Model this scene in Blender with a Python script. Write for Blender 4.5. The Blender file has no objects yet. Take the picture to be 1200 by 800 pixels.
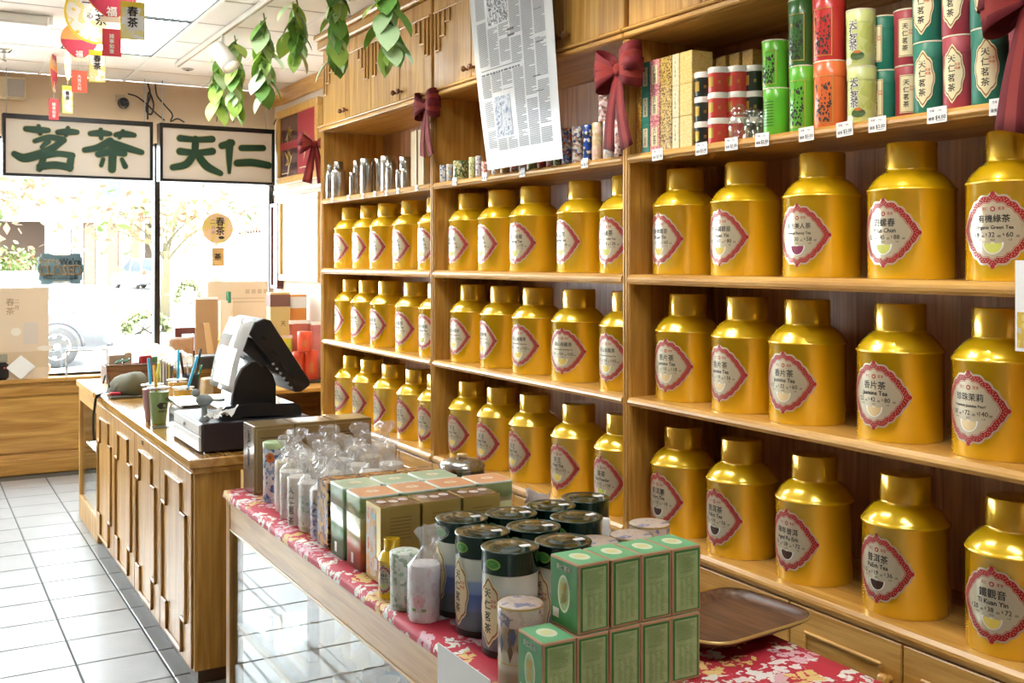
import bpy, math, random
from mathutils import Vector, Matrix
random.seed(7)
PI = math.pi
SC = bpy.context.scene
COL = SC.collection

# ------------------------------------------------------------------ camera
F, HZ, H = 1240.0, 304.0, 1.6            # focal length and horizon in px of the 1200x800 frame, eye height in m
YAW = math.atan(710 / F)
CY, SY = math.cos(YAW), math.sin(YAW)
cam = bpy.data.cameras.new('camera'); camo = bpy.data.objects.new('camera', cam); COL.objects.link(camo)
camo.location = (0, 0, H); camo.rotation_euler = (PI / 2, 0, -YAW)
cam.sensor_width = 36; cam.lens = F / 1200 * 36
cam.shift_y = -(400 - HZ) / 1200
cam.clip_start = .05; cam.clip_end = 500
SC.camera = camo
def ray(u, v):
    a = (u - 600) / F
    return SY + a * CY, CY - a * SY, (HZ - v) / F
def on_x(u, v, x): d = ray(u, v); t = x / d[0]; return Vector((x, d[1] * t, H + d[2] * t))
def on_y(u, v, y): d = ray(u, v); t = y / d[1]; return Vector((d[0] * t, y, H + d[2] * t))
def on_z(u, v, z): d = ray(u, v); t = (z - H) / d[2]; return Vector((d[0] * t, d[1] * t, z))

# ------------------------------------------------------------------ sky, sun, exposure
w = bpy.data.worlds.new('world'); SC.world = w; w.use_nodes = True
bg = w.node_tree.nodes['Background']
bg.inputs[0].default_value = (.86, .93, 1, 1); bg.inputs[1].default_value = 34.0
sun = bpy.data.lights.new('sun_offscreen', 'SUN'); suno = bpy.data.objects.new('sun_offscreen', sun); COL.objects.link(suno)
sun.energy = 30; sun.angle = .02; sun.color = (1, .95, .86)
suno.rotation_euler = Vector((.35, .55, -.75)).to_track_quat('-Z', 'Y').to_euler()
vs = SC.view_settings
vs.view_transform = 'Standard'; vs.look = 'None'; vs.gamma = 1; vs.use_curve_mapping = False
vs.exposure = -0.55
SC.cycles.sample_clamp_indirect = 60
TROFFER = 17.0      # radiance of the ceiling light panels
TRACK = 40.0        # watts of one track lamp

# ------------------------------------------------------------------ materials
MATS = {}
def nodes_of(m): m.use_nodes = True; return m.node_tree.nodes, m.node_tree.links, m.node_tree.nodes['Principled BSDF']
def mat(name, col, rough=.5, metal=0., spec=.5, coat=0., emit=None, es=0., alpha=1., trans=0., bump=None, var=None, sheen=0.):
    """plain principled material; var=(scale, amount) mottles the colour, bump=(scale, strength)"""
    if name in MATS: return MATS[name]
    m = bpy.data.materials.new(name); MATS[name] = m
    N, L, b = nodes_of(m)
    b.inputs['Base Color'].default_value = (*col, 1); b.inputs['Roughness'].default_value = rough
    b.inputs['Metallic'].default_value = metal; b.inputs['Specular IOR Level'].default_value = spec
    b.inputs['Coat Weight'].default_value = coat; b.inputs['Coat Roughness'].default_value = .07; b.inputs['Alpha'].default_value = alpha
    b.inputs['Transmission Weight'].default_value = trans
    if sheen: b.inputs['Sheen Weight'].default_value = sheen
    if emit: b.inputs['Emission Color'].default_value = (*emit, 1); b.inputs['Emission Strength'].default_value = es
    if var or bump:
        tc = N.new('ShaderNodeTexCoord'); nz = N.new('ShaderNodeTexNoise')
        L.new(tc.outputs['Object'], nz.inputs['Vector']); nz.inputs['Detail'].default_value = 6
        if var:
            nz.inputs['Scale'].default_value = var[0]
            mx = N.new('ShaderNodeMix'); mx.data_type = 'RGBA'; L.new(nz.outputs['Fac'], mx.inputs[0])
            mx.inputs[6].default_value = (*[max(0, c * (1 - var[1])) for c in col], 1)
            mx.inputs[7].default_value = (*[min(1, c * (1 + var[1])) for c in col], 1)
            L.new(mx.outputs[2], b.inputs['Base Color'])
        if bump:
            n2 = N.new('ShaderNodeTexNoise'); n2.inputs['Scale'].default_value = bump[0]; n2.inputs['Detail'].default_value = 4
            L.new(tc.outputs['Object'], n2.inputs['Vector'])
            bp = N.new('ShaderNodeBump'); bp.inputs['Strength'].default_value = bump[1]; bp.inputs['Distance'].default_value = .01
            L.new(n2.outputs['Fac'], bp.inputs['Height']); L.new(bp.outputs[0], b.inputs['Normal'])
    return m
def wood(name, c1, c2, axis='Z', rough=.35, scale=1., coat=.25):
    if name in MATS: return MATS[name]
    m = bpy.data.materials.new(name); MATS[name] = m
    N, L, b = nodes_of(m)
    tc = N.new('ShaderNodeTexCoord'); mp = N.new('ShaderNodeMapping'); L.new(tc.outputs['Object'], mp.inputs[0])
    s = [9 * scale] * 3; s['XYZ'.index(axis)] = .7 * scale; mp.inputs['Scale'].default_value = s
    nz = N.new('ShaderNodeTexNoise'); nz.inputs['Scale'].default_value = 2.2; nz.inputs['Detail'].default_value = 8
    nz.inputs['Distortion'].default_value = 1.2; L.new(mp.outputs[0], nz.inputs[0])
    mp2 = N.new('ShaderNodeMapping'); L.new(tc.outputs['Object'], mp2.inputs[0])
    s2 = [160 * scale] * 3; s2['XYZ'.index(axis)] = 3 * scale; mp2.inputs['Scale'].default_value = s2
    n2 = N.new('ShaderNodeTexNoise'); n2.inputs['Scale'].default_value = 1; n2.inputs['Detail'].default_value = 3; L.new(mp2.outputs[0], n2.inputs[0])
    r = N.new('ShaderNodeValToRGB'); r.color_ramp.elements[0].position = .32; r.color_ramp.elements[1].position = .68
    r.color_ramp.elements[0].color = (*c1, 1); r.color_ramp.elements[1].color = (*c2, 1)
    ad = N.new('ShaderNodeMath'); ad.operation = 'MULTIPLY_ADD'; ad.inputs[1].default_value = .45
    L.new(n2.outputs['Fac'], ad.inputs[0]); 
    sb = N.new('ShaderNodeMath'); sb.operation = 'SUBTRACT'; sb.inputs[1].default_value = .22; L.new(nz.outputs['Fac'], sb.inputs[0])
    L.new(sb.outputs[0], ad.inputs[2]); L.new(ad.outputs[0], r.inputs[0]); L.new(r.outputs[0], b.inputs['Base Color'])
    b.inputs['Roughness'].default_value = rough; b.inputs['Coat Weight'].default_value = coat; b.inputs['Coat Roughness'].default_value = .15
    return m
def pattern(name, cols, scale=60., kind='voronoi', rough=.35, metal=0.):
    """printed pattern: cells or blotches in the listed colours"""
    if name in MATS: return MATS[name]
    m = bpy.data.materials.new(name); MATS[name] = m
    N, L, b = nodes_of(m); tc = N.new('ShaderNodeTexCoord')
    r = N.new('ShaderNodeValToRGB'); r.color_ramp.interpolation = 'CONSTANT'
    while len(r.color_ramp.elements) < len(cols): r.color_ramp.elements.new(.5)
    for i, c in enumerate(cols):
        e = r.color_ramp.elements[i]; e.position = i / len(cols) if kind == 'voronoi' else .25 + .5 * i / len(cols); e.color = (*c, 1)
    if kind == 'voronoi':
        t = N.new('ShaderNodeTexVoronoi'); t.inputs['Scale'].default_value = scale; L.new(tc.outputs['Object'], t.inputs[0])
        sp = N.new('ShaderNodeSeparateColor'); L.new(t.outputs['Color'], sp.inputs[0]); L.new(sp.outputs[0], r.inputs[0])
    else:
        t = N.new('ShaderNodeTexNoise'); t.inputs['Scale'].default_value = scale; t.inputs['Detail'].default_value = 3
        L.new(tc.outputs['Object'], t.inputs[0]); L.new(t.outputs['Fac'], r.inputs[0])
    L.new(r.outputs[0], b.inputs['Base Color']); b.inputs['Roughness'].default_value = rough; b.inputs['Metallic'].default_value = metal
    return m
def floral(name, base, petals, scale=14.):
    """printed flowers: petalled voronoi blossoms over a plain ground"""
    m = bpy.data.materials.new(name); MATS[name] = m
    N, L, b = nodes_of(m); tc = N.new('ShaderNodeTexCoord')
    nz = N.new('ShaderNodeTexNoise'); nz.inputs['Scale'].default_value = scale * 2.5; L.new(tc.outputs['Object'], nz.inputs[0])
    mxv = N.new('ShaderNodeMix'); mxv.data_type = 'RGBA'; mxv.inputs[0].default_value = .05
    L.new(tc.outputs['Object'], mxv.inputs[6]); L.new(nz.outputs['Color'], mxv.inputs[7])
    def vor(sc):
        v = N.new('ShaderNodeTexVoronoi'); v.inputs['Scale'].default_value = sc; L.new(mxv.outputs[2], v.inputs[0]); return v
    v1 = vor(scale); v2 = vor(scale * 2.9)
    sp = N.new('ShaderNodeSeparateColor'); L.new(v1.outputs['Color'], sp.inputs[0])
    r = N.new('ShaderNodeValToRGB'); r.color_ramp.interpolation = 'CONSTANT'
    while len(r.color_ramp.elements) < len(petals): r.color_ramp.elements.new(.5)
    for i, c in enumerate(petals): e = r.color_ramp.elements[i]; e.position = i / len(petals); e.color = (*c, 1)
    L.new(sp.outputs[1], r.inputs[0])
    lt = N.new('ShaderNodeMath'); lt.operation = 'LESS_THAN'; lt.inputs[1].default_value = .66; L.new(v1.outputs['Distance'], lt.inputs[0])
    l2 = N.new('ShaderNodeMath'); l2.operation = 'LESS_THAN'; l2.inputs[1].default_value = .56; L.new(v2.outputs['Distance'], l2.inputs[0])
    l3 = N.new('ShaderNodeMath'); l3.operation = 'GREATER_THAN'; l3.inputs[1].default_value = .2; L.new(sp.outputs[0], l3.inputs[0])
    a1 = N.new('ShaderNodeMath'); a1.operation = 'MULTIPLY'; L.new(lt.outputs[0], a1.inputs[0]); L.new(l2.outputs[0], a1.inputs[1])
    a2 = N.new('ShaderNodeMath'); a2.operation = 'MULTIPLY'; L.new(a1.outputs[0], a2.inputs[0]); L.new(l3.outputs[0], a2.inputs[1])
    mx = N.new('ShaderNodeMix'); mx.data_type = 'RGBA'; mx.inputs[6].default_value = (*base, 1)
    L.new(a2.outputs[0], mx.inputs[0]); L.new(r.outputs[0], mx.inputs[7]); L.new(mx.outputs[2], b.inputs['Base Color'])
    b.inputs['Roughness'].default_value = .6
    return m
def thin_glass(name, tint=(1, 1, 1), refl=.08, rough=.02, haze=0.):
    """thin clear sheet: lets light straight through, with a glossy reflection"""
    m = bpy.data.materials.new(name); MATS[name] = m; m.use_nodes = True; N, L = m.node_tree.nodes, m.node_tree.links
    N.clear(); o = N.new('ShaderNodeOutputMaterial'); mx = N.new('ShaderNodeMixShader'); t = N.new('ShaderNodeBsdfTransparent'); g = N.new('ShaderNodeBsdfGlossy')
    t.inputs[0].default_value = (*tint, 1); g.inputs['Roughness'].default_value = rough
    lw = N.new('ShaderNodeLayerWeight'); lw.inputs[0].default_value = .5      # facing is the same from both sides
    pw = N.new('ShaderNodeMath'); pw.operation = 'POWER'; pw.inputs[1].default_value = 5; L.new(lw.outputs['Facing'], pw.inputs[0])
    ad = N.new('ShaderNodeMath'); ad.operation = 'MULTIPLY_ADD'; ad.inputs[1].default_value = .9; ad.inputs[2].default_value = refl; ad.use_clamp = True
    L.new(pw.outputs[0], ad.inputs[0]); L.new(ad.outputs[0], mx.inputs[0]); L.new(t.outputs[0], mx.inputs[1]); L.new(g.outputs[0], mx.inputs[2]); L.new(mx.outputs[0], o.inputs[0])
    if haze:      # milky film: a little white scatter
        df = N.new('ShaderNodeBsdfDiffuse'); tl = N.new('ShaderNodeBsdfTranslucent'); m1 = N.new('ShaderNodeMixShader'); m2_ = N.new('ShaderNodeMixShader'); m2_.inputs[0].default_value = haze
        df.inputs[0].default_value = tl.inputs[0].default_value = (.9, .9, .9, 1); L.new(df.outputs[0], m1.inputs[1]); L.new(tl.outputs[0], m1.inputs[2]); L.new(mx.outputs[0], m2_.inputs[1]); L.new(m1.outputs[0], m2_.inputs[2]); L.new(m2_.outputs[0], o.inputs[0])
    return m

# ------------------------------------------------------------------ mesh helpers
class MB:
    """collects geometry of one mesh object"""
    def __init__(s): s.v = []; s.f = []; s.m = []; s.sm = []
    def add(s, vs_, fs, mi=0, smooth=False, M=None):
        o = len(s.v)
        for p in vs_:
            p = Vector(p); s.v.append(tuple(M @ p if M else p))
        for f in fs: s.f.append(tuple(i + o for i in f)); s.m.append(mi); s.sm.append(smooth)
        return s
    def box(s, x0, x1, y0, y1, z0, z1, mi=0, bev=0., M=None):
        if bev <= 0:
            vv = [(x, y, z) for x in (x0, x1) for y in (y0, y1) for z in (z0, z1)]
            return s.add(vv, [(0, 1, 3, 2), (4, 6, 7, 5), (0, 4, 5, 1), (2, 3, 7, 6), (0, 2, 6, 4), (1, 5, 7, 3)], mi, False, M)
        b = min(bev, (x1 - x0) / 2.1, (y1 - y0) / 2.1, (z1 - z0) / 2.1); vv = []; ix = {}
        for i in (0, 1):
            for j in (0, 1):
                for k in (0, 1):
                    c = [(x0, x1)[i], (y0, y1)[j], (z0, z1)[k]]; sg = [(1, -1)[i], (1, -1)[j], (1, -1)[k]]
                    for a in range(3):
                        p = [c[t] + (0 if t == a else sg[t] * b) for t in range(3)]; ix[(i, j, k, a)] = len(vv); vv.append(p)
        fs = []
        def fa(*q): fs.append(tuple(ix[t] for t in q))
        fa((0, 0, 0, 0), (0, 0, 1, 0), (0, 1, 1, 0), (0, 1, 0, 0)); fa((1, 0, 0, 0), (1, 1, 0, 0), (1, 1, 1, 0), (1, 0, 1, 0))
        fa((0, 0, 0, 1), (1, 0, 0, 1), (1, 0, 1, 1), (0, 0, 1, 1)); fa((0, 1, 0, 1), (0, 1, 1, 1), (1, 1, 1, 1), (1, 1, 0, 1))
        fa((0, 0, 0, 2), (0, 1, 0, 2), (1, 1, 0, 2), (1, 0, 0, 2)); fa((0, 0, 1, 2), (1, 0, 1, 2), (1, 1, 1, 2), (0, 1, 1, 2))
        for j in (0, 1):
            for k in (0, 1):
                fa((0, j, k, 1), (1, j, k, 1), (1, j, k, 2), (0, j, k, 2)); fa((j, 0, k, 0), (j, 1, k, 0), (j, 1, k, 2), (j, 0, k, 2)); fa((j, k, 0, 0), (j, k, 1, 0), (j, k, 1, 1), (j, k, 0, 1))
                for i in (0, 1): fa((i, j, k, 0), (i, j, k, 1), (i, j, k, 2))
        return s.add(vv, fs, mi, False, M)
    def lathe(s, prof, n=32, mi=0, M=None, cap0=True, cap1=True, smooth=True, sx=1., sy=1.):
        """prof: (r, z) pairs bottom to top"""
        vv = []; fs = []
        for r, z in prof:
            for k in range(n): a = 2 * PI * k / n; vv.append((r * math.cos(a) * sx, r * math.sin(a) * sy, z))
        for i in range(len(prof) - 1):
            for k in range(n): k2 = (k + 1) % n; fs.append((i * n + k, i * n + k2, (i + 1) * n + k2, (i + 1) * n + k))
        s.add(vv, fs, mi, smooth, M)
        if cap0 and prof[0][0] > 1e-5: s.add(vv[:n], [tuple(range(n - 1, -1, -1))], mi, False, M)
        if cap1 and prof[-1][0] > 1e-5: s.add(vv[-n:], [tuple(range(n))], mi, False, M)
        return s
    def tube(s, pts, r, n=8, mi=0, M=None, closed=False):
        pts = [Vector(p) for p in pts]; vv = []; fs = []; up = Vector((.13, .31, .94)).normalized(); N = len(pts)
        for i, p in enumerate(pts):
            a = pts[(i - 1) % N] if (i or closed) else p; b = pts[(i + 1) % N] if (i < N - 1 or closed) else p
            d = (b - a).normalized(); q = d.cross(up)
            if q.length < .05: q = d.cross(Vector((1, 0, 0)))
            q.normalize(); t = q.cross(d); ri = r[i] if isinstance(r, (list, tuple)) else r
            for k in range(n): an = 2 * PI * k / n; vv.append(p + (q * math.cos(an) + t * math.sin(an)) * ri)
        for i in range(N if closed else N - 1):
            for k in range(n):
                k2 = (k + 1) % n; j = (i + 1) % N; fs.append((i * n + k, i * n + k2, j * n + k2, j * n + k))
        if not closed: fs.append(tuple(range(n - 1, -1, -1))); fs.append(tuple((N - 1) * n + k for k in range(n)))
        return s.add(vv, fs, mi, True, M)
    def prism(s, poly, d0, d1, plane='XZ', mi=0, M=None):
        """extrude a 2-D polygon; plane XZ extrudes along Y, XY along Z, YZ along X"""
        def P(p, d): return {'XZ': (p[0], d, p[1]), 'XY': (p[0], p[1], d), 'YZ': (d, p[0], p[1])}[plane]
        n = len(poly); vv = [P(p, d0) for p in poly] + [P(p, d1) for p in poly]
        fs = [tuple(range(n)), tuple(range(2 * n - 1, n - 1, -1))] + [(i, n + i, n + (i + 1) % n, (i + 1) % n) for i in range(n)]
        return s.add(vv, fs, mi, False, M)
    def quad(s, a, b, c, d, mi=0, M=None): return s.add([a, b, c, d], [(0, 1, 2, 3)], mi, False, M)
    def ball(s, c, r, n=12, mi=0, sx=1., sy=1., sz=1., M=None):
        pr = [(max(1e-6, math.sin(PI * i / (n // 2))) * r, -math.cos(PI * i / (n // 2)) * r * sz) for i in range(n // 2 + 1)]
        T = Matrix.Translation(c)
        return s.lathe(pr, n, mi, (M @ T) if M else T, False, False, True, sx, sy)
    def mesh(s, name, mats):
        me = bpy.data.meshes.new(name); me.from_pydata(s.v, [], s.f)
        for m in (mats if isinstance(mats, (list, tuple)) else [mats]): me.materials.append(m)
        me.polygons.foreach_set('material_index', s.m); me.polygons.foreach_set('use_smooth', s.sm); me.update()
        return me
def fix_normals(me):
    import bmesh
    bm = bmesh.new(); bm.from_mesh(me); bmesh.ops.recalc_face_normals(bm, faces=bm.faces); bm.to_mesh(me); bm.free(); return me
def tag(o, label, cat, group=None, kind=None):
    o['label'] = label; o['category'] = cat
    if group: o['group'] = group
    if kind: o['kind'] = kind
    return o
def thing(name, label, cat, loc=(0, 0, 0), rz=0., group=None):
    o = bpy.data.objects.new(name, None); COL.objects.link(o); o.empty_display_size = .05
    o.location = loc; o.rotation_euler = (0, 0, rz)
    return tag(o, label, cat, group)
def obj(name, me, parent=None, loc=None, rot=None, mats=None):
    """link a mesh (or a filled MB with mats) as one object"""
    if isinstance(me, MB): me = fix_normals(me.mesh(name, mats))
    o = bpy.data.objects.new(name, me); COL.objects.link(o)
    if parent: o.parent = parent
    if loc is not None: o.location = loc
    if rot is not None: o.rotation_euler = rot
    return o
def struct(name, mb, mats, parent=None):
    o = obj(name, mb, parent, mats=mats)
    if not parent: o['kind'] = 'structure'
    return o
def copy_tree(o, parent=None):
    c = o.copy(); COL.objects.link(c); c.parent = parent
    for ch in list(o.children): copy_tree(ch, c)
    return c

# ------------------------------------------------------------------ lettering
_TX = {}
def text2d(s, size=1., bold=0., align='CENTER', res=2):
    """triangulated lettering in the XY plane, centred on the origin"""
    key = (s, bold, align, res)
    if key not in _TX:
        c = bpy.data.curves.new('lettering', 'FONT'); c.body = s; c.resolution_u = res; c.align_x = align; c.align_y = 'CENTER'
        o = bpy.data.objects.new('lettering', c); COL.objects.link(o)
        me = bpy.data.meshes.new_from_object(o.evaluated_get(bpy.context.evaluated_depsgraph_get()))
        v0, f0 = [tuple(v.co) for v in me.vertices], [tuple(p.vertices) for p in me.polygons]; vv, ff = [], []
        for dx, dy in ([(0, 0)] if bold <= 0 else [(-bold, -bold * .6), (bold, -bold * .6), (0, bold)]):   # shifted copies thicken the strokes
            ff += [tuple(i + len(vv) for i in f) for f in f0]; vv += [(x + dx, y + dy, 0) for x, y, z in v0]
        _TX[key] = (vv, ff)
        bpy.data.objects.remove(o); bpy.data.curves.remove(c); bpy.data.meshes.remove(me)
    vv, ff = _TX[key]
    return [(x * size, y * size) for x, y, z in vv], ff
def put2d(mb, vf, fn, mi):
    """map flat geometry through fn(x, y) -> 3-D point"""
    mb.add([fn(x, y) for x, y in vf[0]], vf[1], mi)
def cyl_map(r, x0=0., z0=0., ang=-PI / 2):
    """wrap x around a vertical cylinder of radius r; ang is the heading of x = 0"""
    return lambda x, y: (r * math.cos(ang + (x + x0) / r), r * math.sin(ang + (x + x0) / r), z0 + y)
def flat_map(o, ex, ez): o, ex, ez = Vector(o), Vector(ex), Vector(ez); return lambda x, y: o + ex * x + ez * y
def rings2d(outline, k0=0., k1=1., n=5):
    """fill (or annulus) between two scalings of a closed outline"""
    m = len(outline); vv = []; ff = []
    ks = [k0 + (k1 - k0) * i / n for i in range(n + 1)]
    for k in ks:
        for x, y in outline: vv.append((x * k, y * k))
    for i in range(n):
        for j in range(m):
            j2 = (j + 1) % m; q = (i * m + j, (i + 1) * m + j, (i + 1) * m + j2, i * m + j2)
            ff.append(q[1:] if (i == 0 and k0 == 0) else q)
    return vv, ff
def rect2d(x0, x1, y0, y1, n=4): 
    vv = []; ff = []
    for i in range(n + 1): x = x0 + (x1 - x0) * i / n; vv += [(x, y0), (x, y1)]
    for i in range(n): ff.append((2 * i, 2 * i + 2, 2 * i + 3, 2 * i + 1))
    return vv, ff
def ell2d(cx, cy, rx, ry, n=16, a0=0., a1=2 * PI):
    vv = [(cx, cy)] + [(cx + rx * math.cos(a0 + (a1 - a0) * i / n), cy + ry * math.sin(a0 + (a1 - a0) * i / n)) for i in range(n + 1)]
    return vv, [(0, i, i + 1) for i in range(1, n + 1)]
def smooth_line(pts, n=6):
    out = []; P = [Vector(p) for p in pts]
    for i in range(len(P) - 1):
        p0, p1, p2, p3 = P[max(0, i - 1)], P[i], P[i + 1], P[min(len(P) - 1, i + 2)]
        for k in range(n):
            t = k / n; out.append(.5 * ((2 * p1) + (p2 - p0) * t + (2 * p0 - 5 * p1 + 4 * p2 - p3) * t * t + (3 * p1 - p0 - 3 * p2 + p3) * t ** 3))
    return out + [P[-1]]
ORD = ['first', 'second', 'third', 'fourth', 'fifth', 'sixth', 'seventh', 'eighth', 'ninth', 'tenth', 'eleventh', 'twelfth']
# ================================================================== the room
XW, YF, ZC = 2.67, 8.65, 2.99          # right wall, storefront, ceiling
XL, YB = -3.2, -2.6
OAKZ = wood('oak_upright', (.40, .185, .028), (.66, .38, .095), 'Z')
OAKY = wood('oak_along_shelf', (.46, .22, .035), (.70, .41, .11), 'Y')
OAKX = wood('oak_along_front', (.40, .185, .028), (.66, .38, .095), 'X')
PALEY = OAKY      # lips, posts and beads are the same oak; light alone tells them apart
PALEZ = OAKZ
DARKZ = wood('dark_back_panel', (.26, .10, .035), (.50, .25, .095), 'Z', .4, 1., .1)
REDOAKX = OAKX
grout = mat('grout', (.12, .12, .11), .8)
tilem = mat('floor_tile', (.31, .315, .315), .3, var=(5, .2), bump=(60, .08))
plaster = mat('tan_plaster', (.56, .42, .28), .8, bump=(120, .08))
whitewall = mat('cream_wall', (.78, .70, .60), .8)
# floor with single tiles where the camera can see them
fb = MB().box(XL, XW, YB, YF, -.12, -.006)
floor = struct('floor', fb, grout)
TP, TX0, TY0 = .305, .585, 4.48
tm = fix_normals(MB().box(.004, TP - .004, .004, TP - .004, -.008, 0, 0, .003).mesh('tile', tilem))
for i in range(-4, 6):
    for j in range(-9, 13):
        x, y = TX0 + i * TP, TY0 + j * TP
        if x + TP > 2.26 or x + TP > .9 and y < 2.1 or y < 2.0: continue
        t = obj('tile', tm, floor, (x, y, 0)); t.rotation_euler.z = 0
m2 = MB()     # tiles beyond the view, one plain field
for i in range(-12, 7):
    for j in range(-23, 14):
        x, y = TX0 + i * TP, TY0 + j * TP
        if -4 <= i < 6 and -9 <= j < 13 and not (x + TP > 2.26 or x + TP > .9 and y < 2.1 or y < 2.0): continue
        if x < XL or x + TP > XW or y < YB or y + TP > YF: continue
        m2.box(x + .004, x + TP - .004, y + .004, y + TP - .004, -.008, 0)
o = obj('tile_field', m2, floor, mats=tilem); o['kind'] = 'stuff'
# walls
struct('wall_right', MB().box(XW, XW + .12, YB, YF + .1, 0, ZC), whitewall)
struct('wall_left', MB().box(XL - .12, XL, YB, YF + .1, 0, ZC), plaster)
struct('wall_back', MB().box(XL, XW, YB - .12, YB, 0, ZC), plaster)
struct('wall_front_header', MB().box(XL, XW, YF, YF + .2, 2.52, ZC), plaster)
# low panelled wall under the shop window
lw = struct('wall_front_low', MB().box(XL, XW, YF, YF + .2, -.1, .68), REDOAKX)
for k, (a, b) in enumerate([(-2.6, -1.35), (-1.25, -.05), (.05, 1.16), (1.26, 2.6)]):
    q = MB().box(a - .1, a, YF - .022, YF, .0, .68, 0, .004)
    q.box(a, b, YF - .022, YF, .585, .68, 0, .004); q.box(a, b, YF - .022, YF, .0, .15, 0, .004)
    obj('panel_frame', q, lw, mats=REDOAKX)
    q = MB().box(a + .012, b - .012, YF - .012, YF, .162, .573, 0, .01)
    obj('panel', q, lw, mats=REDOAKX)
q = MB().box(1.16, 1.26, YF - .022, YF, 0, .68, 0, .004); obj('panel_frame', q, lw, mats=REDOAKX)
struct('baseboard_front', MB().box(XL, XW, YF - .04, YF - .022, 0, .12, 0, .006), REDOAKX)
struct('trim_sill', MB().box(XL, XW, YF - .06, YF + .2, .682, .715, 0, .006), OAKX)
# glazing
alu = mat('dark_bronze_frame', (.03, .025, .022), .35, .6)
glassm = thin_glass('window_glass', (.97, .99, .98), .05)
pw = [(-3.15, -1.75), (-1.69, .02 - .4), (-.32, 1.705), (1.755, 2.63)]
for k, (a, b) in enumerate(pw):
    t = struct('window_%d' % (k + 1), MB().box(a, b, YF + .09, YF + .1, .73, 2.53), glassm)
    fr = MB().box(a - .001, b + .001, YF + .07, YF + .12, .715, .735, 0).box(a, b, YF + .07, YF + .12, 2.5, 2.53)
    obj('window_frame', fr, t, mats=alu)
for k, x in enumerate((-1.72, -.36, 1.73)):
    struct('trim_%d' % (k + 1), MB().box(x - .022, x + .022, YF + .03, YF + .14, .715, 2.53, 0, .004), alu)
struct('trim_4', MB().box(2.628, 2.665, YF + .02, YF + .14, .715, 2.53, 0, .004), alu)
# wooden cornice on the side wall between shelf and window
struct('trim_5', MB().box(XW - .03, XW, 6.4, YF, 2.86, ZC - .002, 0, .006), OAKY)

# ceiling: grid of single panels
acou = mat('ceiling_panel', (.90, .86, .82), .9, bump=(240, .25))
tbar = mat('ceiling_bar', (.90, .87, .84), .5)
ceil = struct('ceiling', MB().box(XL, XW, YB, YF + .2, ZC + .05, ZC + .2), mat('ceiling_void', (.5, .48, .45), .9))
CG, CX0, CY0 = .605, .865, 6.92
trof = [(.865, 6.315), (.865, 5.105), (.865, 2.685), (.865, .265)]     # the row in view and its continuation towards the viewer
lit = set()
for tx, ty in trof:
    i0, j0 = round((tx - CX0) / CG), round((ty - CY0) / CG); lit |= {(i0, j0), (i0, j0 + 1)}
pm = fix_normals(MB().box(.012, CG - .012, .012, CG - .012, 0, .03, 0, .004).mesh('ceiling_tile', acou))
bars_x, bars_y = set(), set()
for i in range(-7, 4):
    for j in range(-16, 3):
        x, y = CX0 + i * CG, CY0 + j * CG
        if y < YB - CG or x < XL - CG or x > XW: continue
        bars_x.add(i); bars_y.add(j)
        if (i, j) in lit: continue
        if x + CG > XW or x < XL or y < YB or y + CG > YF:
            x1, x2, y1, y2 = max(x, XL - .01) + .012, min(x + CG, XW + .01) - .012, max(y, YB - .01) + .012, min(y + CG, YF + .01) - .012
            if x2 - x1 > .03 and y2 - y1 > .03: obj('ceiling_tile', MB().box(x1, x2, y1, y2, ZC, ZC + .03, 0, .004), ceil, mats=acou)
        else: obj('ceiling_tile', pm, ceil, (x, y, ZC))
for i in sorted(bars_x):
    x = CX0 + i * CG
    if XL < x < XW: obj('ceiling_bar', MB().box(x - .013, x + .013, YB, YF, ZC - .004, ZC + .012), ceil, mats=tbar)
for j in sorted(bars_y):
    y = CY0 + j * CG
    if YB < y < YF: obj('ceiling_bar', MB().box(XL, XW, y - .006, y + .006, ZC + .001, ZC + .012), ceil, mats=mat('ceiling_joint', (.42, .38, .34), .7))
# fluorescent panels
diff = mat('light_diffuser', (.9, .95, 1), .4, emit=(.92, .97, 1), es=TROFFER)
dark = mat('black_edge', (.02, .03, .025), .4)
for k, (tx, ty) in enumerate(trof):
    lab = ['bright ceiling light panel next to the storefront header', 'bright ceiling light panel above the cash register counter'][k] if k < 2 else 'recessed ceiling light panel in the row over the display table'; off = '' if k < 2 else '_offscreen'
    t = thing('ceiling_light' + off, lab, 'ceiling light', (tx, ty, ZC), group='fluorescent ceiling panels')
    q = MB()
    for a in ((.014, .026, .014, CG * 2 - .014), (CG - .026, CG - .014, .014, CG * 2 - .014), (.026, CG - .026, .014, .026), (.026, CG - .026, CG * 2 - .026, CG * 2 - .014)): q.box(*a, -.004, .03)
    obj('frame', q, t, mats=dark)
    q = MB()
    for s in range(8): q.box(.027, CG - .027, .03 + s * .1445, .03 + (s + 1) * .1445 - .004, .004, .012)
    obj('diffuser' + off, q, t, mats=diff)
# ================================================================== shelving along the right wall
XS = 2.25                                   # front plane of the shelves
DIV = [6.304, 4.712, 3.099, 1.474, -.12]    # divider centres, from the window end
ZS = [(1.975, 1.945), (1.547, 1.512), (1.108, 1.078), (.64, .605)]   # top / underside of the shelf boards
ZCB, ZCT = 2.392, 2.93
unit = thing('display_shelving', 'long oak shelving along the wall filled with gold tea canisters', 'shelves', (0, 0, 0))
for k, y in enumerate(DIV):
    q = MB().box(XS + .006, XW - .005, y - .018, y + .018, .606, ZCB)
    d = obj('divider', q, unit, mats=OAKZ)
    q = MB().box(XS - .004, XS + .012, y - .021, y + .021, .605, ZCB, 0, .004)
    q.box(XS - .009, XS - .003, y - .012, y - .004, .66, ZCB - .002, 0, .003).box(XS - .009, XS - .003, y + .004, y + .012, .66, ZCB - .002, 0, .003)
    obj('divider_edge', q, d, mats=PALEZ)
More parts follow.
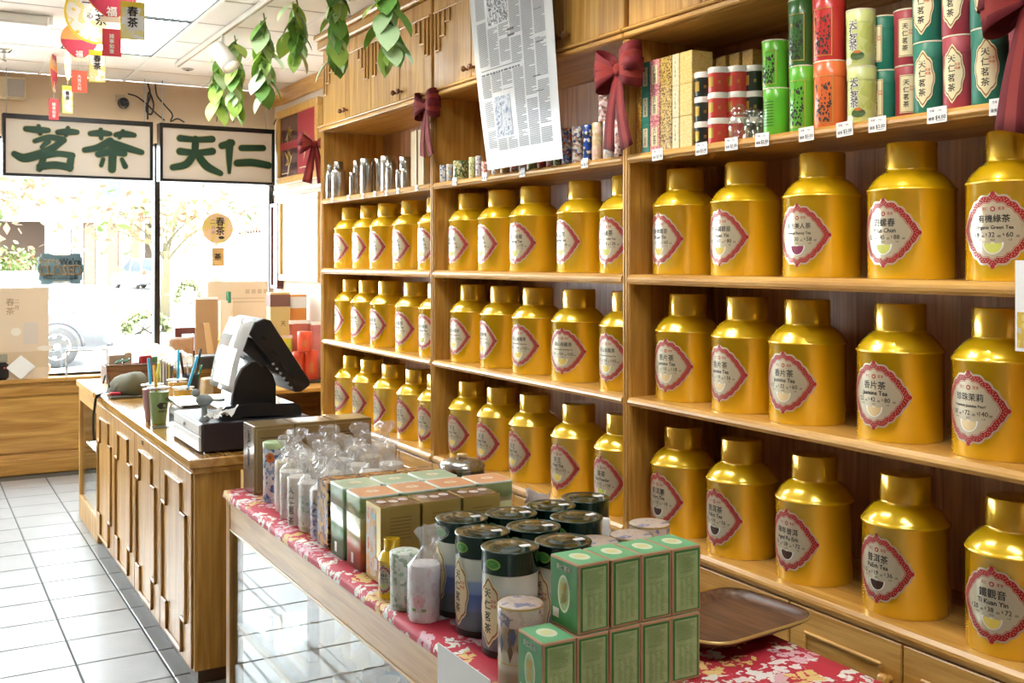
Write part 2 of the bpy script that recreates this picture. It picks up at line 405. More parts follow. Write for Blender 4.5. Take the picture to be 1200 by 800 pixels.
for b in range(4):
    y1, y0 = DIV[b] - .0185, DIV[b + 1] + .0185
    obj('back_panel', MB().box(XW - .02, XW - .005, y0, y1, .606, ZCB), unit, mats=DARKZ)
    for zi, (zt, zb) in enumerate(ZS):
        s = obj('shelf_board', MB().box(XS + .012, XW - .021, y0, y1, zb + .004, zt), unit, mats=OAKY)
        yy0, yy1 = y0 - .0, y1 + .0
        pr = [(XS - .004, zb), (XS + .012, zb), (XS + .012, zt), (XS, zt), (XS - .006, zt - .006), (XS - .010, zt - .010), (XS - .012, zt - .018), (XS - .010, zb + .008), (XS - .006, zb + .005)]
        q = MB(); n = len(pr); q.add([(x, yy0, z) for x, z in pr] + [(x, yy1, z) for x, z in pr], [tuple(range(n)), tuple(range(2 * n - 1, n - 1, -1))] + [(i, n + i, n + (i + 1) % n, (i + 1) % n) for i in range(n)])
        obj('shelf_lip', q, s, mats=PALEY)
        for sy in (y0 + .004, y1 - .004) if zi < 3 else ():    # brass shelf pins
            obj('shelf_pin', MB().ball((XS + .05, sy, zb - .012), .006, 8), s, mats=mat('brass_pin', (.5, .35, .12), .3, 1.))
# wall cabinets above, one unit per bay, four doors each
knobm = mat('brown_knob', (.20, .07, .025), .22, 0, .5, .6)
def fret(q, y0, y1, x, low):
    """stepped rectangles hanging from the top rail, deepest at the hinge side"""
    w_ = y1 - y0; zt = 2.80; t = .011
    def bar(fa, fb, za, zb):
        a, b = sorted((y0 + w_ * fa, y0 + w_ * fb) if low else (y1 - w_ * fa, y1 - w_ * fb)); q.box(x - .010, x, a, b, za, zb, 0, .003)
    e = t / w_
    for f0, f1, zd in ((.06, .20, .19), (.20, .34, .125), (.34, .48, .065)):
        bar(f0, f1, zt - zd, zt - zd + t); bar(f1 - e, f1, zt - zd + t, zt)
    bar(.06, .06 + e, zt - .19 + t, zt); bar(.02, .98, zt, zt + t)
bay_lab = ['closest to the shop window', 'behind the hanging newspaper', 'over the stacked red and green tea tins', 'past the last divider']
for b in range(4):
    y1, y0 = DIV[b] + (.018 if b == 0 else -.002), DIV[b + 1] + .002
    c = thing('wall_cabinet', 'oak wall cabinet with fretwork doors, ' + bay_lab[b], 'cabinet', (0, 0, 0), group='wall cabinets over the shelves')
    obj('body', MB().box(XS + .02, XW - .005, y0, y1, ZCB + .002, ZCT), c, mats=OAKY)
    q = MB().box(XS - .018, XS + .02, y0, y1, ZCB + .002, ZCB + .024, 0, .005).box(XS - .028, XS + .02, y0, y1, ZCB + .024, ZCB + .036, 0, .004)
    obj('bottom_moulding', q, c, mats=PALEY)
    q = MB().box(XS - .03, XS + .02, y0, y1, 2.895, ZCT + .02, 0, .008).box(XS - .055, XS + .02, y0, y1, ZCT + .02, ZC - .001, 0, .01)
    obj('crown_moulding', q, c, mats=PALEY)
    ya, yb = DIV[b + 1] + .01, DIV[b] - .01; dw = (yb - ya) / 4
    for k in range(4):
        a, e = ya + k * dw + .003, ya + (k + 1) * dw - .003
        d = obj('door', MB().box(XS - .002, XS + .019, a, e, ZCB + .042, 2.89, 0, .004), c, mats=OAKZ)
        q = MB(); fret(q, a, e, XS - .002, k % 2 == 0); obj('fretwork', q, d, mats=PALEZ)
        ky = a + .03 if k % 2 else e - .03
        q = MB(); q.lathe([(.007, 0), (.006, .012), (.013, .018), (.0145, .026), (.010, .033), (.001, .035)], 14, 0, Matrix.Translation((XS - .002, ky, ZCB + .085)) @ Matrix.Rotation(-PI / 2, 4, 'Y'))
        obj('knob', q, d, mats=knobm)
# base cabinets below the bottom board
for b in range(4):
    y1, y0 = DIV[b] - .002, DIV[b + 1] + .002
    c = thing('base_cabinet', 'oak base cabinet with moulded doors under the shelves, ' + ['closest to the shop window', 'in the newspaper bay', 'beside the walnut trays', 'past the last divider'][b], 'cabinet', (0, 0, 0), group='base cabinets under the shelves')
    obj('body', MB().box(XS + .018, XW - .022, y0 + .02, y1 - .02, .0, .602), c, mats=OAKY)
    dw = (y1 - y0) / 4
    for k in range(4):
        a, e = y0 + k * dw + .003, y0 + (k + 1) * dw - .003
        d = obj('door', MB().box(XS - .006, XS + .017, a, e, .05, .6, 0, .003), c, mats=OAKY)
        q = MB(); x = XS - .006
        for (ya, yb, za, zb) in ((a + .06, e - .06, .525, .535), (a + .06, e - .06, .11, .12), (a + .06, a + .07, .12, .525), (e - .07, e - .06, .12, .525)): q.box(x - .008, x, ya, yb, za, zb, 0, .003)
        obj('panel_moulding', q, d, mats=PALEY)
        ky = a + .035 if k % 2 else e - .035
        obj('knob', MB().lathe([(.009, 0), (.008, .012), (.017, .02), (.019, .03), (.012, .038), (.001, .04)], 14, 0, Matrix.Translation((x, ky, .5)) @ Matrix.Rotation(-PI / 2, 4, 'Y')), d, mats=PALEZ)
    obj('plinth', MB().box(XS + .03, XS + .05, y0 + .02, y1 - .02, 0, .048), c, mats=OAKY)

# ================================================================== gold tea canisters
goldm = mat('gold_canister', (.86, .55, .005), .26, .35, .5, 1., var=(3, .08))
goldm2 = mat('gold_canister_cap', (.74, .46, .006), .2, .5, .5, .8)
for m_ in (goldm, goldm2): m_.node_tree.nodes['Principled BSDF'].inputs['Coat IOR'].default_value = 1.6    # glossy lacquer
captop = goldm2       # the cap tops are the same lacquer; what they mirror makes them dark
silver = mat('label_foil', (.56, .50, .36), .28, .3, .5, .5)
redm = mat('label_red', (.36, .006, .010), .5)
inkm = mat('label_ink', (.02, .018, .02), .5)
whitem = mat('white_card', (.85, .85, .83), .55)
RC, HC = .115, .372
CB = MB().lathe([(RC - .002, 0), (RC, .004), (RC, .236), (RC + .003, .238), (RC + .003, .243), (RC - .001, .246), (RC - .004, .252), (.100, .268), (.088, .281), (.076, .289), (.069, .293), (.067, .298), (.067, .302)], 48, 0)
CBm = CB.mesh('body', goldm)
CC = MB().lathe([(.0685, .2985), (.0685, .366), (.066, .3705)], 40, 0, None, True, False).lathe([(.066, .3705), (.05, .3715), (.0001, .3718)], 40, 1, None, False, False)
CCm = CC.mesh('cap', [goldm2, captop])
ql = [(0, 1), (.07, .965), (.13, .90), (.22, .91), (.31, .90), (.38, .84), (.42, .77), (.52, .74), (.58, .67), (.62, .58), (.71, .52), (.76, .43), (.80, .34), (.88, .27), (.92, .18), (.97, .09), (1, 0)]
HX, HY = .1035, .094
outl = [(x * HX, y * HY) for x, y in ql] + [(x * HX, -y * HY) for x, y in ql[-2::-1]] + [(-x * HX, -y * HY) for x, y in ql[1:]] + [(-x * HX, y * HY) for x, y in ql[-2:0:-1]]
def label_mesh(zh, en, p1, p2, p3, cup):
    mb = MB(); zc = .124
    cp = lambda off: cyl_map(RC + off, 0, zc)
    put2d(mb, rings2d(outl, 0, 1, 6), cp(.0006), 0)
    put2d(mb, rings2d(outl, .79, .945, 1), cp(.0009), 1)
    put2d(mb, rings2d(outl, .755, .77, 1), cp(.0009), 1)
    n = len(outl)
    for i in range(0, n):            # scroll ornament: pale curls through the red band
        a, b2 = outl[i], outl[(i + 1) % n]
        for t, kk in ((.15, .84), (.6, .895)):
            x, y = (a[0] + (b2[0] - a[0]) * t) * kk, (a[1] + (b2[1] - a[1]) * t) * kk
            put2d(mb, ell2d(x, y, .0014, .0012, 6), cp(.0012), 0)
    for (x, y) in ((0, .088), (0, -.088), (.097, 0), (-.097, 0)): put2d(mb, ell2d(x, y, .006, .006, 10), cp(.0013), 1)
    put2d(mb, ell2d(0, .051, .0065, .0062, 12), cp(.001), 1); put2d(mb, ell2d(0, .051, .0035, .0034, 10), cp(.0013), 0)
    put2d(mb, text2d('天仁', .0085, .01), cyl_map(RC + .001, -.0205, zc + .051), 1); put2d(mb, text2d('茗茶', .0085, .01), cyl_map(RC + .001, .0205, zc + .051), 1)
    zs = .0235 if len(zh) < 4 else (.0205 if len(zh) < 5 else .018)
    put2d(mb, text2d(zh, zs, .018), cyl_map(RC + .001, 0, zc + .026), 2)
    es = min(.0165, .118 / max(1, len(en)) * 1.75)
    put2d(mb, text2d(en, es, .03), cyl_map(RC + .001, 0, zc + .006), 2)
    for x, p in ((-.042, p1), (0, p2), (.042, p3)):
        put2d(mb, text2d('$', .008, .01), cyl_map(RC + .001, x - .0165, zc - .011), 2)
        put2d(mb, text2d(p, .0165, .012), cyl_map(RC + .001, x - .003, zc - .012), 2); put2d(mb, text2d('.00', .008, .01), cyl_map(RC + .001, x + .0145, zc - .0155), 2)
    for x, p in ((-.038, '4OZ'), (0, '8OZ'), (.04, '1LB')): put2d(mb, text2d(p, .006, .005), cyl_map(RC + .001, x, zc - .024), 2)
    put2d(mb, ell2d(0, -.030, .0265, .029, 18, PI, 2 * PI), cp(.001), 3); put2d(mb, ell2d(0, -.032, .0225, .0245, 18, PI, 2 * PI), cp(.0013), 4)
    return mb.mesh('label', [silver, redm, inkm, whitem, mat('cup_' + cup[0], cup[1], .5)])
tea = {'y': ('yellow', (.72, .55, .10)), 'g': ('green', (.58, .60, .12)), 'm': ('magenta', (.25, .02, .08)), 'c': ('cream', (.72, .55, .28)), 'd': ('dark', (.05, .015, .008))}
LT = {
 'ty': ('名茶鐵觀音', 'Ti Kuan Yin', '15', '30', '60', 'y'), 'ty2': ('名茶鐵觀音', 'Ti Kuan Yin', '42', '42', '80', 'y'),
 'ob': ('東方美人茶', 'Oriental Beauty Tea', '15', '30', '58', 'm'), 'pl': ('碧螺春', 'Pi Lo Chun', '23', '45', '88', 'g'),
 'og': ('有機綠茶', 'Organic Green Tea', '18', '32', '60', 'g'), 'j1': ('香片茶', 'Jasmine Tea', '5', '10', '18', 'c'), 'j2': ('香片茶', 'Jasmine Tea', '10', '19', '36', 'c'),
 'j3': ('香片茶', 'Jasmine Tea', '17', '32', '60', 'c'), 'j4': ('香片茶', 'Jasmine Tea', '22', '42', '80', 'c'), 'jp': ('珍珠茉莉', 'Premium Jasmine Pearl', '38', '72', '140', 'c'),
 'pe': ('普洱茶', 'PuErh Tea', '5', '10', '18', 'd'), 'pe2': ('普洱茶', 'PuErh Tea', '10', '19', '36', 'd'), 'ap': ('陳年普洱', 'Aged Pu Erh', '20', '38', '72', 'd'), 'ty3': ('鐵觀音', 'Ti Kuan Yin', '20', '38', '72', 'y'),
 'oo': ('烏龍茶', 'Oolong Tea', '10', '19', '36', 'g'), 'oo2': ('凍頂烏龍', 'Oolong Tea', '38', '72', '75', 'g'), 'jg': ('玉綠茶', 'Japanese Green Tea', '10', '18', '36', 'g'),
 'am': ('高山烏龍茶', 'High Mountain Oolong Tea', '28', '54', '105', 'y'), 'kt': ('天王', "King's Tea", '20', '38', '72', 'y'), 'gp': ('珠茶', 'Gun Powder', '8', '15', '28', 'g')}
LM = {}
def label_for(k):
    if k not in LM: LM[k] = label_mesh(*LT[k][:5], tea[LT[k][5]])
    return LM[k]
rowname = ['upper row', 'middle row', 'bottom row']
bayname = ['silver tin bay', 'newspaper bay', 'gift box bay']
CY_ = {(0, 0): [6.165, 5.86, 5.59, 5.25, 4.925], (1, 0): [4.57, 4.27, 3.97, 3.59, 3.285], (2, 0): [2.955, 2.64, 2.30, 1.975, 1.66],
       (0, 1): [6.16, 5.88, 5.57, 5.23, 4.92], (1, 1): [4.56, 4.255, 3.95, 3.63, 3.285], (2, 1): [2.94, 2.63, 2.36, 2.01, 1.705],
       (0, 2): [6.16, 5.86, 5.53, 5.21, 4.93], (1, 2): [4.57, 4.285, 3.985, 3.63, 3.31], (2, 2): [2.955, 2.65, 2.33, 1.995, 1.66]}
CR = {(0, 0): [6, 1, 5, 4, 6], (1, 0): [3, -2, 9, -4, 5], (2, 0): [-3, 1, 6, 1.5, 9], (0, 1): [-11, 3, 5, 10, 8], (1, 1): [4, -8, 10, 20, 4], (2, 1): [9, -2, 7, 4, -4],
      (0, 2): [5, 2, -7, 5, 8], (1, 2): [6, 6, -1, 7, 5], (2, 2): [0, -2, 0, 0, 8]}
CT = {(0, 0): ['oo'] * 5, (1, 0): ['oo', 'oo', 'oo2', 'oo', 'jg'], (2, 0): ['ty', 'ty2', 'ob', 'pl', 'og'], (0, 1): ['oo2', 'oo2', 'oo', 'oo', 'oo2'], (1, 1): ['am'] * 5,
      (2, 1): ['j1', 'j2', 'j3', 'j4', 'jp'], (0, 2): ['kt'] * 5, (1, 2): ['kt', 'kt', 'kt', 'kt', 'gp'], (2, 2): ['pe', 'pe2', 'ap', 'pe2', 'ty3']}
for (b, r), ys in CY_.items():
    for k, y in enumerate(ys):
        en = LT[CT[b, r][k]][1]
        lab = 'gold canister of %s, %s from window end, %s, %s' % (en, ORD[k], rowname[r], bayname[b])
        x = XS + .03 + RC + random.uniform(-.004, .006)
        t = thing('tea_canister', lab, 'canister', (x, y, ZS[r + 1][0] + .0005), group='gold tea canisters on the shelves')
        obj('body', CBm, t); obj('cap', CCm, t, None, (0, 0, random.uniform(0, 6)))
        # label faces the aisle (-x), turned a little to the viewer
        obj('label', label_for(CT[b, r][k]), t, None, (0, 0, -PI / 2 + math.radians(CR[b, r][k])))
# ================================================================== goods on the top display shelf
Z1 = ZS[0][0] + .0005
def depth(x, y): return x * SY + y * CY
def y_from_left(uL, x, r):
    lo, hi = .8, 9.
    for _ in range(50):
        m = (lo + hi) / 2; d, q = depth(x, m), x * CY - m * SY
        if 600 + F * math.tan(math.atan2(q, d) - math.asin(r / math.hypot(d, q))) < uL: hi = m
        else: lo = m
    return m
_tinc = {}
def tin(name, label, cat, x, y, z, r, h, bm, lm, lid=.22, group=None, rz=0., style='flat', rim=None):
    """round tin: body and lid as parts (meshes shared between equal tins)"""
    t = thing(name, label, cat, (x, y, z), rz, group)
    key = (round(r, 3), round(h, 3), bm.name, lm.name, lid, style)
    if key not in _tinc:
        hl = h * lid
        b = MB().lathe([(r - .001, 0), (r, .002), (r, h - hl)], 32)
        if style == 'neck':
            b = MB().lathe([(r - .001, 0), (r, .002), (r, h * .70), (r * .93, h * .76), (r * .62, h * .79), (r * .62, h * .83)], 28)
            l = MB().lathe([(r * .68, h * .80), (r * .68, h * .97), (r * .6, h), (.0001, h)], 28, 0, None, True, False)
        elif style == 'dome':
            l = MB().lathe([(r + .001, h - hl), (r + .0015, h - .006), (r + .003, h - .003), (r + .002, h), (r - .006, h - .001), (r - .011, h - .003), (r * .55, h + .004), (r * .25, h + .003), (.0001, h + .004)], 36, 0, None, True, False)
        else:
            l = MB().lathe([(r + .0012, h - hl), (r + .0012, h - .002), (r - .001, h), (.0001, h)], 32, 0, None, True, False)
        _tinc[key] = (b.mesh('body', bm), l.mesh('lid', lm))
    bo = obj('body', _tinc[key][0], t); lo = obj('lid', _tinc[key][1], t)
    if rim:
        k2 = key + (rim.name,)
        if k2 not in _tinc: _tinc[k2] = MB().lathe([(r + .0016, h - .004), (r + .0022, h - .002), (r + .0016, h)], 32, 0, None, False, False).mesh('rim', rim)
        obj('rim', _tinc[k2], lo)
    return t
def tin_px(name, label, cat, uL, uR, vt, x, z, bm, lm, h=None, **k):
    p = on_x((uL + uR) / 2, 300, x); d = depth(p.x, p.y); r = round((uR - uL) / 2 * d / F, 3)
    hh = h or round(H + (HZ - vt) * d / F - z, 3)
    return tin(name, label, cat, x, p.y, z, r, hh, bm, lm, **k), r, hh
steel = mat('brushed_steel', (.52, .51, .48), .26, 1., var=(40, .15)); steel2 = mat('bright_steel', (.50, .49, .46), .2, 1.)
# --- silver tins (bay by the window)
for k, (a, b, v, x, st) in enumerate([(382, 390, 193, 2.275, 'neck'), (388, 405, 189, 2.32, 'neck'), (409.5, 416, 202, 2.29, 'flat'), (414, 423, 188, 2.36, 'flat'), (422, 437.5, 186, 2.32, 'flat'), (439, 449, 186, 2.38, 'flat'), (446, 463, 183, 2.36, 'flat'), (452, 464, 191, 2.285, 'flat'), (464, 471, 199, 2.28, 'flat'), (470, 482, 198, 2.285, 'flat'), (468, 483, 184, 2.42, 'flat')]):
    tin_px('steel_tin', ['small brushed steel tin with narrow screw neck at the window end', 'brushed steel tea tin with broad neck second along the shelf', 'slim short steel tin standing ahead of taller ones', 'tall plain steel tin third from the bow', 'broad tall steel tin with straight sides', 'slim steel tin behind the broad tall ones', 'tallest broad steel tin of the row', 'shorter steel tin standing ahead of the tallest one', 'slim low steel tin beside the tallest one', 'low wide steel tin next to tall tan boxes', 'dark lidded steel tin at the back near tan boxes'][k], 'tin', a, b, v, x, Z1, steel, steel2, style=st, group='silver tins on the top shelf')
tanb = mat('tan_carton', (.50, .36, .16), .5)
for k, (a, b) in enumerate([(487.5, 494.5), (496, 503)]):
    y1, y0 = on_x(a, 200, 2.29).y, on_x(b, 200, 2.29).y
    t = thing('tall_carton', ['tall tan carton beside the silver tins', 'tall tan carton against the divider with the bow'][k], 'box', (2.29, (y0 + y1) / 2, Z1))
    w_ = (y1 - y0) / 2
    obj('body', MB().box(-.03, .03, -w_, w_, 0, .285, 0, .003), t, mats=tanb); obj('edge_strip', MB().box(-.032, -.0302, -w_, -w_ + .012, 0, .285), t, mats=mat('pale_strip', (.72, .62, .42), .5))
# --- washi paper tins (bay behind the newspaper)
W = [(.80, .78, .72)]
wp = {'blue_white': [(.75, .76, .78), (.10, .16, .40), (.55, .62, .75), (.8, .8, .78)], 'camo': [(.10, .16, .05), (.35, .38, .14), (.05, .08, .03), (.62, .58, .36)], 'lime': [(.62, .66, .30), (.75, .78, .5), (.45, .5, .2)],
      'grey': [(.62, .6, .62), (.3, .28, .34), (.78, .75, .76)], 'orange': [(.75, .40, .08), (.8, .6, .2), (.75, .65, .5)], 'redwhite': [(.8, .75, .68), (.6, .08, .06), (.75, .55, .4)], 'pink': [(.8, .5, .55), (.8, .68, .62), (.7, .3, .4)],
      'green': [(.40, .58, .16), (.7, .75, .5), (.5, .6, .2)], 'red': [(.62, .05, .04), (.7, .1, .06), (.1, .03, .02)], 'navyred': [(.06, .09, .30), (.6, .15, .08), (.2, .35, .55), (.75, .65, .5)], 'dots': [(.75, .74, .68), (.12, .11, .22), (.5, .3, .2), (.8, .78, .7)],
      'navy': [(.02, .07, .42), (.75, .72, .65), (.04, .05, .10), (.02, .1, .5)], 'peach': [(.78, .50, .42), (.8, .65, .5), (.7, .55, .25)], 'sky': [(.35, .48, .68), (.78, .7, .55), (.55, .4, .25), (.6, .68, .78)], 'rosy': [(.75, .5, .5), (.2, .12, .1), (.8, .7, .66), (.5, .25, .2)]}
wl = [(515.5, 523, 'blue_white', .086), (523.2, 530.5, 'sky', .086), (531, 549, 'camo', .092), (549.6, 557, 'lime', .1), (557.3, 564.5, 'grey', .1), (564.5, 576, 'redwhite', .068), (576, 586, 'blue_white', .068), (586.5, 597.5, 'orange', .07), (597.8, 607.5, 'redwhite', .07), (607.8, 617, 'pink', .07),
      (617.5, 629.5, 'green', .072), (629.8, 640, 'red', .072), (640.2, 648.3, 'redwhite', .072), (648.5, 658.6, 'camo', .08), (658.8, 670.3, 'navyred', .145), (670.5, 682.8, 'dots', .145), (683, 693.6, 'navy', .145), (694, 706.5, 'peach', .145), (707, 719.4, 'sky', .145), (720.3, 730, 'rosy', .14)]
wn = {'blue_white': 'blue and white', 'camo': 'dark green leaf', 'lime': 'pale lime', 'grey': 'grey', 'orange': 'orange', 'redwhite': 'red and cream', 'pink': 'pink', 'green': 'fresh green', 'red': 'red and black', 'navyred': 'navy and red floral', 'dots': 'white and black blossom', 'navy': 'deep blue floral', 'peach': 'peach floral', 'sky': 'sky blue cloud', 'rosy': 'rosy floral'}
for k, (a, b, c, h) in enumerate(wl):
    m = pattern('washi_' + c, wp[c], 130 if h < .12 else 95, 'voronoi')
    tin_px('washi_tin', '%s %s paper covered tea tin, %s along the shelf from the divider' % ('tall' if h > .12 else 'small', wn[c], ORD[k] if k < 12 else ['thirteenth', 'fourteenth', 'fifteenth', 'sixteenth', 'seventeenth', 'eighteenth', 'nineteenth', 'twentieth'][k - 12]), 'tin', a, b, 0, 2.285, Z1, m, m, h=h, lid=.3, group='washi paper tins on the top shelf')
tin_px('washi_tin', 'rosy floral paper tin stacked on top of another tin behind the bow', 'tin', 701, 718, 0, 2.30, Z1 + .1455, pattern('washi_rosy', wp['rosy'], 95), MATS['washi_rosy'], h=.145, lid=.3, group='washi paper tins on the top shelf')
# --- patterned gift boxes in columns
inkb = mat('print_ink', (.03, .025, .02), .6)
creaml = mat('cream_label', (.80, .72, .46), .5)
def card_box(name, label, cat, x, y, z, sx, sy, sz, mats, group=None, rz=0., deco=None):
    t = thing(name, label, cat, (x, y, z), rz, group)
    obj('carton', MB().box(-sx / 2, sx / 2, -sy / 2, sy / 2, 0, sz, 0, .0015), t, mats=mats)
    if deco:
        q = MB(); deco(q, sx, sy, sz); obj('print', q, t, mats=deco.mats)
    return t
def dl(q, sx, sy, sz):     # cream label with characters on the aisle face
    x = -sx / 2 - .0006
    q.quad((x, sy * .30, sz * .2), (x, -sy * .30, sz * .2), (x, -sy * .30, sz * .82), (x, sy * .30, sz * .82), 0)
    for i, ch in enumerate('天仁茗茶'): put2d(q, text2d(ch, sy * .34), flat_map((x - .0006, 0, sz * (.72 - .14 * i)), (0, -1, 0), (0, 0, 1)), 1)
dl.mats = [creaml, inkb]
cols = [('orange and gold', 741, 750, [(.62, .30, .04), (.70, .48, .12), (.5, .2, .03)], 2), ('teal green', 750.5, 759.5, [(.02, .20, .14), (.03, .24, .17)], 3), ('pink brocade', 760, 771.6, [(.62, .22, .25), (.70, .42, .36), (.5, .1, .14)], 3),
        ('black and gold brocade', 772, 785.5, [(.50, .34, .08), (.12, .06, .02), (.58, .42, .12)], 2), ('cream', 786, 794.5, [(.72, .62, .40), (.66, .52, .28)], 3), ('gold', 795, 809.5, [(.66, .46, .12), (.74, .56, .22)], 3)]
for nm, a, b, c, n in cols:
    y1, y0 = on_x(a, 100, 2.27).y, on_x(b, 100, 2.27).y; m = pattern('brocade_' + nm.replace(' ', '_'), c, 260)
    hh = .325 / n; y1 = min(y1, 3.078)
    for k in range(n):
        card_box('gift_box', '%s gift box, %s of its column' % (nm, ['bottom', 'top'][k] if n == 2 else ['bottom', 'middle', 'top'][k]), 'box', 2.32, (y0 + y1) / 2, Z1 + k * hh, .09, y1 - y0 - .001, hh - .0005, m, 'gift boxes stacked in columns', deco=dl if nm in ('teal green', 'cream', 'pink brocade') else None)
gb = pattern('brocade_dull_gold', [(.40, .25, .05), (.46, .30, .08), (.30, .17, .035)], 300)
for k, u in enumerate([812, 823, 838, 853.5, 869]):
    p = on_x(u, 60, 2.42)
    for j in range(2):
        card_box('gift_box', 'dull gold gift box %s, %s column behind the jars' % (['lower', 'upper'][j], ORD[k]), 'box', 2.46, p.y - .028, Z1 + j * .16, .08, .05, .159, gb, 'gold boxes behind the jars')
# --- stacked jars with white lids
redj = mat('jar_red', (.62, .06, .045), .3, coat=.4); blackj = mat('jar_black', (.02, .03, .022), .3, coat=.4); jl = mat('jar_lid', (.78, .74, .66), .4); goldp = mat('gold_print', (.55, .36, .08), .3, .7)
def jar(label, u, x, k, m):
    p = on_x(u, 100, x)
    t, = [tin('stacked_jar', label, 'jar', x, p.y, Z1 + k * .0825, .0345, .082, m, jl, .24, 'white lidded tea jars')]
    q = MB(); put2d(q, rect2d(-.012, .012, .018, .05, 3), cyl_map(.0350, -.02, 0, PI + .55), 0)
    put2d(q, text2d('茶', .012), cyl_map(.0351, .012, .03, PI + .55), 0)
    obj('print', q, t, mats=goldp)
for k in range(3):
    pos = ['bottom', 'middle', 'top'][k]
    jar('red jar with white lid, %s of the stack ahead of the rest' % pos, 842.5, 2.295, k, redj)
    jar('black jar with white lid, %s of the stack next to the gold boxes' % pos, 826, 2.315, k, blackj)
    jar('red jar with white lid, %s of the stack behind the glass jars' % pos, 864.5, 2.335, k, redj)
    jar('black jar with white lid, %s of the stack beside the green tins' % pos, 884, 2.375, k, blackj)
# --- small clear glass jars
glassj = thin_glass('jar_glass', (.93, .95, .94), .16, .03)
for k, (u, x) in enumerate([(866, 2.262), (883, 2.30), (897, 2.345)]):
    p = on_x(u, 140, x)
    t = thing('glass_jar', ['clear glass jar with glass stopper ahead of the red jars', 'clear glass jar between another glass jar and green tins', 'clear glass jar tucked behind the green tins'][k], 'jar', (x, p.y, Z1), 0, 'clear glass jars')
    s = .8 if k == 0 else .72
    obj('body', MB().lathe([(.030 * s, 0), (.036 * s, .006), (.043 * s, .04), (.041 * s, .075 * s + .01), (.03 * s, .095 * s), (.027 * s, .105 * s)], 24, 0, None, True, False), t, mats=glassj)
    obj('stopper', MB().lathe([(.026 * s, .1 * s), (.034 * s, .108 * s), (.033 * s, .122 * s), (.02 * s, .13 * s), (.012 * s, .138 * s), (.0001, .140 * s)], 24, 0, None, True, False), t, mats=glassj)
# --- paired stacks of tall tins
def vlabel(r, h, kind, zc, sc=1.):
    q = MB(); fn = lambda o: cyl_map(r + .0015 + o, 0, zc)
    if kind == 'oval':
        ov = [(0, 1), (.16, .93), (.30, .84), (.42, .76), (.62, .70), (.80, .58), (.82, .42), (.88, .28), (1, .14), (1.02, 0)]
        ol = [(x, y) for x, y in ov] + [(x, -y) for x, y in ov[-2::-1]] + [(-x, -y) for x, y in ov[1:]] + [(-x, y) for x, y in ov[-2:0:-1]]
        ol = [(x * .030 * sc, y * h * .40) for x, y in ol]
        put2d(q, rings2d(ol, 0, 1, 4), fn(0), 0); put2d(q, rings2d(ol, .86, .93, 1), fn(.0004), 2)
    else:
        put2d(q, rect2d(-.021 * sc, .021 * sc, -h * .34, h * .34, 5), fn(0), 0)
        for sx in (-1, 1): put2d(q, rect2d(sx * .019 * sc - .0008, sx * .019 * sc + .0008, -h * .32, h * .32, 1), fn(.0004), 2)
        for sy in (-1, 1): put2d(q, rect2d(-.019 * sc, .019 * sc, sy * h * .32 - .0008, sy * h * .32 + .0008, 4), fn(.0004), 2)
    n = h * .52 / 4
    for i, ch in enumerate('天仁茗茶'): put2d(q, text2d(ch, n * .86, .015), cyl_map(r + .002, -.002 * sc, zc + n * (1.5 - i)), 1)
    put2d(q, text2d('茗茶', n * .3, .01), cyl_map(r + .002, .013 * sc, zc + n * .9), 3); put2d(q, text2d('精選', n * .3, .01), cyl_map(r + .002, .013 * sc, zc + n * .5), 3)
    return q.mesh('label', [creaml, inkb, mat('label_brown', (.30, .16, .05), .5), mat('label_seal', (.62, .12, .05), .5)])
leafg = mat('gilt_line', (.62, .42, .10), .3, .6)
def plumprint(r, h, zc, ink):
    q = MB(); rnd = random.Random(3); fn = lambda o: cyl_map(r + .0014 + o, 0, zc)
    for s in (-1, 1): put2d(q, rect2d(s * .028 - .001, s * .028 + .001, -h * .36, h * .34, 1), fn(0), 1); put2d(q, rect2d(-.028, .028, s * h * .35 - .001, s * h * .35 + .001, 6), fn(0), 1)
    for i in range(70):
        x, y = rnd.uniform(-.024, .024), rnd.uniform(-h * .32, h * .24); put2d(q, ell2d(x, y, rnd.uniform(.0015, .004), rnd.uniform(.002, .006), 6), fn(.0003), 0)
    put2d(q, rect2d(-.018, -.004, h * .06, h * .30, 2), fn(.0006), 2); put2d(q, text2d('茶', .011), cyl_map(r + .0026, -.011, zc + h * .18), 1)
    return q.mesh('plum_print', [inkb, leafg, ink])
lg = mat('bright_green_tin', (.13, .50, .035), .3, coat=.4); dg = mat('moss_green_tin', (.045, .16, .035), .3, coat=.4); rt = mat('scarlet_tin', (.60, .04, .035), .3, coat=.4); ot = mat('vermilion_tin', (.75, .16, .04), .3, coat=.4)
lime = pattern('pale_green_tin', [(.52, .58, .16), (.60, .66, .25), (.55, .62, .35)], 14, 'noise'); teal = mat('teal_tin', (.015, .19, .125), .45, var=(60, .15)); maroon = mat('maroon_tin', (.38, .045, .065), .45, var=(60, .15))
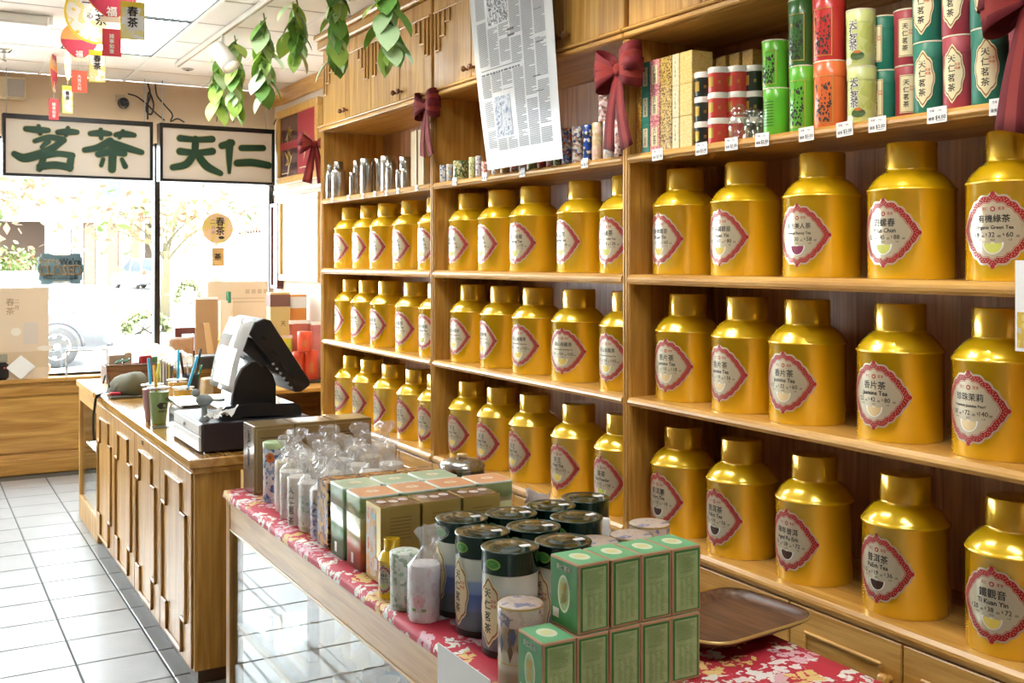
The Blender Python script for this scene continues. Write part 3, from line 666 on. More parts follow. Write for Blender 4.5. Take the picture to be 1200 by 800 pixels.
pairs = [('bright green', 894.5, .038, .145, [lg, lg], ['plain', 'plum'], 2.305), ('moss and bright green', 925, .0375, .195, [lg, dg], ['plum', 'plum'], 2.305), ('vermilion and scarlet', 953.5, .046, .192, [ot, rt], ['plum', 'plum'], 2.31), ('pale green', 993, .0385, .158, [lime, lime], ['script', 'script'], 2.31),
         ('slim teal', 1020.5, .038, .150, [teal, teal], ['rect', 'rect'], 2.375), ('slim maroon', 1049, .040, .152, [maroon, maroon], ['rect', 'rect'], 2.385), ('broad teal beside the maroon ones', 1070.5, .042, .187, [teal, teal], ['oval', 'oval'], 2.315), ('broad maroon', 1104.8, .042, .187, [maroon, maroon], ['oval', 'oval'], 2.315), ('broad teal under the bow', 1138, .043, .19, [teal, teal], ['oval', 'oval'], 2.315), ('last broad maroon', 1182.5, .0445, .19, [maroon, maroon], ['oval', 'oval'], 2.315)]
lidrim = mat('pale_rim', (.70, .66, .50), .4)
for nm, uL, r, h, ms, pr, x in pairs:
    y = y_from_left(uL, x, r)
    for j in (0, 1):
        dz = Z1 + j * (h + .0008)
        t = tin('stacked_tin', '%s tea tin, %s of a pair stacked on the shelf' % (nm, ['lower', 'upper'][j]), 'tin', x, y + (.004 if j else 0), dz, r, h, ms[j], ms[j], .24, 'tall tea tins stacked in pairs', 0., rim=lidrim)
        a = -PI / 2 + math.radians([8, 14, 18, 10, 2, 26, 12, 10, 24, 12][pairs.index((nm, uL, r, h, ms, pr, x))])
        kk = pr[j]
        if kk in ('oval', 'rect'): lm_ = _tinc.setdefault(('vl', kk, r, h), vlabel(r, h, kk, h * .48))
        elif kk == 'script':
            if ('script',) not in _tinc:
                q = MB()
                for i, ch in enumerate('天仁茗茶'): put2d(q, text2d(ch, .027, .09), cyl_map(r + .0014, 0, h * (.72 - .125 * i)), 0); put2d(q, text2d(ch, .027, .01), cyl_map(r + .0018, 0, h * (.72 - .125 * i)), 1)
                put2d(q, ell2d(.012, .028, .02, .012, 12), cyl_map(r + .0012), 2); put2d(q, ell2d(.012, .038, .011, .004, 12), cyl_map(r + .0016), 3); put2d(q, ell2d(-.016, .014, .014, .01, 10), cyl_map(r + .0013), 4)
                _tinc[('script',)] = q.mesh('script_print', [whitem, inkb, mat('leaf_dark', (.06, .12, .03), .5), mat('cup_brown', (.55, .15, .03), .5), mat('blossom', (.75, .72, .62), .5)])
            lm_ = _tinc[('script',)]
        elif kk == 'plum': lm_ = _tinc.setdefault(('plum', r, h, ms[j].name), plumprint(r, h, h * .42, ms[j]))
        else:
            q = MB()
            for i in range(9): put2d(q, rect2d(-.018, .018, h * .2 + i * .009, h * .2 + i * .009 + .002, 5), cyl_map(r + .0014), 0)
            lm_ = q.mesh('text_print', [inkb])
        obj('label', lm_, t, None, (0, 0, a))
# --- price tags on the shelf lip
_pt = {}
def price_tag(u, v, price, shelf, w_=.058, h_=.04):
    p = on_x(u, v, XS - .0135)
    if price not in _pt:
        q = MB().box(-.0006, .0006, -w_ / 2, w_ / 2, 0, h_)
        fn = flat_map((-.0009, 0, 0), (0, -1, 0), (0, 0, 1))
        put2d(q, text2d('優惠', .009, .01), flat_map((-.0009, .016, .011), (0, -1, 0), (0, 0, 1)), 1); put2d(q, text2d('$%d.00' % price, .0135, .02), flat_map((-.0009, -.011, .013), (0, -1, 0), (0, 0, 1)), 1)
        put2d(q, rect2d(-.002, .024, .005, .006), fn, 1); put2d(q, text2d('茶罐', .007), flat_map((-.0009, .014, .031), (0, -1, 0), (0, 0, 1)), 1); put2d(q, text2d('100g', .006), flat_map((-.0009, -.009, .031), (0, -1, 0), (0, 0, 1)), 1)
        _pt[price] = fix_normals(q.mesh('price_tag', [whitem, inkb]))
    o = obj('price_tag', _pt[price], None, (XS - .0135, p.y, p.z - h_ / 2))
    o.rotation_euler = (random.uniform(-.05, .05), 0, 0)
    return tag(o, 'white price tag on the shelf lip ' + shelf, 'price tag', 'price tags on the top shelf lip')
for u, v in [(389, 234), (408, 231.5), (425, 229.5), (439, 227), (452.5, 226), (466, 223.5), (488, 220)]: price_tag(u, v, 6, 'under the silver tins', .034, .03)
for u, v in [(532.5, 212.5), (567.5, 207), (612, 202), (685, 191)]: price_tag(u, v, 5, 'under the washi paper tins', .046, .036)
for (u, v, n), wh in zip([(770.5, 181, 3), (822, 174, 3), (857, 168.5, 3), (893, 163.5, 2), (945, 157, 3), (990, 151, 3), (1028, 145.5, 3), (1098, 134.5, 4), (1172, 124.5, 4)], ['gift boxes', 'black jars', 'red jars', 'glass jars', 'moss green tins', 'scarlet tin', 'slim teal tin', 'broad maroon tin', 'tins with the bow']): price_tag(u, v, n, 'under the ' + wh)

# ================================================================== hanging newspaper, bows, photo card
pt_, pb_ = Vector((2.112, 0, 2.984)), Vector((2.222, 0, 1.992))
yl, yr = 4.095, 3.465
paper = mat('newsprint', (.60, .60, .575), .5, coat=.3); greyi = mat('news_ink', (.13, .13, .14), .6)
L_ = (pt_ - pb_).length; e2 = (pt_ - pb_).normalized()
nfn = lambda off: (lambda x, y: Vector((pb_.x - off, yl - x, pb_.z)) + e2 * y)
news = thing('newspaper_page', 'laminated newspaper page hanging from the ceiling ahead of the wall cabinets', 'newspaper', (0, 0, 0))
q = MB(); W_ = yl - yr; nn = 8
vv = [nfn(0)(W_ * i / nn, L_ * j / nn) + Vector((-.012 * math.sin(3 * j / nn + i / nn * 2), 0, 0)) for j in range(nn + 1) for i in range(nn + 1)]
q.add(vv, [(j * (nn + 1) + i, j * (nn + 1) + i + 1, (j + 1) * (nn + 1) + i + 1, (j + 1) * (nn + 1) + i) for j in range(nn) for i in range(nn)], 0, True)
q.add([p + Vector((.0015, 0, 0)) for p in vv], [(j * (nn + 1) + i, (j + 1) * (nn + 1) + i, (j + 1) * (nn + 1) + i + 1, j * (nn + 1) + i + 1) for j in range(nn) for i in range(nn)], 0, True)
sheet = obj('page', q.mesh('page', [paper]), news)
def bulge(off): 
    g = nfn(off)
    return lambda x, y: g(x, y) + Vector((-.012 * math.sin(3 * y / L_ + x / W_ * 2), 0, 0))
q = MB(); rnd = random.Random(5); cw = (W_ - .09) / 6
blocks = [(1.1 * cw, 2.9 * cw, .60, .80), (1 * cw, 2.55 * cw, .13, .30)]
for c in range(6):
    y = .075 if c else .09
    while y < L_ - .03:
        x0 = .045 + c * cw; xx = c * cw
        if any(a - .6 * cw < xx < b_ - .2 * cw and y0 - .01 < y < y1 + .01 for a, b_, y0, y1 in blocks) or (.395 < y < .425 and c < 4) or rnd.random() < .012: y += .014; continue
        put2d(q, rect2d(x0, x0 + cw * .88 * (rnd.uniform(.4, .9) if rnd.random() < .12 else 1), y, y + .0034, 1), bulge(.0012), 0); y += .0062
put2d(q, rect2d(.05, .05 + 3.7 * cw, .418, .4215, 4), bulge(.0012), 1)
for c, y in ((4.6, .34), (5, .47), (4.8, .28), (5, .60)): put2d(q, rect2d(.05 + c * cw, .05 + (c + .6) * cw, y, y + .004, 1), bulge(.0014), 1)
x_ = .05                      # headlines too small to read: word-sized marks
while x_ < .05 + 3.5 * cw:
    w2 = rnd.uniform(.012, .034); put2d(q, rect2d(x_, x_ + w2, .398, .406, 1), bulge(.0014), 1); x_ += w2 + .007
for r_ in (0, 1): put2d(q, rect2d(.045 + 2.75 * cw, .045 + 3.35 * cw, .555 - .024 * r_, .565 - .024 * r_, 1), bulge(.0014), 1)
obj('print', q.mesh('print', [mat('news_text', (.22, .22, .23), .6), greyi]), news)
for (a, b_, y0, y1), cc in zip(blocks, ([(.05, .05, .05), (.5, .5, .5), (.15, .15, .15), (.7, .7, .69)], [(.10, .13, .20), (.30, .34, .42), (.48, .50, .53), (.15, .19, .28)])):
    q = MB(); put2d(q, rect2d(.045 + a, .045 + b_, y0, y1, 4), bulge(.0015), 0); obj('photo', q.mesh('photo', [pattern('photo_%d' % (y0 * 100), cc, 45, 'noise', .5)]), news)
velvet = mat('bow_velvet', (.15, .004, .010), .75); glit = mat('bow_glitter', (.32, .03, .024), .5, .2, bump=(900, .6))
def ribbon(path, widths, dirs):
    """strip swept along a path; the middle third is the glitter stripe"""
    mb = MB(); cols_ = [-1, -.4, .4, 1]; n = len(path)
    for i in range(n):
        for c in cols_: mb.v.append(tuple(Vector(path[i]) + Vector(dirs[i]) * (widths[i] * c)))
    for i in range(n - 1):
        for k in range(3): mb.f.append((i * 4 + k, i * 4 + k + 1, i * 4 + k + 5, i * 4 + k + 4)); mb.m.append(1 if k == 1 else 0); mb.sm.append(True)
    return mb
def bow(label, loc, rz, s=1., tilt=0.):
    t = thing('ribbon_bow', label, 'bow', loc, rz, 'red ribbon bows on the shelf posts'); t.rotation_euler = (0, tilt, rz); t.scale = (s,) * 3
    for sg, lift in ((1, .35), (-1, .35), (1, -.25), (-1, -.25)):   # loops
        n = 17; pa = []; wi = []; di = []
        for i in range(n):
            f = i / (n - 1); e = math.sin(PI * f)
            pa.append((sg * (.012 + .105 * e), -.02 - .05 * math.sin(2 * PI * f) * .8 - .012, lift * .10 * e)); wi.append(.014 + .040 * e ** .8); di.append((-sg * lift * .5, 0, 1))
        me = ribbon(pa, wi, di).mesh('loop', [velvet, glit]); o = obj('loop', me, t); md = o.modifiers.new('thick', 'SOLIDIFY'); md.thickness = .002
    for sg in (1, -1):
        pa = [(sg * (.006 + .05 * f), -.03 - .012 * math.sin(3 * f), -.01 - .28 * f) for f in [i / 8 for i in range(9)]]
        wi = [.016 + .02 * (i / 8) for i in range(9)]; mb = ribbon(pa, wi, [(1, 0, .25 * sg)] * 9)
        o = obj('tail', mb.mesh('tail', [velvet, glit]), t); md = o.modifiers.new('thick', 'SOLIDIFY'); md.thickness = .002
    obj('knot', MB().ball((0, -.032, 0), .022, 14, 0, .9, .9, 1.1), t, mats=glit)
# local -y faces the aisle once turned: rz = -90 deg makes local -y point to -x
bow('red velvet bow on the post between silver tins and newspaper', (XS - .006, 4.712, 2.355), -PI / 2, .85)
bow('red velvet bow on the post beside the stacked gift boxes', (XS - .006, 3.10, 2.28), -PI / 2, .98)
bow('red velvet bow at the window end of the shelves', (2.222, 6.372, 2.33), PI - .35, .85)
bow('red velvet bow over the last teal and maroon tins', (XS - .006, 1.49, 2.20), -PI / 2, 1.05)
# photo card hanging in front of the shelf beyond the last canisters
p = on_x(1190, 305, XS - .03)
t = thing('photo_card', 'white bordered photo card hanging from the shelf lip', 'photo card', (XS - .03, p.y, 1.52))
zt, zb = on_x(1190, 305, XS - .03).z - 1.52, on_x(1190, 411, XS - .03).z - 1.52
obj('card', MB().box(-.001, .001, -.12, 0, zb, zt), t, mats=whitem)
q = MB(); q.quad((-.0016, -.005, zb + .008), (-.0016, -.115, zb + .008), (-.0016, -.115, zb + .09), (-.0016, -.005, zb + .09)); obj('photo', q, t, mats=pattern('food_photo', [(.5, .45, .4), (.62, .42, .06), (.7, .55, .15), (.12, .2, .06)], 30, 'noise'))
obj('tape', MB().box(.001, .016, -.08, -.04, -.012, .012), t, mats=mat('clear_tape', (.8, .8, .78), .3))
# ================================================================== display table with red floral cloth
ZT = .765
tx0, tx1, ty0, ty1 = 1.0, 1.675, 1.30, 3.845
tb = thing('display_table', 'oak display table with glass sides and pale edged apron', 'table', (0, 0, 0))
obj('tabletop', MB().box(tx0, tx1, ty0, ty1, .735, .757, 0, .004), tb, mats=OAKY)
for n_, (a, b, c, d) in enumerate([(tx0 + .008, tx0 + .03, ty0 + .05, ty1 - .05), (tx1 - .03, tx1 - .008, ty0 + .05, ty1 - .05), (tx0 + .05, tx1 - .05, ty1 - .03, ty1 - .008), (tx0 + .05, tx1 - .05, ty0 + .008, ty0 + .03)]):
    ap = obj('apron', MB().box(a, b, c, d, .635, .735, 0, .003), tb, mats=OAKY if n_ < 2 else OAKX)
    q = MB().box(a - .004, b + .004, c, d, .722, .7345, 0, .002).box(a - .003, b + .003, c, d, .628, .636, 0, .002); obj('edge_bead', q, ap, mats=PALEY)
for x in (tx0 + .03, tx1 - .03):
    for y in (ty0 + .03, ty1 - .03): obj('leg', MB().box(x - .025, x + .025, y - .025, y + .025, 0, .735, 0, .004), tb, mats=PALEZ)
caseg = thin_glass('case_glass', (.95, .97, .96), .05)
obj('glass_panel', MB().box(tx0 + .016, tx0 + .021, ty0 + .055, ty1 - .055, .04, .63), tb, mats=caseg)
obj('glass_shelf', MB().box(tx0 + .03, tx1 - .03, ty0 + .06, ty1 - .06, .295, .302), tb, mats=caseg)
obj('stretcher', MB().box(tx0 + .008, tx0 + .03, ty0 + .055, ty1 - .055, .0, .05, 0, .003), tb, mats=OAKY)
for x0_, x1_ in ((tx0 + .03, tx0 + .05), (tx1 - .05, tx1 - .03)): obj('shelf_rail', MB().box(x0_, x1_, ty0 + .055, ty1 - .055, .275, .294), tb, mats=OAKY)
cl = floral('floral_cloth', (.55, .03, .055), [(.82, .78, .72), (.80, .70, .68), (.85, .80, .70), (.78, .55, .2), (.8, .8, .74), (.75, .45, .5), (.45, .48, .1)], 15)
# cloth: a sheet with short drops on three sides, softly waved
def cloth():
    mb = MB(); nx, ny = 26, 80; g = []
    sl = [-.03, -.015] + [ (tx1 - tx0) * i / 18 for i in range(19)] + [tx1 - tx0 + .03 * i for i in range(1, 5)]
    sy = [-.03, -.01] + [(ty1 - ty0) * j / 74 for j in range(75)] + [ty1 - ty0 + .012, ty1 - ty0 + .028]
    for s_ in sl:
        for t_ in sy:
            x, y, z = tx0 + s_, ty0 + t_, ZT - .001; wv = .004 * math.sin(t_ * 31) + .003 * math.sin(t_ * 57 + 1)
            if s_ < 0: x = tx0 - .004 - abs(wv) * .5; z = ZT - .001 + s_ * .8
            if s_ > tx1 - tx0: o_ = s_ - (tx1 - tx0); x = tx1 + .008 + abs(wv) * 2 + .05 * o_; z = ZT - .001 - o_
            if t_ > ty1 - ty0: y = ty1 + .004; z = min(z, ZT - .001 - (t_ - (ty1 - ty0)))
            if t_ < 0: y = ty0 - .004; z = min(z, ZT - .001 + t_)
            g.append((x, y, z))
    m = len(sy)
    return mb.add(g, [(i * m + j, (i + 1) * m + j, (i + 1) * m + j + 1, i * m + j + 1) for i in range(len(sl) - 1) for j in range(m - 1)], 0, True)
co = obj('tablecloth', cloth(), None, (0, 0, .0005), mats=cl); tag(co, 'red cotton tablecloth printed with white and yellow blossoms', 'tablecloth')
ZT += .0008
# white card hung on the table edge, wooden cups on the glass shelf
p0, p1 = on_x(513, 745, tx0 - .012), on_x(560, 745, tx0 - .012)
tag(obj('table_card', MB().box(tx0 - .0125, tx0 - .0105, p1.y - .05, p0.y, .55, on_x(513, 745, tx0).z - .004), mats=whitem), 'plain white card hanging on the table apron', 'card')
cupm = mat('pale_wood_cup', (.66, .48, .30), .5)
for k, (u, v) in enumerate([(404, 792), (437, 786), (455, 796), (428, 806)]):
    p = on_z(u, v, .36); t = thing('wooden_cup', 'pale wooden tea cup on the glass shelf under the table', 'cup', (p.x, p.y, .3025), 0, 'wooden cups under the table')
    obj('bowl', MB().lathe([(.02, 0), (.026, .004), (.034, .03), (.036, .058), (.033, .058), (.03, .03), (.001, .012)], 24, 0, None, True, False), t, mats=cupm)
    obj('foot', MB().lathe([(.021, 0), (.021, .0035)], 20, 0), t, mats=cupm)

# ---------------------------------------------------------------- box with printed faces
def faces_box(name, label, cat, x, y, z, sx, sy, sz, base, group, rz=0., parts=()):
    t = thing(name, label, cat, (x, y, z), rz, group)
    key = ('fb', name, sx, sy, sz, base.name)
    if key not in _tinc: _tinc[key] = fix_normals(MB().box(-sx / 2, sx / 2, -sy / 2, sy / 2, 0, sz, 0, .0015).mesh('carton', base))
    obj('carton', _tinc[key], t)
    for nm, me in parts: obj(nm, me, t)
    return t
# --- gold-brown shrink-wrapped boxes at the far end
brz = mat('bronze_carton', (.30, .19, .06), .3, .35, .5, .5); brz2 = mat('pale_bronze', (.42, .30, .13), .3, .4, .5, .5); brs = mat('silver_brown_side', (.33, .27, .22), .25, .4, .5, .5)
sx, sy, sz = .146, .135, .243
q = MB(); fr = flat_map((0, -sy / 2 - .0008, 0), (1, 0, 0), (0, 0, 1))
for a in ((-.066, -.062, .01, .233), (.062, .066, .01, .233), (-.062, .062, .01, .014), (-.062, .062, .229, .233)): put2d(q, rect2d(*a, 1), fr, 0)
put2d(q, rect2d(-.05, .052, .198, .201, 1), fr, 1); put2d(q, rect2d(-.04, .05, .189, .1915, 1), fr, 1)
fl = flat_map((-sx / 2 - .0008, 0, 0), (0, -1, 0), (0, 0, 1)); put2d(q, rect2d(-.066, .066, .003, .24, 1), fl, 2)
for i, ch in enumerate('天仁茗茶'): put2d(q, text2d(ch, .034, .02), flat_map((-sx / 2 - .0014, 0, .205 - .034 * i), (0, -1, 0), (0, 0, 1)), 1)
tp = flat_map((0, 0, sz + .0008), (1, 0, 0), (0, 1, 0)); put2d(q, rect2d(-.066, .066, -.06, .06, 1), tp, 0)
bp = q.mesh('print', [brz2, inkb, brs])
for k in range(3):
    faces_box('bronze_box', 'bronze gift carton in clear film, %s from the counter side at the table end' % ORD[k], 'box', 1.142 + k * .149, 3.77, ZT, sx, sy, sz, brz, 'bronze cartons at the far table end', 0., [('print', bp)])
# --- bagged tins
film = thin_glass('clear_film', (.98, .98, .98), .06, .08, .13)
def bag(t, r, h, seed, lean=0.):
    rnd = random.Random(seed); n = 20; pr = [(r + .002, .002), (r + .004, h * .3), (r + .003, h * .7), (r + .004, h - .004), (r * .8, h + .012), (r * .35, h + .03), (.012, h + .042), (.022, h + .052), (.036, h + .068), (.030, h + .082), (.012, h + .078)]
    vv = []
    for i, (rr, z) in enumerate(pr):
        for k in range(n):
            a = 2 * PI * k / n; j = (.002 if i < 4 else .006 if i < 7 else .010) * rnd.uniform(-.4 if i < 4 else -1, 1); q_ = max(.004, rr + j)
            vv.append((q_ * math.cos(a) + lean * max(0, z - h), q_ * math.sin(a), z + (0 if i < 4 else rnd.uniform(-.005, .005))))
    m = MB().add(vv, [(i * n + k, i * n + (k + 1) % n, (i + 1) * n + (k + 1) % n, (i + 1) * n + k) for i in range(len(pr) - 1) for k in range(n)], 0, False)
    return obj('plastic_bag', m.mesh('plastic_bag', film), t)
whitet = mat('white_tin', (.76, .72, .64), .35); beige = mat('beige_lid', (.66, .56, .38), .45)
bw = pattern('blue_white_print', [(.74, .75, .76), (.70, .72, .75), (.08, .16, .42), (.72, .73, .74), (.3, .4, .6)], 90); gw = pattern('green_white_print', [(.70, .74, .66), (.35, .48, .34), (.74, .76, .70), (.62, .68, .58)], 120)
bl2 = pattern('indigo_white_print', [(.70, .70, .76), (.12, .12, .36), (.66, .66, .74), (.4, .4, .6)], 150); flp = pattern('flower_print', [(.74, .68, .68), (.76, .70, .70), (.78, .74, .73), (.70, .56, .56), (.77, .73, .72), (.75, .70, .68)], 90)
t = tin('paper_tin', 'blue and white printed tin with an orange seal and green top', 'tin', 1.105, 3.585, ZT, .038, .205, bw, mat('green_top', (.42, .56, .28), .4), .10, 'bagged tea tins')
q = MB(); put2d(q, ell2d(0, .155, .016, .017, 16), cyl_map(.0388), 0); put2d(q, text2d('茶', .016), cyl_map(.0394, 0, .155), 1); obj('seal', q, t, None, (0, 0, -PI / 2 + .9), mats=[mat('orange_seal', (.75, .20, .03), .4), inkb])
def scr(r, h, chars, sz):
    q = MB()
    for i, ch in enumerate(chars): put2d(q, text2d(ch, sz, .02), cyl_map(r + .0012, 0, h * .74 - sz * 1.25 * i), 0)
    return q.mesh('script', [inkb])
rows = [(1.10, 3.43, .037, .165, whitet, beige, ''), (1.085, 3.335, .036, .150, flp, whitet, ''), (1.08, 3.24, .036, .150, whitet, whitet, '天仁茗茶'), (1.085, 3.145, .035, .148, gw, whitet, ''), (1.09, 3.05, .036, .148, bl2, whitet, '天仁'),
        (1.19, 3.56, .042, .165, beige, beige, ''), (1.205, 3.455, .042, .16, whitet, beige, ''), (1.29, 3.56, .042, .165, beige, beige, ''), (1.40, 3.56, .042, .165, beige, beige, ''), (1.50, 3.55, .042, .165, whitet, beige, ''), (1.30, 3.44, .04, .15, whitet, whitet, ''), (1.20, 3.35, .036, .15, flp, whitet, ''), (1.19, 3.25, .036, .15, whitet, whitet, ''), (1.20, 3.15, .036, .148, whitet, whitet, ''), (1.31, 3.33, .04, .15, whitet, whitet, ''), (1.31, 3.2, .04, .15, beige, whitet, ''), (1.41, 3.45, .04, .15, whitet, beige, ''), (1.42, 3.3, .04, .15, whitet, whitet, '')]
whr = ['right after the blue tin', 'with flower print behind the white script tin', 'with black script', 'with pale green print', 'with indigo print beside the square tins']
inner = ['first along the bronze cartons', 'white with beige lid behind the first beige one', 'second along the bronze cartons', 'third along the bronze cartons', 'last along the bronze cartons, nearest the shelves', 'plain white in the middle of the cluster', 'with flower print in the inner row', 'plain white behind the black script tin', 'plain white behind the pale green one', 'plain white between inner flower print and shelves', 'beige with white lid in the middle', 'white with beige lid on the shelf side', 'plain white on the shelf side']
for k, (x, y, r, h, bm, lm, tx) in enumerate(rows):
    lab = 'tea tin in a knotted clear bag ' + whr[k] if k < 5 else 'tea tin in a knotted clear bag, ' + inner[k - 5]
    t = tin('bagged_tin', lab, 'tin', x, y, ZT, r, h, bm, lm, .25, 'bagged tea tins')
    if tx: obj('script', scr(r, h, tx, .026), t, None, (0, 0, -PI / 2 + .45))
    bag(t, r, h, k, random.uniform(-.15, .15))
# --- rounded square tins: green row and orange row
def rsq(w_, d_, r, n=5):
    out = []
    for cx, cy, a0 in ((1, 1, 0), (-1, 1, PI / 2), (-1, -1, PI), (1, -1, 1.5 * PI)):
        for i in range(n + 1): a = a0 + PI / 2 * i / n; out.append((cx * (w_ / 2 - r) + r * math.cos(a), cy * (d_ / 2 - r) + r * math.sin(a)))
    return out
def stack_rings(mb, ringsz, mi=0, capb=True, capt=True):
    n = len(ringsz[0][0]); o = len(mb.v)
    for ol, z in ringsz:
        for x, y in ol: mb.v.append((x, y, z))
    for i in range(len(ringsz) - 1):
        for k in range(n): mb.f.append((o + i * n + k, o + i * n + (k + 1) % n, o + (i + 1) * n + (k + 1) % n, o + (i + 1) * n + k)); mb.m.append(mi); mb.sm.append(True)
    if capb: mb.f.append(tuple(o + k for k in range(n - 1, -1, -1))); mb.m.append(mi); mb.sm.append(False)
    if capt: mb.f.append(tuple(o + (len(ringsz) - 1) * n + k for k in range(n))); mb.m.append(mi); mb.sm.append(False)
def zramp(name, stops, h, noise=.15, nscale=18.):
    """print that runs through colours with height, blurred by noise"""
    m = bpy.data.materials.new(name); MATS[name] = m; N, L, b = nodes_of(m)
    tc = N.new('ShaderNodeTexCoord'); sp = N.new('ShaderNodeSeparateXYZ'); L.new(tc.outputs['Object'], sp.inputs[0])
    nz = N.new('ShaderNodeTexNoise'); nz.inputs['Scale'].default_value = nscale; nz.inputs['Detail'].default_value = 5; L.new(tc.outputs['Object'], nz.inputs[0])
    a = N.new('ShaderNodeMath'); a.operation = 'MULTIPLY_ADD'; a.inputs[1].default_value = 1 / h; L.new(sp.outputs[2], a.inputs[0])
    c = N.new('ShaderNodeMath'); c.operation = 'MULTIPLY_ADD'; c.inputs[1].default_value = noise; c.inputs[2].default_value = -noise / 2; L.new(nz.outputs['Fac'], c.inputs[0]); L.new(c.outputs[0], a.inputs[2])
    r = N.new('ShaderNodeValToRGB')
    while len(r.color_ramp.elements) < len(stops): r.color_ramp.elements.new(.5)
    for i, (p_, cc) in enumerate(stops): e = r.color_ramp.elements[i]; e.position = p_; e.color = (*cc, 1)
    L.new(a.outputs[0], r.inputs[0]); L.new(r.outputs[0], b.inputs['Base Color']); b.inputs['Roughness'].default_value = .3; b.inputs['Coat Weight'].default_value = .3
    return m
gbody = zramp('green_tin_print', [(0, (.04, .16, .04)), (.35, (.10, .30, .10)), (.6, (.48, .58, .44)), (.85, (.22, .38, .18)), (1, (.34, .50, .30))], .2, .5)
obody = zramp('orange_tin_print', [(0, (.28, .05, .02)), (.3, (.50, .14, .03)), (.5, (.45, .38, .08)), (.72, (.58, .62, .36)), (.8, (.16, .32, .07)), (1, (.34, .48, .2))], .2, .4)
gtop = mat('green_tin_lid', (.42, .56, .36), .35, coat=.4); otop = mat('orange_tin_lid', (.74, .36, .18), .35, coat=.4); prim = mat('pale_mint_rim', (.66, .74, .66), .3)
def sq_tin(label, x, y, w_, d_, h, bm, tm, rot=0.):
    t = thing('square_tin', label, 'tin', (x, y, ZT), rot, 'rounded square tins')
    key = ('sq', w_, d_, h, bm.name)
    if key not in _tinc:
        b = MB(); stack_rings(b, [(rsq(w_, d_, .014), 0), (rsq(w_, d_, .014), h * .72)])
        l = MB(); stack_rings(l, [(rsq(w_ + .002, d_ + .002, .015), h * .72), (rsq(w_ + .002, d_ + .002, .015), h - .004)], 0, True, False)
        r_ = MB(); stack_rings(r_, [(rsq(w_ + .003, d_ + .003, .015), h - .004), (rsq(w_ + .003, d_ + .003, .015), h), (rsq(w_ - .006, d_ - .006, .012), h + .0005)], 0, False, False)
        tp = MB(); stack_rings(tp, [(rsq(w_ - .006, d_ - .006, .012), h - .001), (rsq(w_ - .006, d_ - .006, .012), h + .0005)])
        for i in range(6):
            a = i * PI / 3; v, f = ell2d(.013 * math.cos(a), .010 * math.sin(a), .008, .006, 8); tp.add([(p[0], p[1], h + .001) for p in v], f, 1)
        lb = MB(); lb.quad((-w_ / 2 - .0008, .015, .012), (-w_ / 2 - .0008, -.002, .012), (-w_ / 2 - .0008, -.002, .04), (-w_ / 2 - .0008, .015, .04))
        _tinc[key] = (b.mesh('body', bm), l.mesh('lid', bm), r_.mesh('rim', prim), tp.mesh('lid_top', [tm, mat('pale_flower', (.80, .70, .52), .4)]), lb.mesh('price_sticker', whitem))
    e = _tinc[key]; obj('body', e[0], t); l = obj('lid', e[1], t); obj('rim', e[2], l); obj('lid_top', e[3], l); obj('price_sticker', e[4], t)
for k in range(3): sq_tin('green topped square tea tin, %s from the table edge' % ORD[k], 1.108 + k * .1205, 2.83, .112, .118, .2, gbody, gtop)
for k in range(4): sq_tin('orange topped square tea tin, %s from the table edge' % ORD[k], 1.108 + k * .1185, 2.703, .112, .118, .2, obody, otop)
bkb = pattern('amber_black_print', [(.05, .02, .01), (.45, .20, .03), (.10, .04, .02), (.6, .35, .08)], 25, 'noise', .25)
for k in range(3): card = faces_box('amber_box', 'black and amber tea carton, %s in the row behind green topped tins' % ORD[k], 'box', 1.108 + k * .1205, 2.945, ZT, .114, .09, .192, bkb, 'black and amber cartons')
# --- gold foil boxes with dark tops
gfo = mat('gold_foil_carton', (.46, .33, .08), .28, .6, .5, .3); gside = pattern('orange_side_print', [(.62, .16, .03), (.55, .5, .4), (.7, .35, .08), (.2, .35, .4)], 25, 'noise')
sx, sy, sz = .112, .1, .197
q = MB(); fr = flat_map((0, -sy / 2 - .0008, 0), (1, 0, 0), (0, 0, 1))
for i in range(7): put2d(q, rect2d(-.03, .03, .165 - i * .009, .1675 - i * .009, 1), fr, 0)
tp = flat_map((0, 0, sz + .0008), (1, 0, 0), (0, 1, 0)); put2d(q, rect2d(-.054, .054, -.048, .048, 1), tp, 1)
for (x, y) in ((-.03, .01), (.0, .0), (.032, .01)): put2d(q, ell2d(x, y, .014, .016, 10), lambda a, b: tp(a, b) + Vector((0, 0, .0006)), 2)
fl = flat_map((-sx / 2 - .0008, 0, 0), (0, -1, 0), (0, 0, 1)); put2d(q, rect2d(-.046, .02, .01, .185, 1), fl, 3); put2d(q, rect2d(.01, .03, .03, .06, 1), lambda a, b: fl(a, b) + Vector((-.0006, 0, 0)), 4)
gp_ = q.mesh('print', [mat('dull_gold_ink', (.24, .15, .03), .4), mat('brown_top', (.13, .065, .035), .25, coat=.5), mat('rose_print', (.62, .52, .46), .4), gside, whitem])
for k in range(3): faces_box('gold_foil_box', 'gold foil tea carton with brown top, %s from the table edge' % ORD[k], 'box', 1.112 + k * .1195, 2.572, ZT, sx, sy, sz, gfo, 'gold foil cartons', 0., [('print', gp_)])
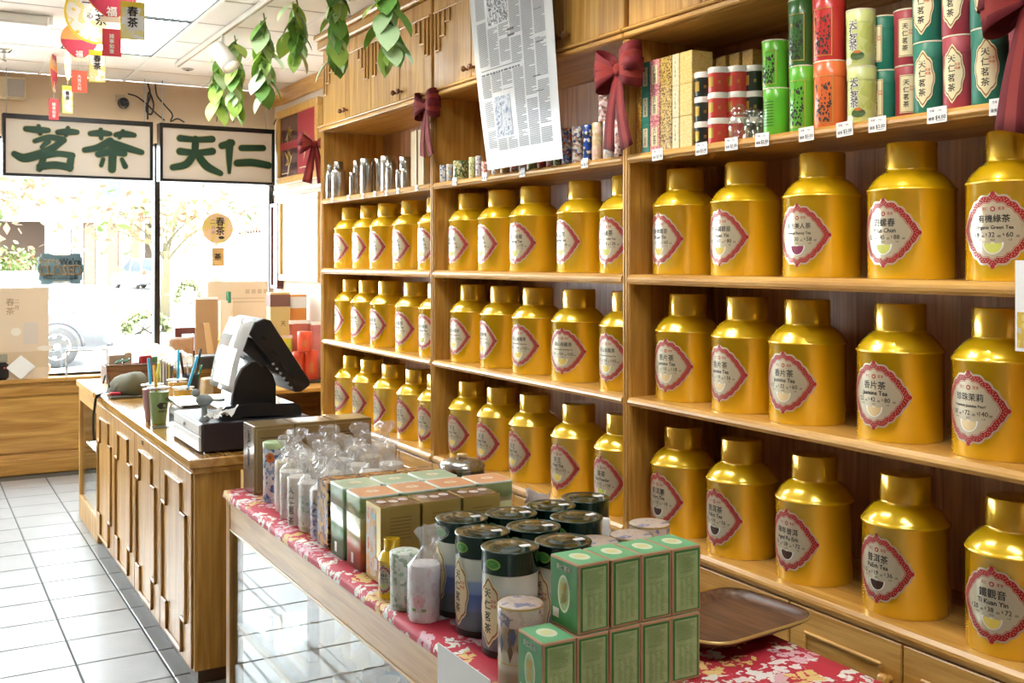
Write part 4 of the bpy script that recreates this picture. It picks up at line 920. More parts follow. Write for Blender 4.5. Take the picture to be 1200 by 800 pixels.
# --- mini gold canister and bagged tin
t = thing('mini_canister', 'miniature gold tea canister with red framed label', 'canister', (1.048, 2.43, ZT))
o = obj('body', CBm, t); o.scale = (.30, .30, .385); o = obj('cap', CCm, t); o.scale = (.30, .30, .385); o = obj('label', label_for('oo'), t, None, (0, 0, -PI / 2 + .5)); o.scale = (.302, .302, .385)
t = tin('flower_tin', 'green and white flower print tin behind the bagged pink tin', 'tin', 1.04, 2.335, ZT, .035, .135, gw, gw, .25)
t = tin('flower_tin', 'white tin printed with a pink blossom in a clear bag', 'tin', 1.045, 2.235, ZT, .035, .13, flp, flp, .28)
q = MB()
for i in range(5): a = PI / 2 + i * 2 * PI / 5; put2d(q, ell2d(.009 * math.cos(a), .05 + .009 * math.sin(a), .008, .008, 9), cyl_map(.0357), 0)
put2d(q, ell2d(0, .05, .003, .003, 8), cyl_map(.0363), 1); put2d(q, ell2d(-.012, .03, .007, .004, 8), cyl_map(.0357), 2); put2d(q, ell2d(.012, .03, .007, .004, 8), cyl_map(.0357), 2); put2d(q, rect2d(-.012, .002, .01, .022, 2), cyl_map(.0357), 3)
obj('blossom_print', q, t, None, (0, 0, -PI / 2 + .75), mats=[mat('blossom_pink', (.78, .42, .46), .4), goldp, mat('leaf_green', (.2, .32, .06), .5), whitem]); bag(t, .035, .13, 77, .3)
# --- tall mountain tins with dark green lids
mount = zramp('mountain_print', [(0, (.11, .20, .23)), (.30, (.12, .22, .28)), (.33, (.14, .25, .50)), (.52, (.08, .18, .48)), (.55, (.20, .34, .62)), (.68, (.30, .44, .66)), (.71, (.62, .70, .66)), (1, (.58, .64, .55))], .175, .16, 9)
dkl = mat('dark_green_lid', (.006, .035, .02), .16, .3, .5, .6, var=(30, .5)); dkb = mat('black_green_base', (.012, .02, .015), .3)
mtpos = [(1.148, 2.245), (1.13, 2.108), (1.122, 1.968), (1.272, 2.225), (1.254, 2.09), (1.2455, 1.950), (1.397, 2.245), (1.388, 2.115), (1.52, 2.275)]
MR, MH = .0605, .222
rimm = mat('mint_rim', (.30, .50, .44), .3, .3)
mlab = vlabel(MR, .19, 'oval', .095, 1.1)
q = MB(); put2d(q, ell2d(0, 0, .019, .012, 16), cyl_map(MR + .0022, 0, .196), 0); put2d(q, ell2d(0, 0, .015, .008, 14), cyl_map(MR + .0026, 0, .196), 1); put2d(q, text2d('天仁', .009), cyl_map(MR + .003, 0, .196), 0)
emb = q.mesh('emblem', [mat('lime_emblem', (.22, .45, .08), .4), mat('green_emblem', (.06, .28, .05), .4)])
q = MB().lathe([(MR + .0008, .0005), (MR + .0008, .014)], 36, 0, None, False, False); mbase = q.mesh('base_band', dkb)
q = MB().box(.014, .038, -.03, -.016, MH + .0025, MH + .0045); mst = q.mesh('price_sticker', whitem)
mlabs = ['nearest the bagged pink tin', 'middle of the edge row', 'beside the short bamboo tin', 'second row, farthest from the green boxes', 'second row, in the middle', 'second row, hidden behind the bamboo tin', 'third row, back', 'third row, behind the bamboo tins', 'by itself closest to the shelves']
for k, (x, y) in enumerate(mtpos):
    t = tin('mountain_tin', 'tall blue mountain tea tin with dark green lid, ' + mlabs[k], 'tin', x, y, ZT, MR, MH, mount, dkl, .22, 'tall blue mountain tins', style='dome', rim=rimm)
    a = -PI / 2 + math.radians([-4, 2, 13, 5, 8, 3, 0, 6, 4][k])
    obj('label', mlab, t, None, (0, 0, a)); obj('emblem', emb, t, None, (0, 0, a + .2)); obj('base_band', mbase, t); obj('price_sticker', mst, t, None, (0, 0, random.uniform(-.2, .3)))
# --- bamboo tins
bam = zramp('bamboo_print', [(0, (.45, .33, .2)), (.15, (.5, .38, .24)), (.2, (.72, .66, .54)), (.36, (.72, .66, .54)), (.4, (.48, .34, .2)), (.7, (.42, .3, .18)), (1, (.52, .4, .27))], .2, .04)
bami = pattern('bamboo_lid_print', [(.52, .42, .34), (.50, .38, .30), (.56, .46, .38), (.55, .44, .36), (.20, .20, .30), (.52, .42, .34)], 30, 'noise'); brim = mat('gilt_rim', (.66, .50, .18), .3, .5)
def bamboo(label, x, y, r, h):
    t = tin('bamboo_tin', label, 'tin', x, y, ZT, r, h, bam, bami, .24, 'bamboo print tins', rim=brim)
    rnd = random.Random(int(x * 1000)); q = MB()
    for i in range(16):
        a = rnd.uniform(-2, 2); z = rnd.uniform(h * .36, h * .68); put2d(q, ([(0, -.022), (.007, 0), (0, .02), (-.006, .002)], [(0, 1, 2, 3)]), cyl_map(r + .001, a * r, z), i % 2)
    put2d(q, rect2d(-PI * r, PI * r, h * .31, h * .325, 24), cyl_map(r + .001), 2)
    obj('painted_leaves', q, t, None, (0, 0, -.8), mats=[mat('slate_blue_print', (.12, .14, .24), .4), mat('umber_print', (.20, .12, .06), .4), brim])
    return t
bamboo('short bamboo print tin with gilt rim beside the front green boxes', 1.05, 1.80, .0445, .16)
for k, (x, y) in enumerate([(1.353, 1.98), (1.454, 1.985), (1.555, 2.05)]):
    bamboo(['bamboo print tin touching the blue mountain tins', 'middle bamboo print tin behind the green boxes', 'bamboo print tin closest to the shelves'][k], x, y, .048, .2)
# --- green tea cartons, two tiers
kraft = mat('kraft_edge', (.58, .33, .19), .55); gpan = mat('leaf_green_panel', (.05, .25, .065), .5, var=(40, .25)); gpan2 = pattern('soft_green_panel', [(.33, .50, .20), (.38, .55, .25), (.41, .58, .27), (.36, .53, .23)], 26, 'noise', .5); gtp = mat('mint_top', (.17, .48, .22), .45)
bx, by, bz = .0715, .095, .131
q = MB(); fr = lambda o: flat_map((0, -by / 2 - .0006 - o, 0), (1, 0, 0), (0, 0, 1)); fl = lambda o: flat_map((-bx / 2 - .0006 - o, 0, 0), (0, -1, 0), (0, 0, 1)); tp = lambda o: flat_map((0, 0, bz + .0006 + o), (1, 0, 0), (0, 1, 0))
put2d(q, rect2d(-.032, .032, .005, .126, 1), fr(0), 0); put2d(q, rect2d(-.027, .027, .007, .122, 1), fr(.0005), 1)
rnd = random.Random(2)
for i in range(14): put2d(q, rect2d(-.023, rnd.uniform(.008, .023), .117 - i * .0027, .1178 - i * .0027, 1), fr(.001), 2)
for i in range(22):
    for x_ in (-.017, -.004, .008): put2d(q, rect2d(x_, x_ + rnd.uniform(.004, .010), .072 - i * .0027, .0728 - i * .0027, 1), fr(.001), 2)
put2d(q, rect2d(-.044, .044, .004, .127, 1), fl(0), 0); put2d(q, ell2d(0, .066, .02, .036, 20), fl(.0005), 3); put2d(q, ell2d(0, .066, .0165, .032, 20), fl(.0008), 1)
put2d(q, text2d('綠\n茶', .022, .03), lambda x, y: fl(.0014)(x, y + .066), 4); put2d(q, text2d('天仁茗茶', .012, .03), lambda x, y: fl(.0012)(x, y + .114), 5); put2d(q, rect2d(-.036, -.016, .016, .034, 1), fl(.0012), 5)
put2d(q, rect2d(-.033, .033, -.045, .045, 1), tp(0), 6); put2d(q, ell2d(0, 0, .019, .024, 20), tp(.0004), 3); put2d(q, ell2d(.0, .0, .012, .012, 12), tp(.0008), 7)
gprint = q.mesh('print', [gpan, gpan2, mat('print_green_dark', (.16, .33, .10), .5), mat('cream_oval', (.74, .78, .56), .5), mat('ochre_ink', (.62, .40, .08), .5), mat('pink_ink', (.78, .68, .62), .5), gtp, mat('pale_yellow_ink', (.72, .68, .30), .5)])
for k in range(5): faces_box('green_tea_box', 'green tea carton with kraft edges, bottom tier, %s from the table edge' % ORD[k], 'box', 1.047 + k * .0738, 1.697, ZT, bx, by, bz, kraft, 'green tea cartons in two tiers', random.uniform(-.03, .03), [('print', gprint)])
for k in range(4): faces_box('green_tea_box', 'green tea carton with kraft edges, top tier, %s from the table edge' % ORD[k], 'box', 1.123 + k * .0745, 1.70, ZT + bz + .0012, bx, by, bz, kraft, 'green tea cartons in two tiers', random.uniform(-.05, .05), [('print', gprint)])
# --- lacquer trays, tissue box, pill bottle, metal pot
walnut = wood('walnut_tray', (.06, .024, .012), (.19, .09, .045), 'Y', .4, 2.5, .15)
def tray(label, x, y, z, w_, d_, rz):
    t = thing('serving_tray', label, 'tray', (x, y, z), rz, 'walnut trays')
    q = MB(); stack_rings(q, [(rsq(w_ - .05, d_ - .05, .05), 0), (rsq(w_ - .012, d_ - .012, .065), .012), (rsq(w_, d_, .07), .02), (rsq(w_ - .008, d_ - .008, .067), .0215), (rsq(w_ - .022, d_ - .022, .06), .014), (rsq(w_ - .052, d_ - .052, .05), .004)], 0)
    obj('dish', q, t, mats=walnut)
    q = MB(); stack_rings(q, [(rsq(w_ + .003, d_ + .003, .07), .0175), (rsq(w_ + .004, d_ + .004, .071), .0205), (rsq(w_ - .004, d_ - .004, .067), .0226)], 0, False, False); obj('gilt_rim', q, t, mats=brim)
tray('walnut serving tray with gilt rim beside the green cartons', 1.585, 1.815, ZT + .0235, .345, .27, .10)
tray('walnut tray tucked under the other tray', 1.60, 1.862, ZT, .33, .25, .06)
t = thing('tissue_box', 'pink flowered tissue box with a tissue pulled up', 'tissue box', (1.585, 2.62, ZT), .2)
obj('box', MB().box(-.055, .055, -.055, .055, 0, .115, 0, .006), t, mats=flp)
rnd = random.Random(4); q = MB(); n = 14
pts = [(.004, .114), (.022, .125), (.035, .14), (.03, .16)]
q.add([((r + rnd.uniform(-.008, .008)) * math.cos(2 * PI * k / n), (r + rnd.uniform(-.008, .008)) * math.sin(2 * PI * k / n), z + rnd.uniform(-.012, .018) * (i > 0)) for i, (r, z) in enumerate(pts) for k in range(n)], [(i * n + k, i * n + (k + 1) % n, (i + 1) * n + (k + 1) % n, (i + 1) * n + k) for i in range(3) for k in range(n)], 0, True)
obj('tissue', q, t, mats=mat('tissue_paper', (.80, .76, .74), .8))
t = thing('metal_pot', 'round lidded stainless pot behind the square tins', 'pot', (1.55, 3.03, ZT))
obj('body', MB().lathe([(.055, 0), (.066, .01), (.07, .09), (.072, .15), (.072, .165)], 36), t, mats=mat('dark_steel', (.20, .20, .20), .15, 1.))
obj('lid', MB().lathe([(.074, .165), (.075, .175), (.06, .19), (.03, .197), (.012, .199)], 36), t, mats=steel2); obj('knob', MB().lathe([(.010, .198), (.016, .204), (.016, .21), (.0001, .213)], 20, 0, None, True, False), t, mats=mat('bamboo_knob', (.66, .46, .22), .4))
t = thing('pill_bottle', 'small white capped bottle behind the bamboo tins', 'bottle', (1.49, 2.145, ZT), 0)
obj('body', MB().lathe([(.016, 0), (.017, .003), (.017, .17), (.012, .18)], 20), t, mats=whitem); obj('cap', MB().lathe([(.0135, .178), (.0135, .198), (.0001, .2)], 20, 0, None, True, False), t, mats=whitem)
# ================================================================== sales counter
cx0, cx1, cy0, cy1, CZ = .935, 1.44, 4.0, 6.32, .86
ct = thing('sales_counter', 'oak sales counter with stepped fret mouldings on its front', 'counter', (0, 0, 0))
obj('body', MB().box(cx0, 1.09, cy0 + .02, cy1, .06, .80), ct, mats=OAKZ)
for y in (4.06, 5.2, 6.28): obj('back_post', MB().box(cx1 - .05, cx1 - .01, y - .02, y + .02, 0, .80, 0, .003), ct, mats=OAKZ)
obj('back_rail', MB().box(cx1 - .04, cx1 - .015, 4.08, 6.26, .72, .80, 0, .003), ct, mats=OAKY)
obj('plinth', MB().box(cx0 + .02, 1.07, cy0 + .05, cy1 - .02, 0, .059), ct, mats=mat('plinth_dark', (.10, .06, .03), .5))
tpz = obj('countertop', MB().box(cx0 - .025, cx1, cy0 - .01, cy1 + .005, .822, CZ, 0, .005), ct, mats=wood('counter_top', (.46, .22, .035), (.70, .41, .11), 'Y', .18, 1., .6))
obj('edge_moulding', MB().box(cx0 - .012, cx1, cy0 + .003, cy1, .80, .8215, 0, .004), tpz, mats=PALEY)
nP = 4; dw = (cy1 - cy0 - .06) / nP
shape = [(.12, .20), (.12, .60), (.25, .60), (.25, .73), (.72, .73), (.72, .62), (.87, .62), (.87, .22), (.74, .22), (.74, .09), (.27, .09), (.27, .20)]
for k in range(nP):
    a = cy1 - .02 - k * dw
    d = obj('front_panel', MB().box(cx0 - .008, cx0 - .0005, a - dw + .004, a - .004, .062, .798, 0, .002), ct, mats=PALEZ)
    q = MB()
    for i in range(len(shape)):
        (f0, z0), (f1, z1) = shape[i], shape[(i + 1) % len(shape)]
        ya, yb = sorted((a - f0 * dw, a - f1 * dw)); za, zb = sorted((z0, z1))
        q.box(cx0 - .019, cx0 - .008, ya - .006, yb + .006, za - .006, zb + .006, 0, .002)
    obj('fret_moulding', q, d, mats=OAKZ)
obj('lock_plate', MB().box(cx0 - .012, cx0 - .008, 4.96, 5.0, .765, .785), ct, mats=mat('old_brass', (.25, .14, .05), .4, .8))
# glass display case continuing the counter towards the window
gy0, gy1 = 6.335, 7.07
gc = thing('glass_case', 'oak framed glass display case at the window end of the counter', 'display case', (0, 0, 0))
obj('base', MB().box(cx0, cx1, gy0, gy1, 0, .14, 0, .004), gc, mats=PALEZ); obj('top', MB().box(cx0 - .015, cx1, gy0 - .008, gy1 + .01, .815, .85, 0, .004), gc, mats=OAKY)
obj('top_rail', MB().box(cx0, cx0 + .03, gy0 + .03, gy1 - .03, .73, .8145), gc, mats=PALEY)
for x in (cx0 + .018, cx1 - .018):
    for y in (gy0 + .018, gy1 - .018): obj('post', MB().box(x - .018, x + .018, y - .018, y + .018, .14, .8145, 0, .003), gc, mats=OAKZ)
obj('glass_front', MB().box(cx0 + .012, cx0 + .016, gy0 + .037, gy1 - .037, .141, .73), gc, mats=caseg)
obj('glass_end', MB().box(cx0 + .037, cx1 - .037, gy1 - .022, gy1 - .018, .141, .814), gc, mats=caseg)
obj('glass_shelf', MB().box(cx0 + .037, cx1 - .037, gy0 + .037, gy1 - .04, .46, .467), gc, mats=caseg)
for k, (x, y, z, w_, h_, c) in enumerate([(1.05, 6.5, .1405, .12, .2, (.6, .25, .25)), (1.08, 6.75, .1405, .14, .16, (.7, .65, .6)), (1.05, 6.55, .468, .11, .17, (.75, .7, .66)), (1.07, 6.82, .468, .10, .14, (.7, .5, .45))]):
    card_box('case_carton', ['rose carton at the bottom of the glass case', 'pale wide carton at the bottom of the glass case', 'white carton on the upper shelf of the glass case', 'pinkish carton on the upper shelf of the glass case'][k], 'box', x, y, z, .08, w_, h_, mat('case_carton_%d' % k, c, .5), None)
# --- cash drawer and till
blk = mat('black_plastic', (.012, .012, .014), .32); blk2 = mat('black_gloss_plastic', (.02, .021, .024), .18, coat=.3); greyp = mat('silver_plastic', (.50, .52, .54), .3, .4)
dy0, dy1, dzt = 4.065, 4.50, .977
dr = thing('cash_drawer', 'black steel cash drawer with pale front on the counter', 'cash drawer', (0, 0, CZ))
obj('case', MB().box(.972, 1.40, dy0, dy1, .008, dzt - CZ, 0, .004), dr, mats=mat('dark_drawer', (.035, .025, .028), .45, .2))
obj('drawer_front', MB().box(.962, .9715, dy0 + .004, dy1 - .004, .012, .068, 0, .002), dr, mats=mat('drawer_pale', (.72, .72, .70), .35)); obj('drawer_front', MB().box(.962, .9715, dy0 + .004, dy1 - .004, .072, .112, 0, .002), dr, mats=MATS['drawer_pale'])
obj('lock', MB().lathe([(.008, 0), (.008, .006), (.001, .007)], 14, 0, Matrix.Translation((.962, 4.3, .09)) @ Matrix.Rotation(-PI / 2, 4, 'Y')), dr, mats=greyp)
for x in (1.0, 1.36):
    for y in (dy0 + .03, dy1 - .03): obj('foot', MB().box(x - .012, x + .012, y - .012, y + .012, 0, .008), dr, mats=blk)
pt = thing('till', 'black touchscreen till with tilted monitor on a curved stand', 'till', (0, 0, dzt + .0005))
Y0 = 4.10
def XZ(u, v, y=Y0): p = on_y(u, v, y); return (p.x, p.z - dzt - .0005)
def poly(pts, y=Y0): return [XZ(190 + a / 4, 340 + b / 4, y) for a, b in pts]
base_ = poly([(280, 596), (282, 562), (300, 545), (620, 528), (645, 540), (655, 570), (650, 585)]); zmin = min(z for x, z in base_); base_ = [(x, z - zmin) for x, z in base_]
obj('base', MB().prism(base_, Y0, Y0 + .30, 'XZ'), pt, mats=blk2)
st = poly([(328, 535), (334, 490), (350, 430), (378, 370), (420, 338), (455, 335), (490, 360), (520, 400), (533, 440), (533, 535)], Y0 + .07); st = [(x, max(.018, z - zmin)) for x, z in st]
obj('stand', MB().prism(st, Y0 + .07, Y0 + .23, 'XZ'), pt, mats=blk); 
st2 = [(x - .006, z + .004) for x, z in st[:6]] + [(x, z) for x, z in st[5::-1]]
obj('stand_trim', MB().prism(st2, Y0 + .075, Y0 + .225, 'XZ'), pt, mats=greyp)
mo = poly([(405, 205), (430, 150), (470, 132), (505, 140), (690, 425), (690, 445), (650, 476), (620, 478), (585, 440)]); mo = [(x, z - zmin) for x, z in mo]
mon = obj('monitor', MB().prism(mo, Y0 - .012, Y0 + .335, 'XZ'), pt, mats=blk); bvm = mon.modifiers.new('soft', 'BEVEL'); bvm.width = .006; bvm.segments = 2
vb = poly([(380, 285), (400, 235), (430, 240), (500, 345), (470, 360)], Y0 + .06); obj('vent_box', MB().prism([(x, z - zmin) for x, z in vb], Y0 + .06, Y0 + .25, 'XZ'), pt, mats=mat('dark_grey_plastic', (.06, .06, .065), .35))
for a, b in [((462, 210), (482, 240)), ((510, 275), (535, 310)), ((545, 330), (610, 415)), ((610, 425), (655, 465))]:
    r_ = poly([a, (b[0], b[1] - 16), b, (a[0] - 4, a[1] + 14)]); obj('port_panel', MB().prism([(x, z - zmin) for x, z in r_], Y0 - .0155, Y0 - .0125, 'XZ'), mon, mats=blk2)
q = MB()
for i in range(6):
    x, z = XZ(190 + (515 + i * 17) / 4, 340 + (345 + i * 22) / 4); q.box(x - .005, x + .005, Y0 - .016, Y0 - .0125, z - zmin - .004, z - zmin + .004)
obj('port', q, mon, mats=greyp)
s0, s1 = poly([(505, 140), (690, 425)])
e = Vector((s1[0] - s0[0], 0, s1[1] - s0[1])); nrm = Vector((-e.z, 0, e.x)).normalized()
if nrm.x < 0: nrm = -nrm
A_ = Vector((s0[0], 0, s0[1] - zmin)) + e * .05 + nrm * .001; B_ = A_ + e * .9
obj('screen', MB().quad((A_.x, Y0 + .01, A_.z), (B_.x, Y0 + .01, B_.z), (B_.x, Y0 + .313, B_.z), (A_.x, Y0 + .313, A_.z)), mon, mats=mat('screen_glass', (.02, .03, .05), .08))
# laminated sheet leaning on the back of the monitor
sh = thing('laminated_sheet', 'glossy laminated picture sheet leaning on the till monitor', 'sheet', (0, 0, 0))
nt, nb = on_y(299, 376, Y0), on_y(272, 461, Y0)
a_, b_ = Vector((nt.x - .004, Y0 - .005, nt.z)), Vector((nb.x, Y0 - .005, nb.z)); W3 = Vector((.0, .36, 0)); bul = Vector((-.012, 0, .006))
q = MB(); n = 8; vv = []
for i in range(n + 1):
    f = i / n; c_ = a_.lerp(b_, f) + bul * math.sin(PI * f)
    if i == 0: vv += [c_ + Vector((.02, 0, -.012)), c_ + Vector((.02, 0, -.012)) + W3]
    vv += [c_, c_ + W3]
q.add(vv, [(2 * i, 2 * i + 1, 2 * i + 3, 2 * i + 2) for i in range(n + 1)], 0, True)
o = obj('sheet', q.mesh('sheet', [mat('laminate', (.76, .76, .73), .08, coat=1.)]), sh); md = o.modifiers.new('thick', 'SOLIDIFY'); md.thickness = .0015
q = MB(); pts_ = []
for i in range(n + 1): f = .42 + .5 * i / n; c_ = a_.lerp(b_, f) + bul * math.sin(PI * f) + Vector((-.0025, 0, -.0008)); pts_ += [c_ + W3 * .18, c_ + W3 * .85]
q.add(pts_, [(2 * i, 2 * i + 1, 2 * i + 3, 2 * i + 2) for i in range(n)], 0, True); obj('picture', q.mesh('picture', [pattern('grey_picture', [(.40, .41, .42), (.55, .56, .56), (.66, .66, .65), (.30, .31, .33)], 26, 'noise', .15)]), sh)
# --- scale, figurine, receipts
sc_ = thing('kitchen_scale', 'silver weighing scale behind the cash drawer', 'scale', (1.15, 4.745, CZ))
obj('body', MB().box(-.13, .14, -.14, .14, 0, .085, 0, .01), sc_, mats=mat('pale_grey_plastic', (.62, .62, .60), .4)); obj('display', MB().box(-.136, -.1305, -.08, .08, .02, .06), sc_, mats=blk); obj('pillar', MB().box(-.08, .08, -.08, .08, .085, .105), sc_, mats=blk)
obj('platform', MB().box(-.14, .17, -.155, .155, .105, .122, 0, .005), sc_, mats=steel2)
fg = thing('figurine', 'grey bird figurine perched on the cash drawer corner', 'figurine', (1.005, 4.16, dzt), 2.6)
stone = mat('grey_stone', (.28, .32, .30), .6, var=(60, .3))
obj('pedestal', MB().lathe([(.022, 0), (.02, .006), (.012, .014), (.011, .05), (.016, .056)], 16), fg, mats=stone)
bd = MB().ball((0, 0, .078), .027, 14, 0, 1.3, .8, .85); bd.ball((.034, 0, .105), .017, 12); bd.add([(.048, -.005, .106), (.048, .005, .106), (.066, 0, .102), (.048, 0, .112)], [(0, 1, 2), (0, 2, 3), (1, 3, 2)]); bd.prism([(-.03, -.012), (-.075, -.018), (-.075, .018), (-.03, .012)], .074, .082, 'XY')
obj('bird', bd, fg, mats=stone)
rnd = random.Random(9); q = MB(); n = 9
q.add([(i * .012 - .045, j * .012 - .05, .012 + .03 * math.sin(i * .9) * math.cos(j * .6) * .5 + rnd.uniform(0, .012) + .03 * (i / n)) for i in range(n) for j in range(n)], [(i * n + j, (i + 1) * n + j, (i + 1) * n + j + 1, i * n + j + 1) for i in range(n - 1) for j in range(n - 1)], 0, False)
tag(obj('receipt', q, None, (1.05, 4.10, dzt + .003), (0, 0, .4), mats=mat('receipt_paper', (.80, .78, .74), .7)), 'crumpled white receipt next to the till base', 'receipt')
tag(obj('card_stack', MB().box(-.03, .03, -.045, .045, 0, .055, 0, .004), None, (.995, 4.615 - .06, CZ), mats=mat('frosted', (.70, .72, .70), .2)), 'frosted card holder between scale and drawer', 'card holder')
# --- drinks
def cup(label, x, y, col, r0=.034, r1=.048, h=.165, logo=False):
    t = thing('drink_cup', label, 'cup', (x, y, CZ), 0, 'drinks on the counter')
    obj('cup', MB().lathe([(r0, 0), (r1, h)], 28, 0, None, True, False), t, mats=MATS.get('cup_plastic') or thin_glass('cup_plastic', (.95, .96, .95), .1, .05))
    obj('drink', MB().lathe([(r0 - .002, .002), (r0 + (r1 - r0) * .88 - .002, h * .88)], 28), t, mats=mat('drink_' + label.split()[0], col, .4))
    obj('film_lid', MB().lathe([(r1 + .002, h - .003), (r1 + .003, h), (.0001, h + .001)], 28, 0, None, True, False), t, mats=mat('cup_film', (.78, .80, .76), .25))
    if logo:
        q = MB(); rr = .043
        put2d(q, ([(-.024, 0), (-.01, .014), (.008, .012), (.01, -.012), (-.008, -.015)], [(0, 1, 2, 3, 4)]), cyl_map(rr, 0, .085), 0); put2d(q, ell2d(.012, 0, .014, .014, 14), cyl_map(rr, 0, .085), 0); put2d(q, ell2d(.012, 0, .009, .009, 12), cyl_map(rr + .0006, 0, .085), 1)
        for i in range(6): put2d(q, rect2d(-.016 + i * .0055, -.0125 + i * .0055, -.0035, .0035, 1), cyl_map(rr, 0, .06), 0)
        obj('logo', q, t, None, (0, 0, .12), mats=[inkb, mat('drink_' + label.split()[0], col, .4)])
    return t
def straw(t, col, name, dx, dy, h, x0=0., y0=0.): obj('straw', MB().tube([(x0, y0, .03), (x0 + dx, y0 + dy, h)], .0065, 10), t, mats=mat('straw_' + name, col, .3))
g1 = cup('green matcha drink in a clear cup with black emblem', 0.99, 4.935, (.30, .42, .12), logo=True); straw(g1, (.80, .42, .02), 'orange', -.022, .0, .265)
g2 = cup('rosy fruit drink in a clear cup behind the green one', 0.985, 5.06, (.50, .20, .20)); straw(g2, (.70, .70, .06), 'yellow', .03, .0, .26); straw(g2, (.02, .42, .72), 'blue', -.012, .02, .285)
g3 = cup('yellow mango drink with a slanted blue straw', 1.19, 5.35, (.80, .50, .04), .045, .05, .11); straw(g3, (.02, .42, .72), 'blue', .07, 0, .26)
g4 = cup('orange mango drink with an upright blue straw', 1.22, 5.62, (.78, .45, .08), .045, .05, .12); straw(g4, (.02, .42, .72), 'blue', .01, .02, .27)
tag(obj('coaster', MB().box(-.04, .04, -.03, .03, 0, .003), None, (.975, 4.82, CZ + .0002), mats=mat('dark_coaster', (.10, .12, .12), .3)), 'dark coaster card beside the green drink', 'coaster')
# --- olive bag with black strap hanging over the counter edge
olv = mat('olive_canvas', (.13, .12, .065), .8, bump=(300, .2)); strapm = mat('black_webbing', (.012, .012, .013), .6)
bgp = on_z(150, 458, CZ); bgx = thing('canvas_pouch', 'olive canvas pouch with black strap over the counter edge', 'pouch', (1.06, 6.12, CZ), 0)
q = MB(); n = 24; prs = [(.12, 0), (.155, .012), (.160, .04), (.145, .075), (.11, .10), (.055, .112), (.001, .114)]; rnd = random.Random(21)
q.add([((r * math.cos(2 * PI * k / n) * (1 + .08 * math.sin(3 * k)) * .62), r * math.sin(2 * PI * k / n) * 1.25, z + (.03 * math.cos(2 * PI * k / n + .9) + .008 * math.sin(5 * k)) * (z > .02) * r / .16) for r, z in prs for k in range(n)], [(i * n + k, i * n + (k + 1) % n, (i + 1) * n + (k + 1) % n, (i + 1) * n + k) for i in range(len(prs) - 1) for k in range(n)], 0, True)
obj('pouch', q, bgx, mats=olv)
q = MB().box(-.12, .1, -.22, -.14, 0.001, .012, 0, .004); obj('flap', q, bgx, mats=mat('dark_olive', (.07, .062, .04), .8))
pa = smooth_line([(-.02, -.12, .03), (-.10, -.10, .03), (-.158, -.06, .012), (-.172, -.05, -.06), (-.175, -.03, -.16), (-.173, -.05, -.235)], 5)
mb = MB(); 
for p_ in pa: mb.v += [(p_.x - .016, p_.y - .018, p_.z), (p_.x + (.016 if p_.z > 0 else -.0), p_.y + .018, p_.z)]
mb.f = [(2 * i, 2 * i + 1, 2 * i + 3, 2 * i + 2) for i in range(len(pa) - 1)]; mb.m = [0] * len(mb.f); mb.sm = [True] * len(mb.f)
o = obj('strap', mb.mesh('strap', [strapm]), bgx); md = o.modifiers.new('thick', 'SOLIDIFY'); md.thickness = .004
obj('pocket', MB().ball((-.035, -.10, .045), .062, 14, 0, .9, .8, .62), bgx, mats=olv); obj('seam', MB().tube([(-.105 + .0, -.06 + .2 * f, .05 + .055 * math.sin(PI * f)) for f in [i / 10 for i in range(11)]], .005, 6), bgx, mats=MATS['dark_olive'])
obj('red_tab', MB().box(-.115, -.06, -.155, -.125, .013, .03, 0, .004), bgx, mats=mat('red_webbing', (.55, .02, .04), .6))
# --- wooden crate with odds and ends on the glass case
GZ = .8505
cr = thing('wooden_crate', 'dark wooden crate holding odds and ends on the glass case', 'crate', (1.21, 6.86, GZ), 0)
crm = wood('crate_wood', (.10, .045, .02), (.24, .12, .055), 'X', .5, 2., 0)
obj('bottom', MB().box(-.15, .15, -.1, .1, 0, .012), cr, mats=crm)
for (a, b, c, d) in ((-.15, .15, -.112, -.1), (-.15, .15, .1, .112), (-.162, -.15, -.112, .112), (.15, .162, -.112, .112)): obj('side', MB().box(a, b, c, d, 0, .1, 0, .002), cr, mats=crm)
obj('rim', MB().box(-.165, .165, -.116, -.1, .1, .112, 0, .002), cr, mats=crm)
def bundle(name, label, cat, x, y, z, w_, d_, h_, col, rz=0., tilt=0.):
    o = obj(name, MB().box(-w_ / 2, w_ / 2, -d_ / 2, d_ / 2, 0, h_, 0, min(w_, d_, h_) * .12), None, (x, y, z), (tilt, 0, rz), mats=mat('pack_%s_%s' % (name, label.replace(' ', '_')), col, .45, var=(25, .3))); return tag(o, label, cat)
bundle('card_pack', 'kraft card pack standing in the crate', 'pack', 1.13, 6.89, GZ + .0125, .1, .05, .15, (.42, .30, .2))
bundle('card_pack', 'tan card pack leaning in the crate', 'pack', 1.20, 6.91, GZ + .0125, .04, .04, .16, (.50, .38, .25))
bundle('tea_sachet', 'red foil sachet in the crate', 'sachet', 1.29, 6.85, GZ + .0125, .07, .03, .14, (.45, .03, .03), .3)
bundle('tea_sachet', 'green foil sachet in the crate', 'sachet', 1.34, 6.82, GZ + .0125, .03, .03, .135, (.10, .22, .10), .2)
sc2 = thing('scissors', 'scissors with green handles lying in the crate', 'scissors', (1.15, 6.80, GZ + .10), .3)
for s in (-1, 1): obj('handle', MB().tube([(.02 * math.cos(a) + s * .022, .016 * math.sin(a), .03 + .01 * math.cos(a)) for a in [2 * PI * i / 12 for i in range(12)]], .005, 8, closed=True), sc2, mats=mat('scissor_green', (.08, .22, .15), .4))
obj('blade', MB().box(-.004, .004, -.006, .006, -.08, .03), sc2, mats=steel2)
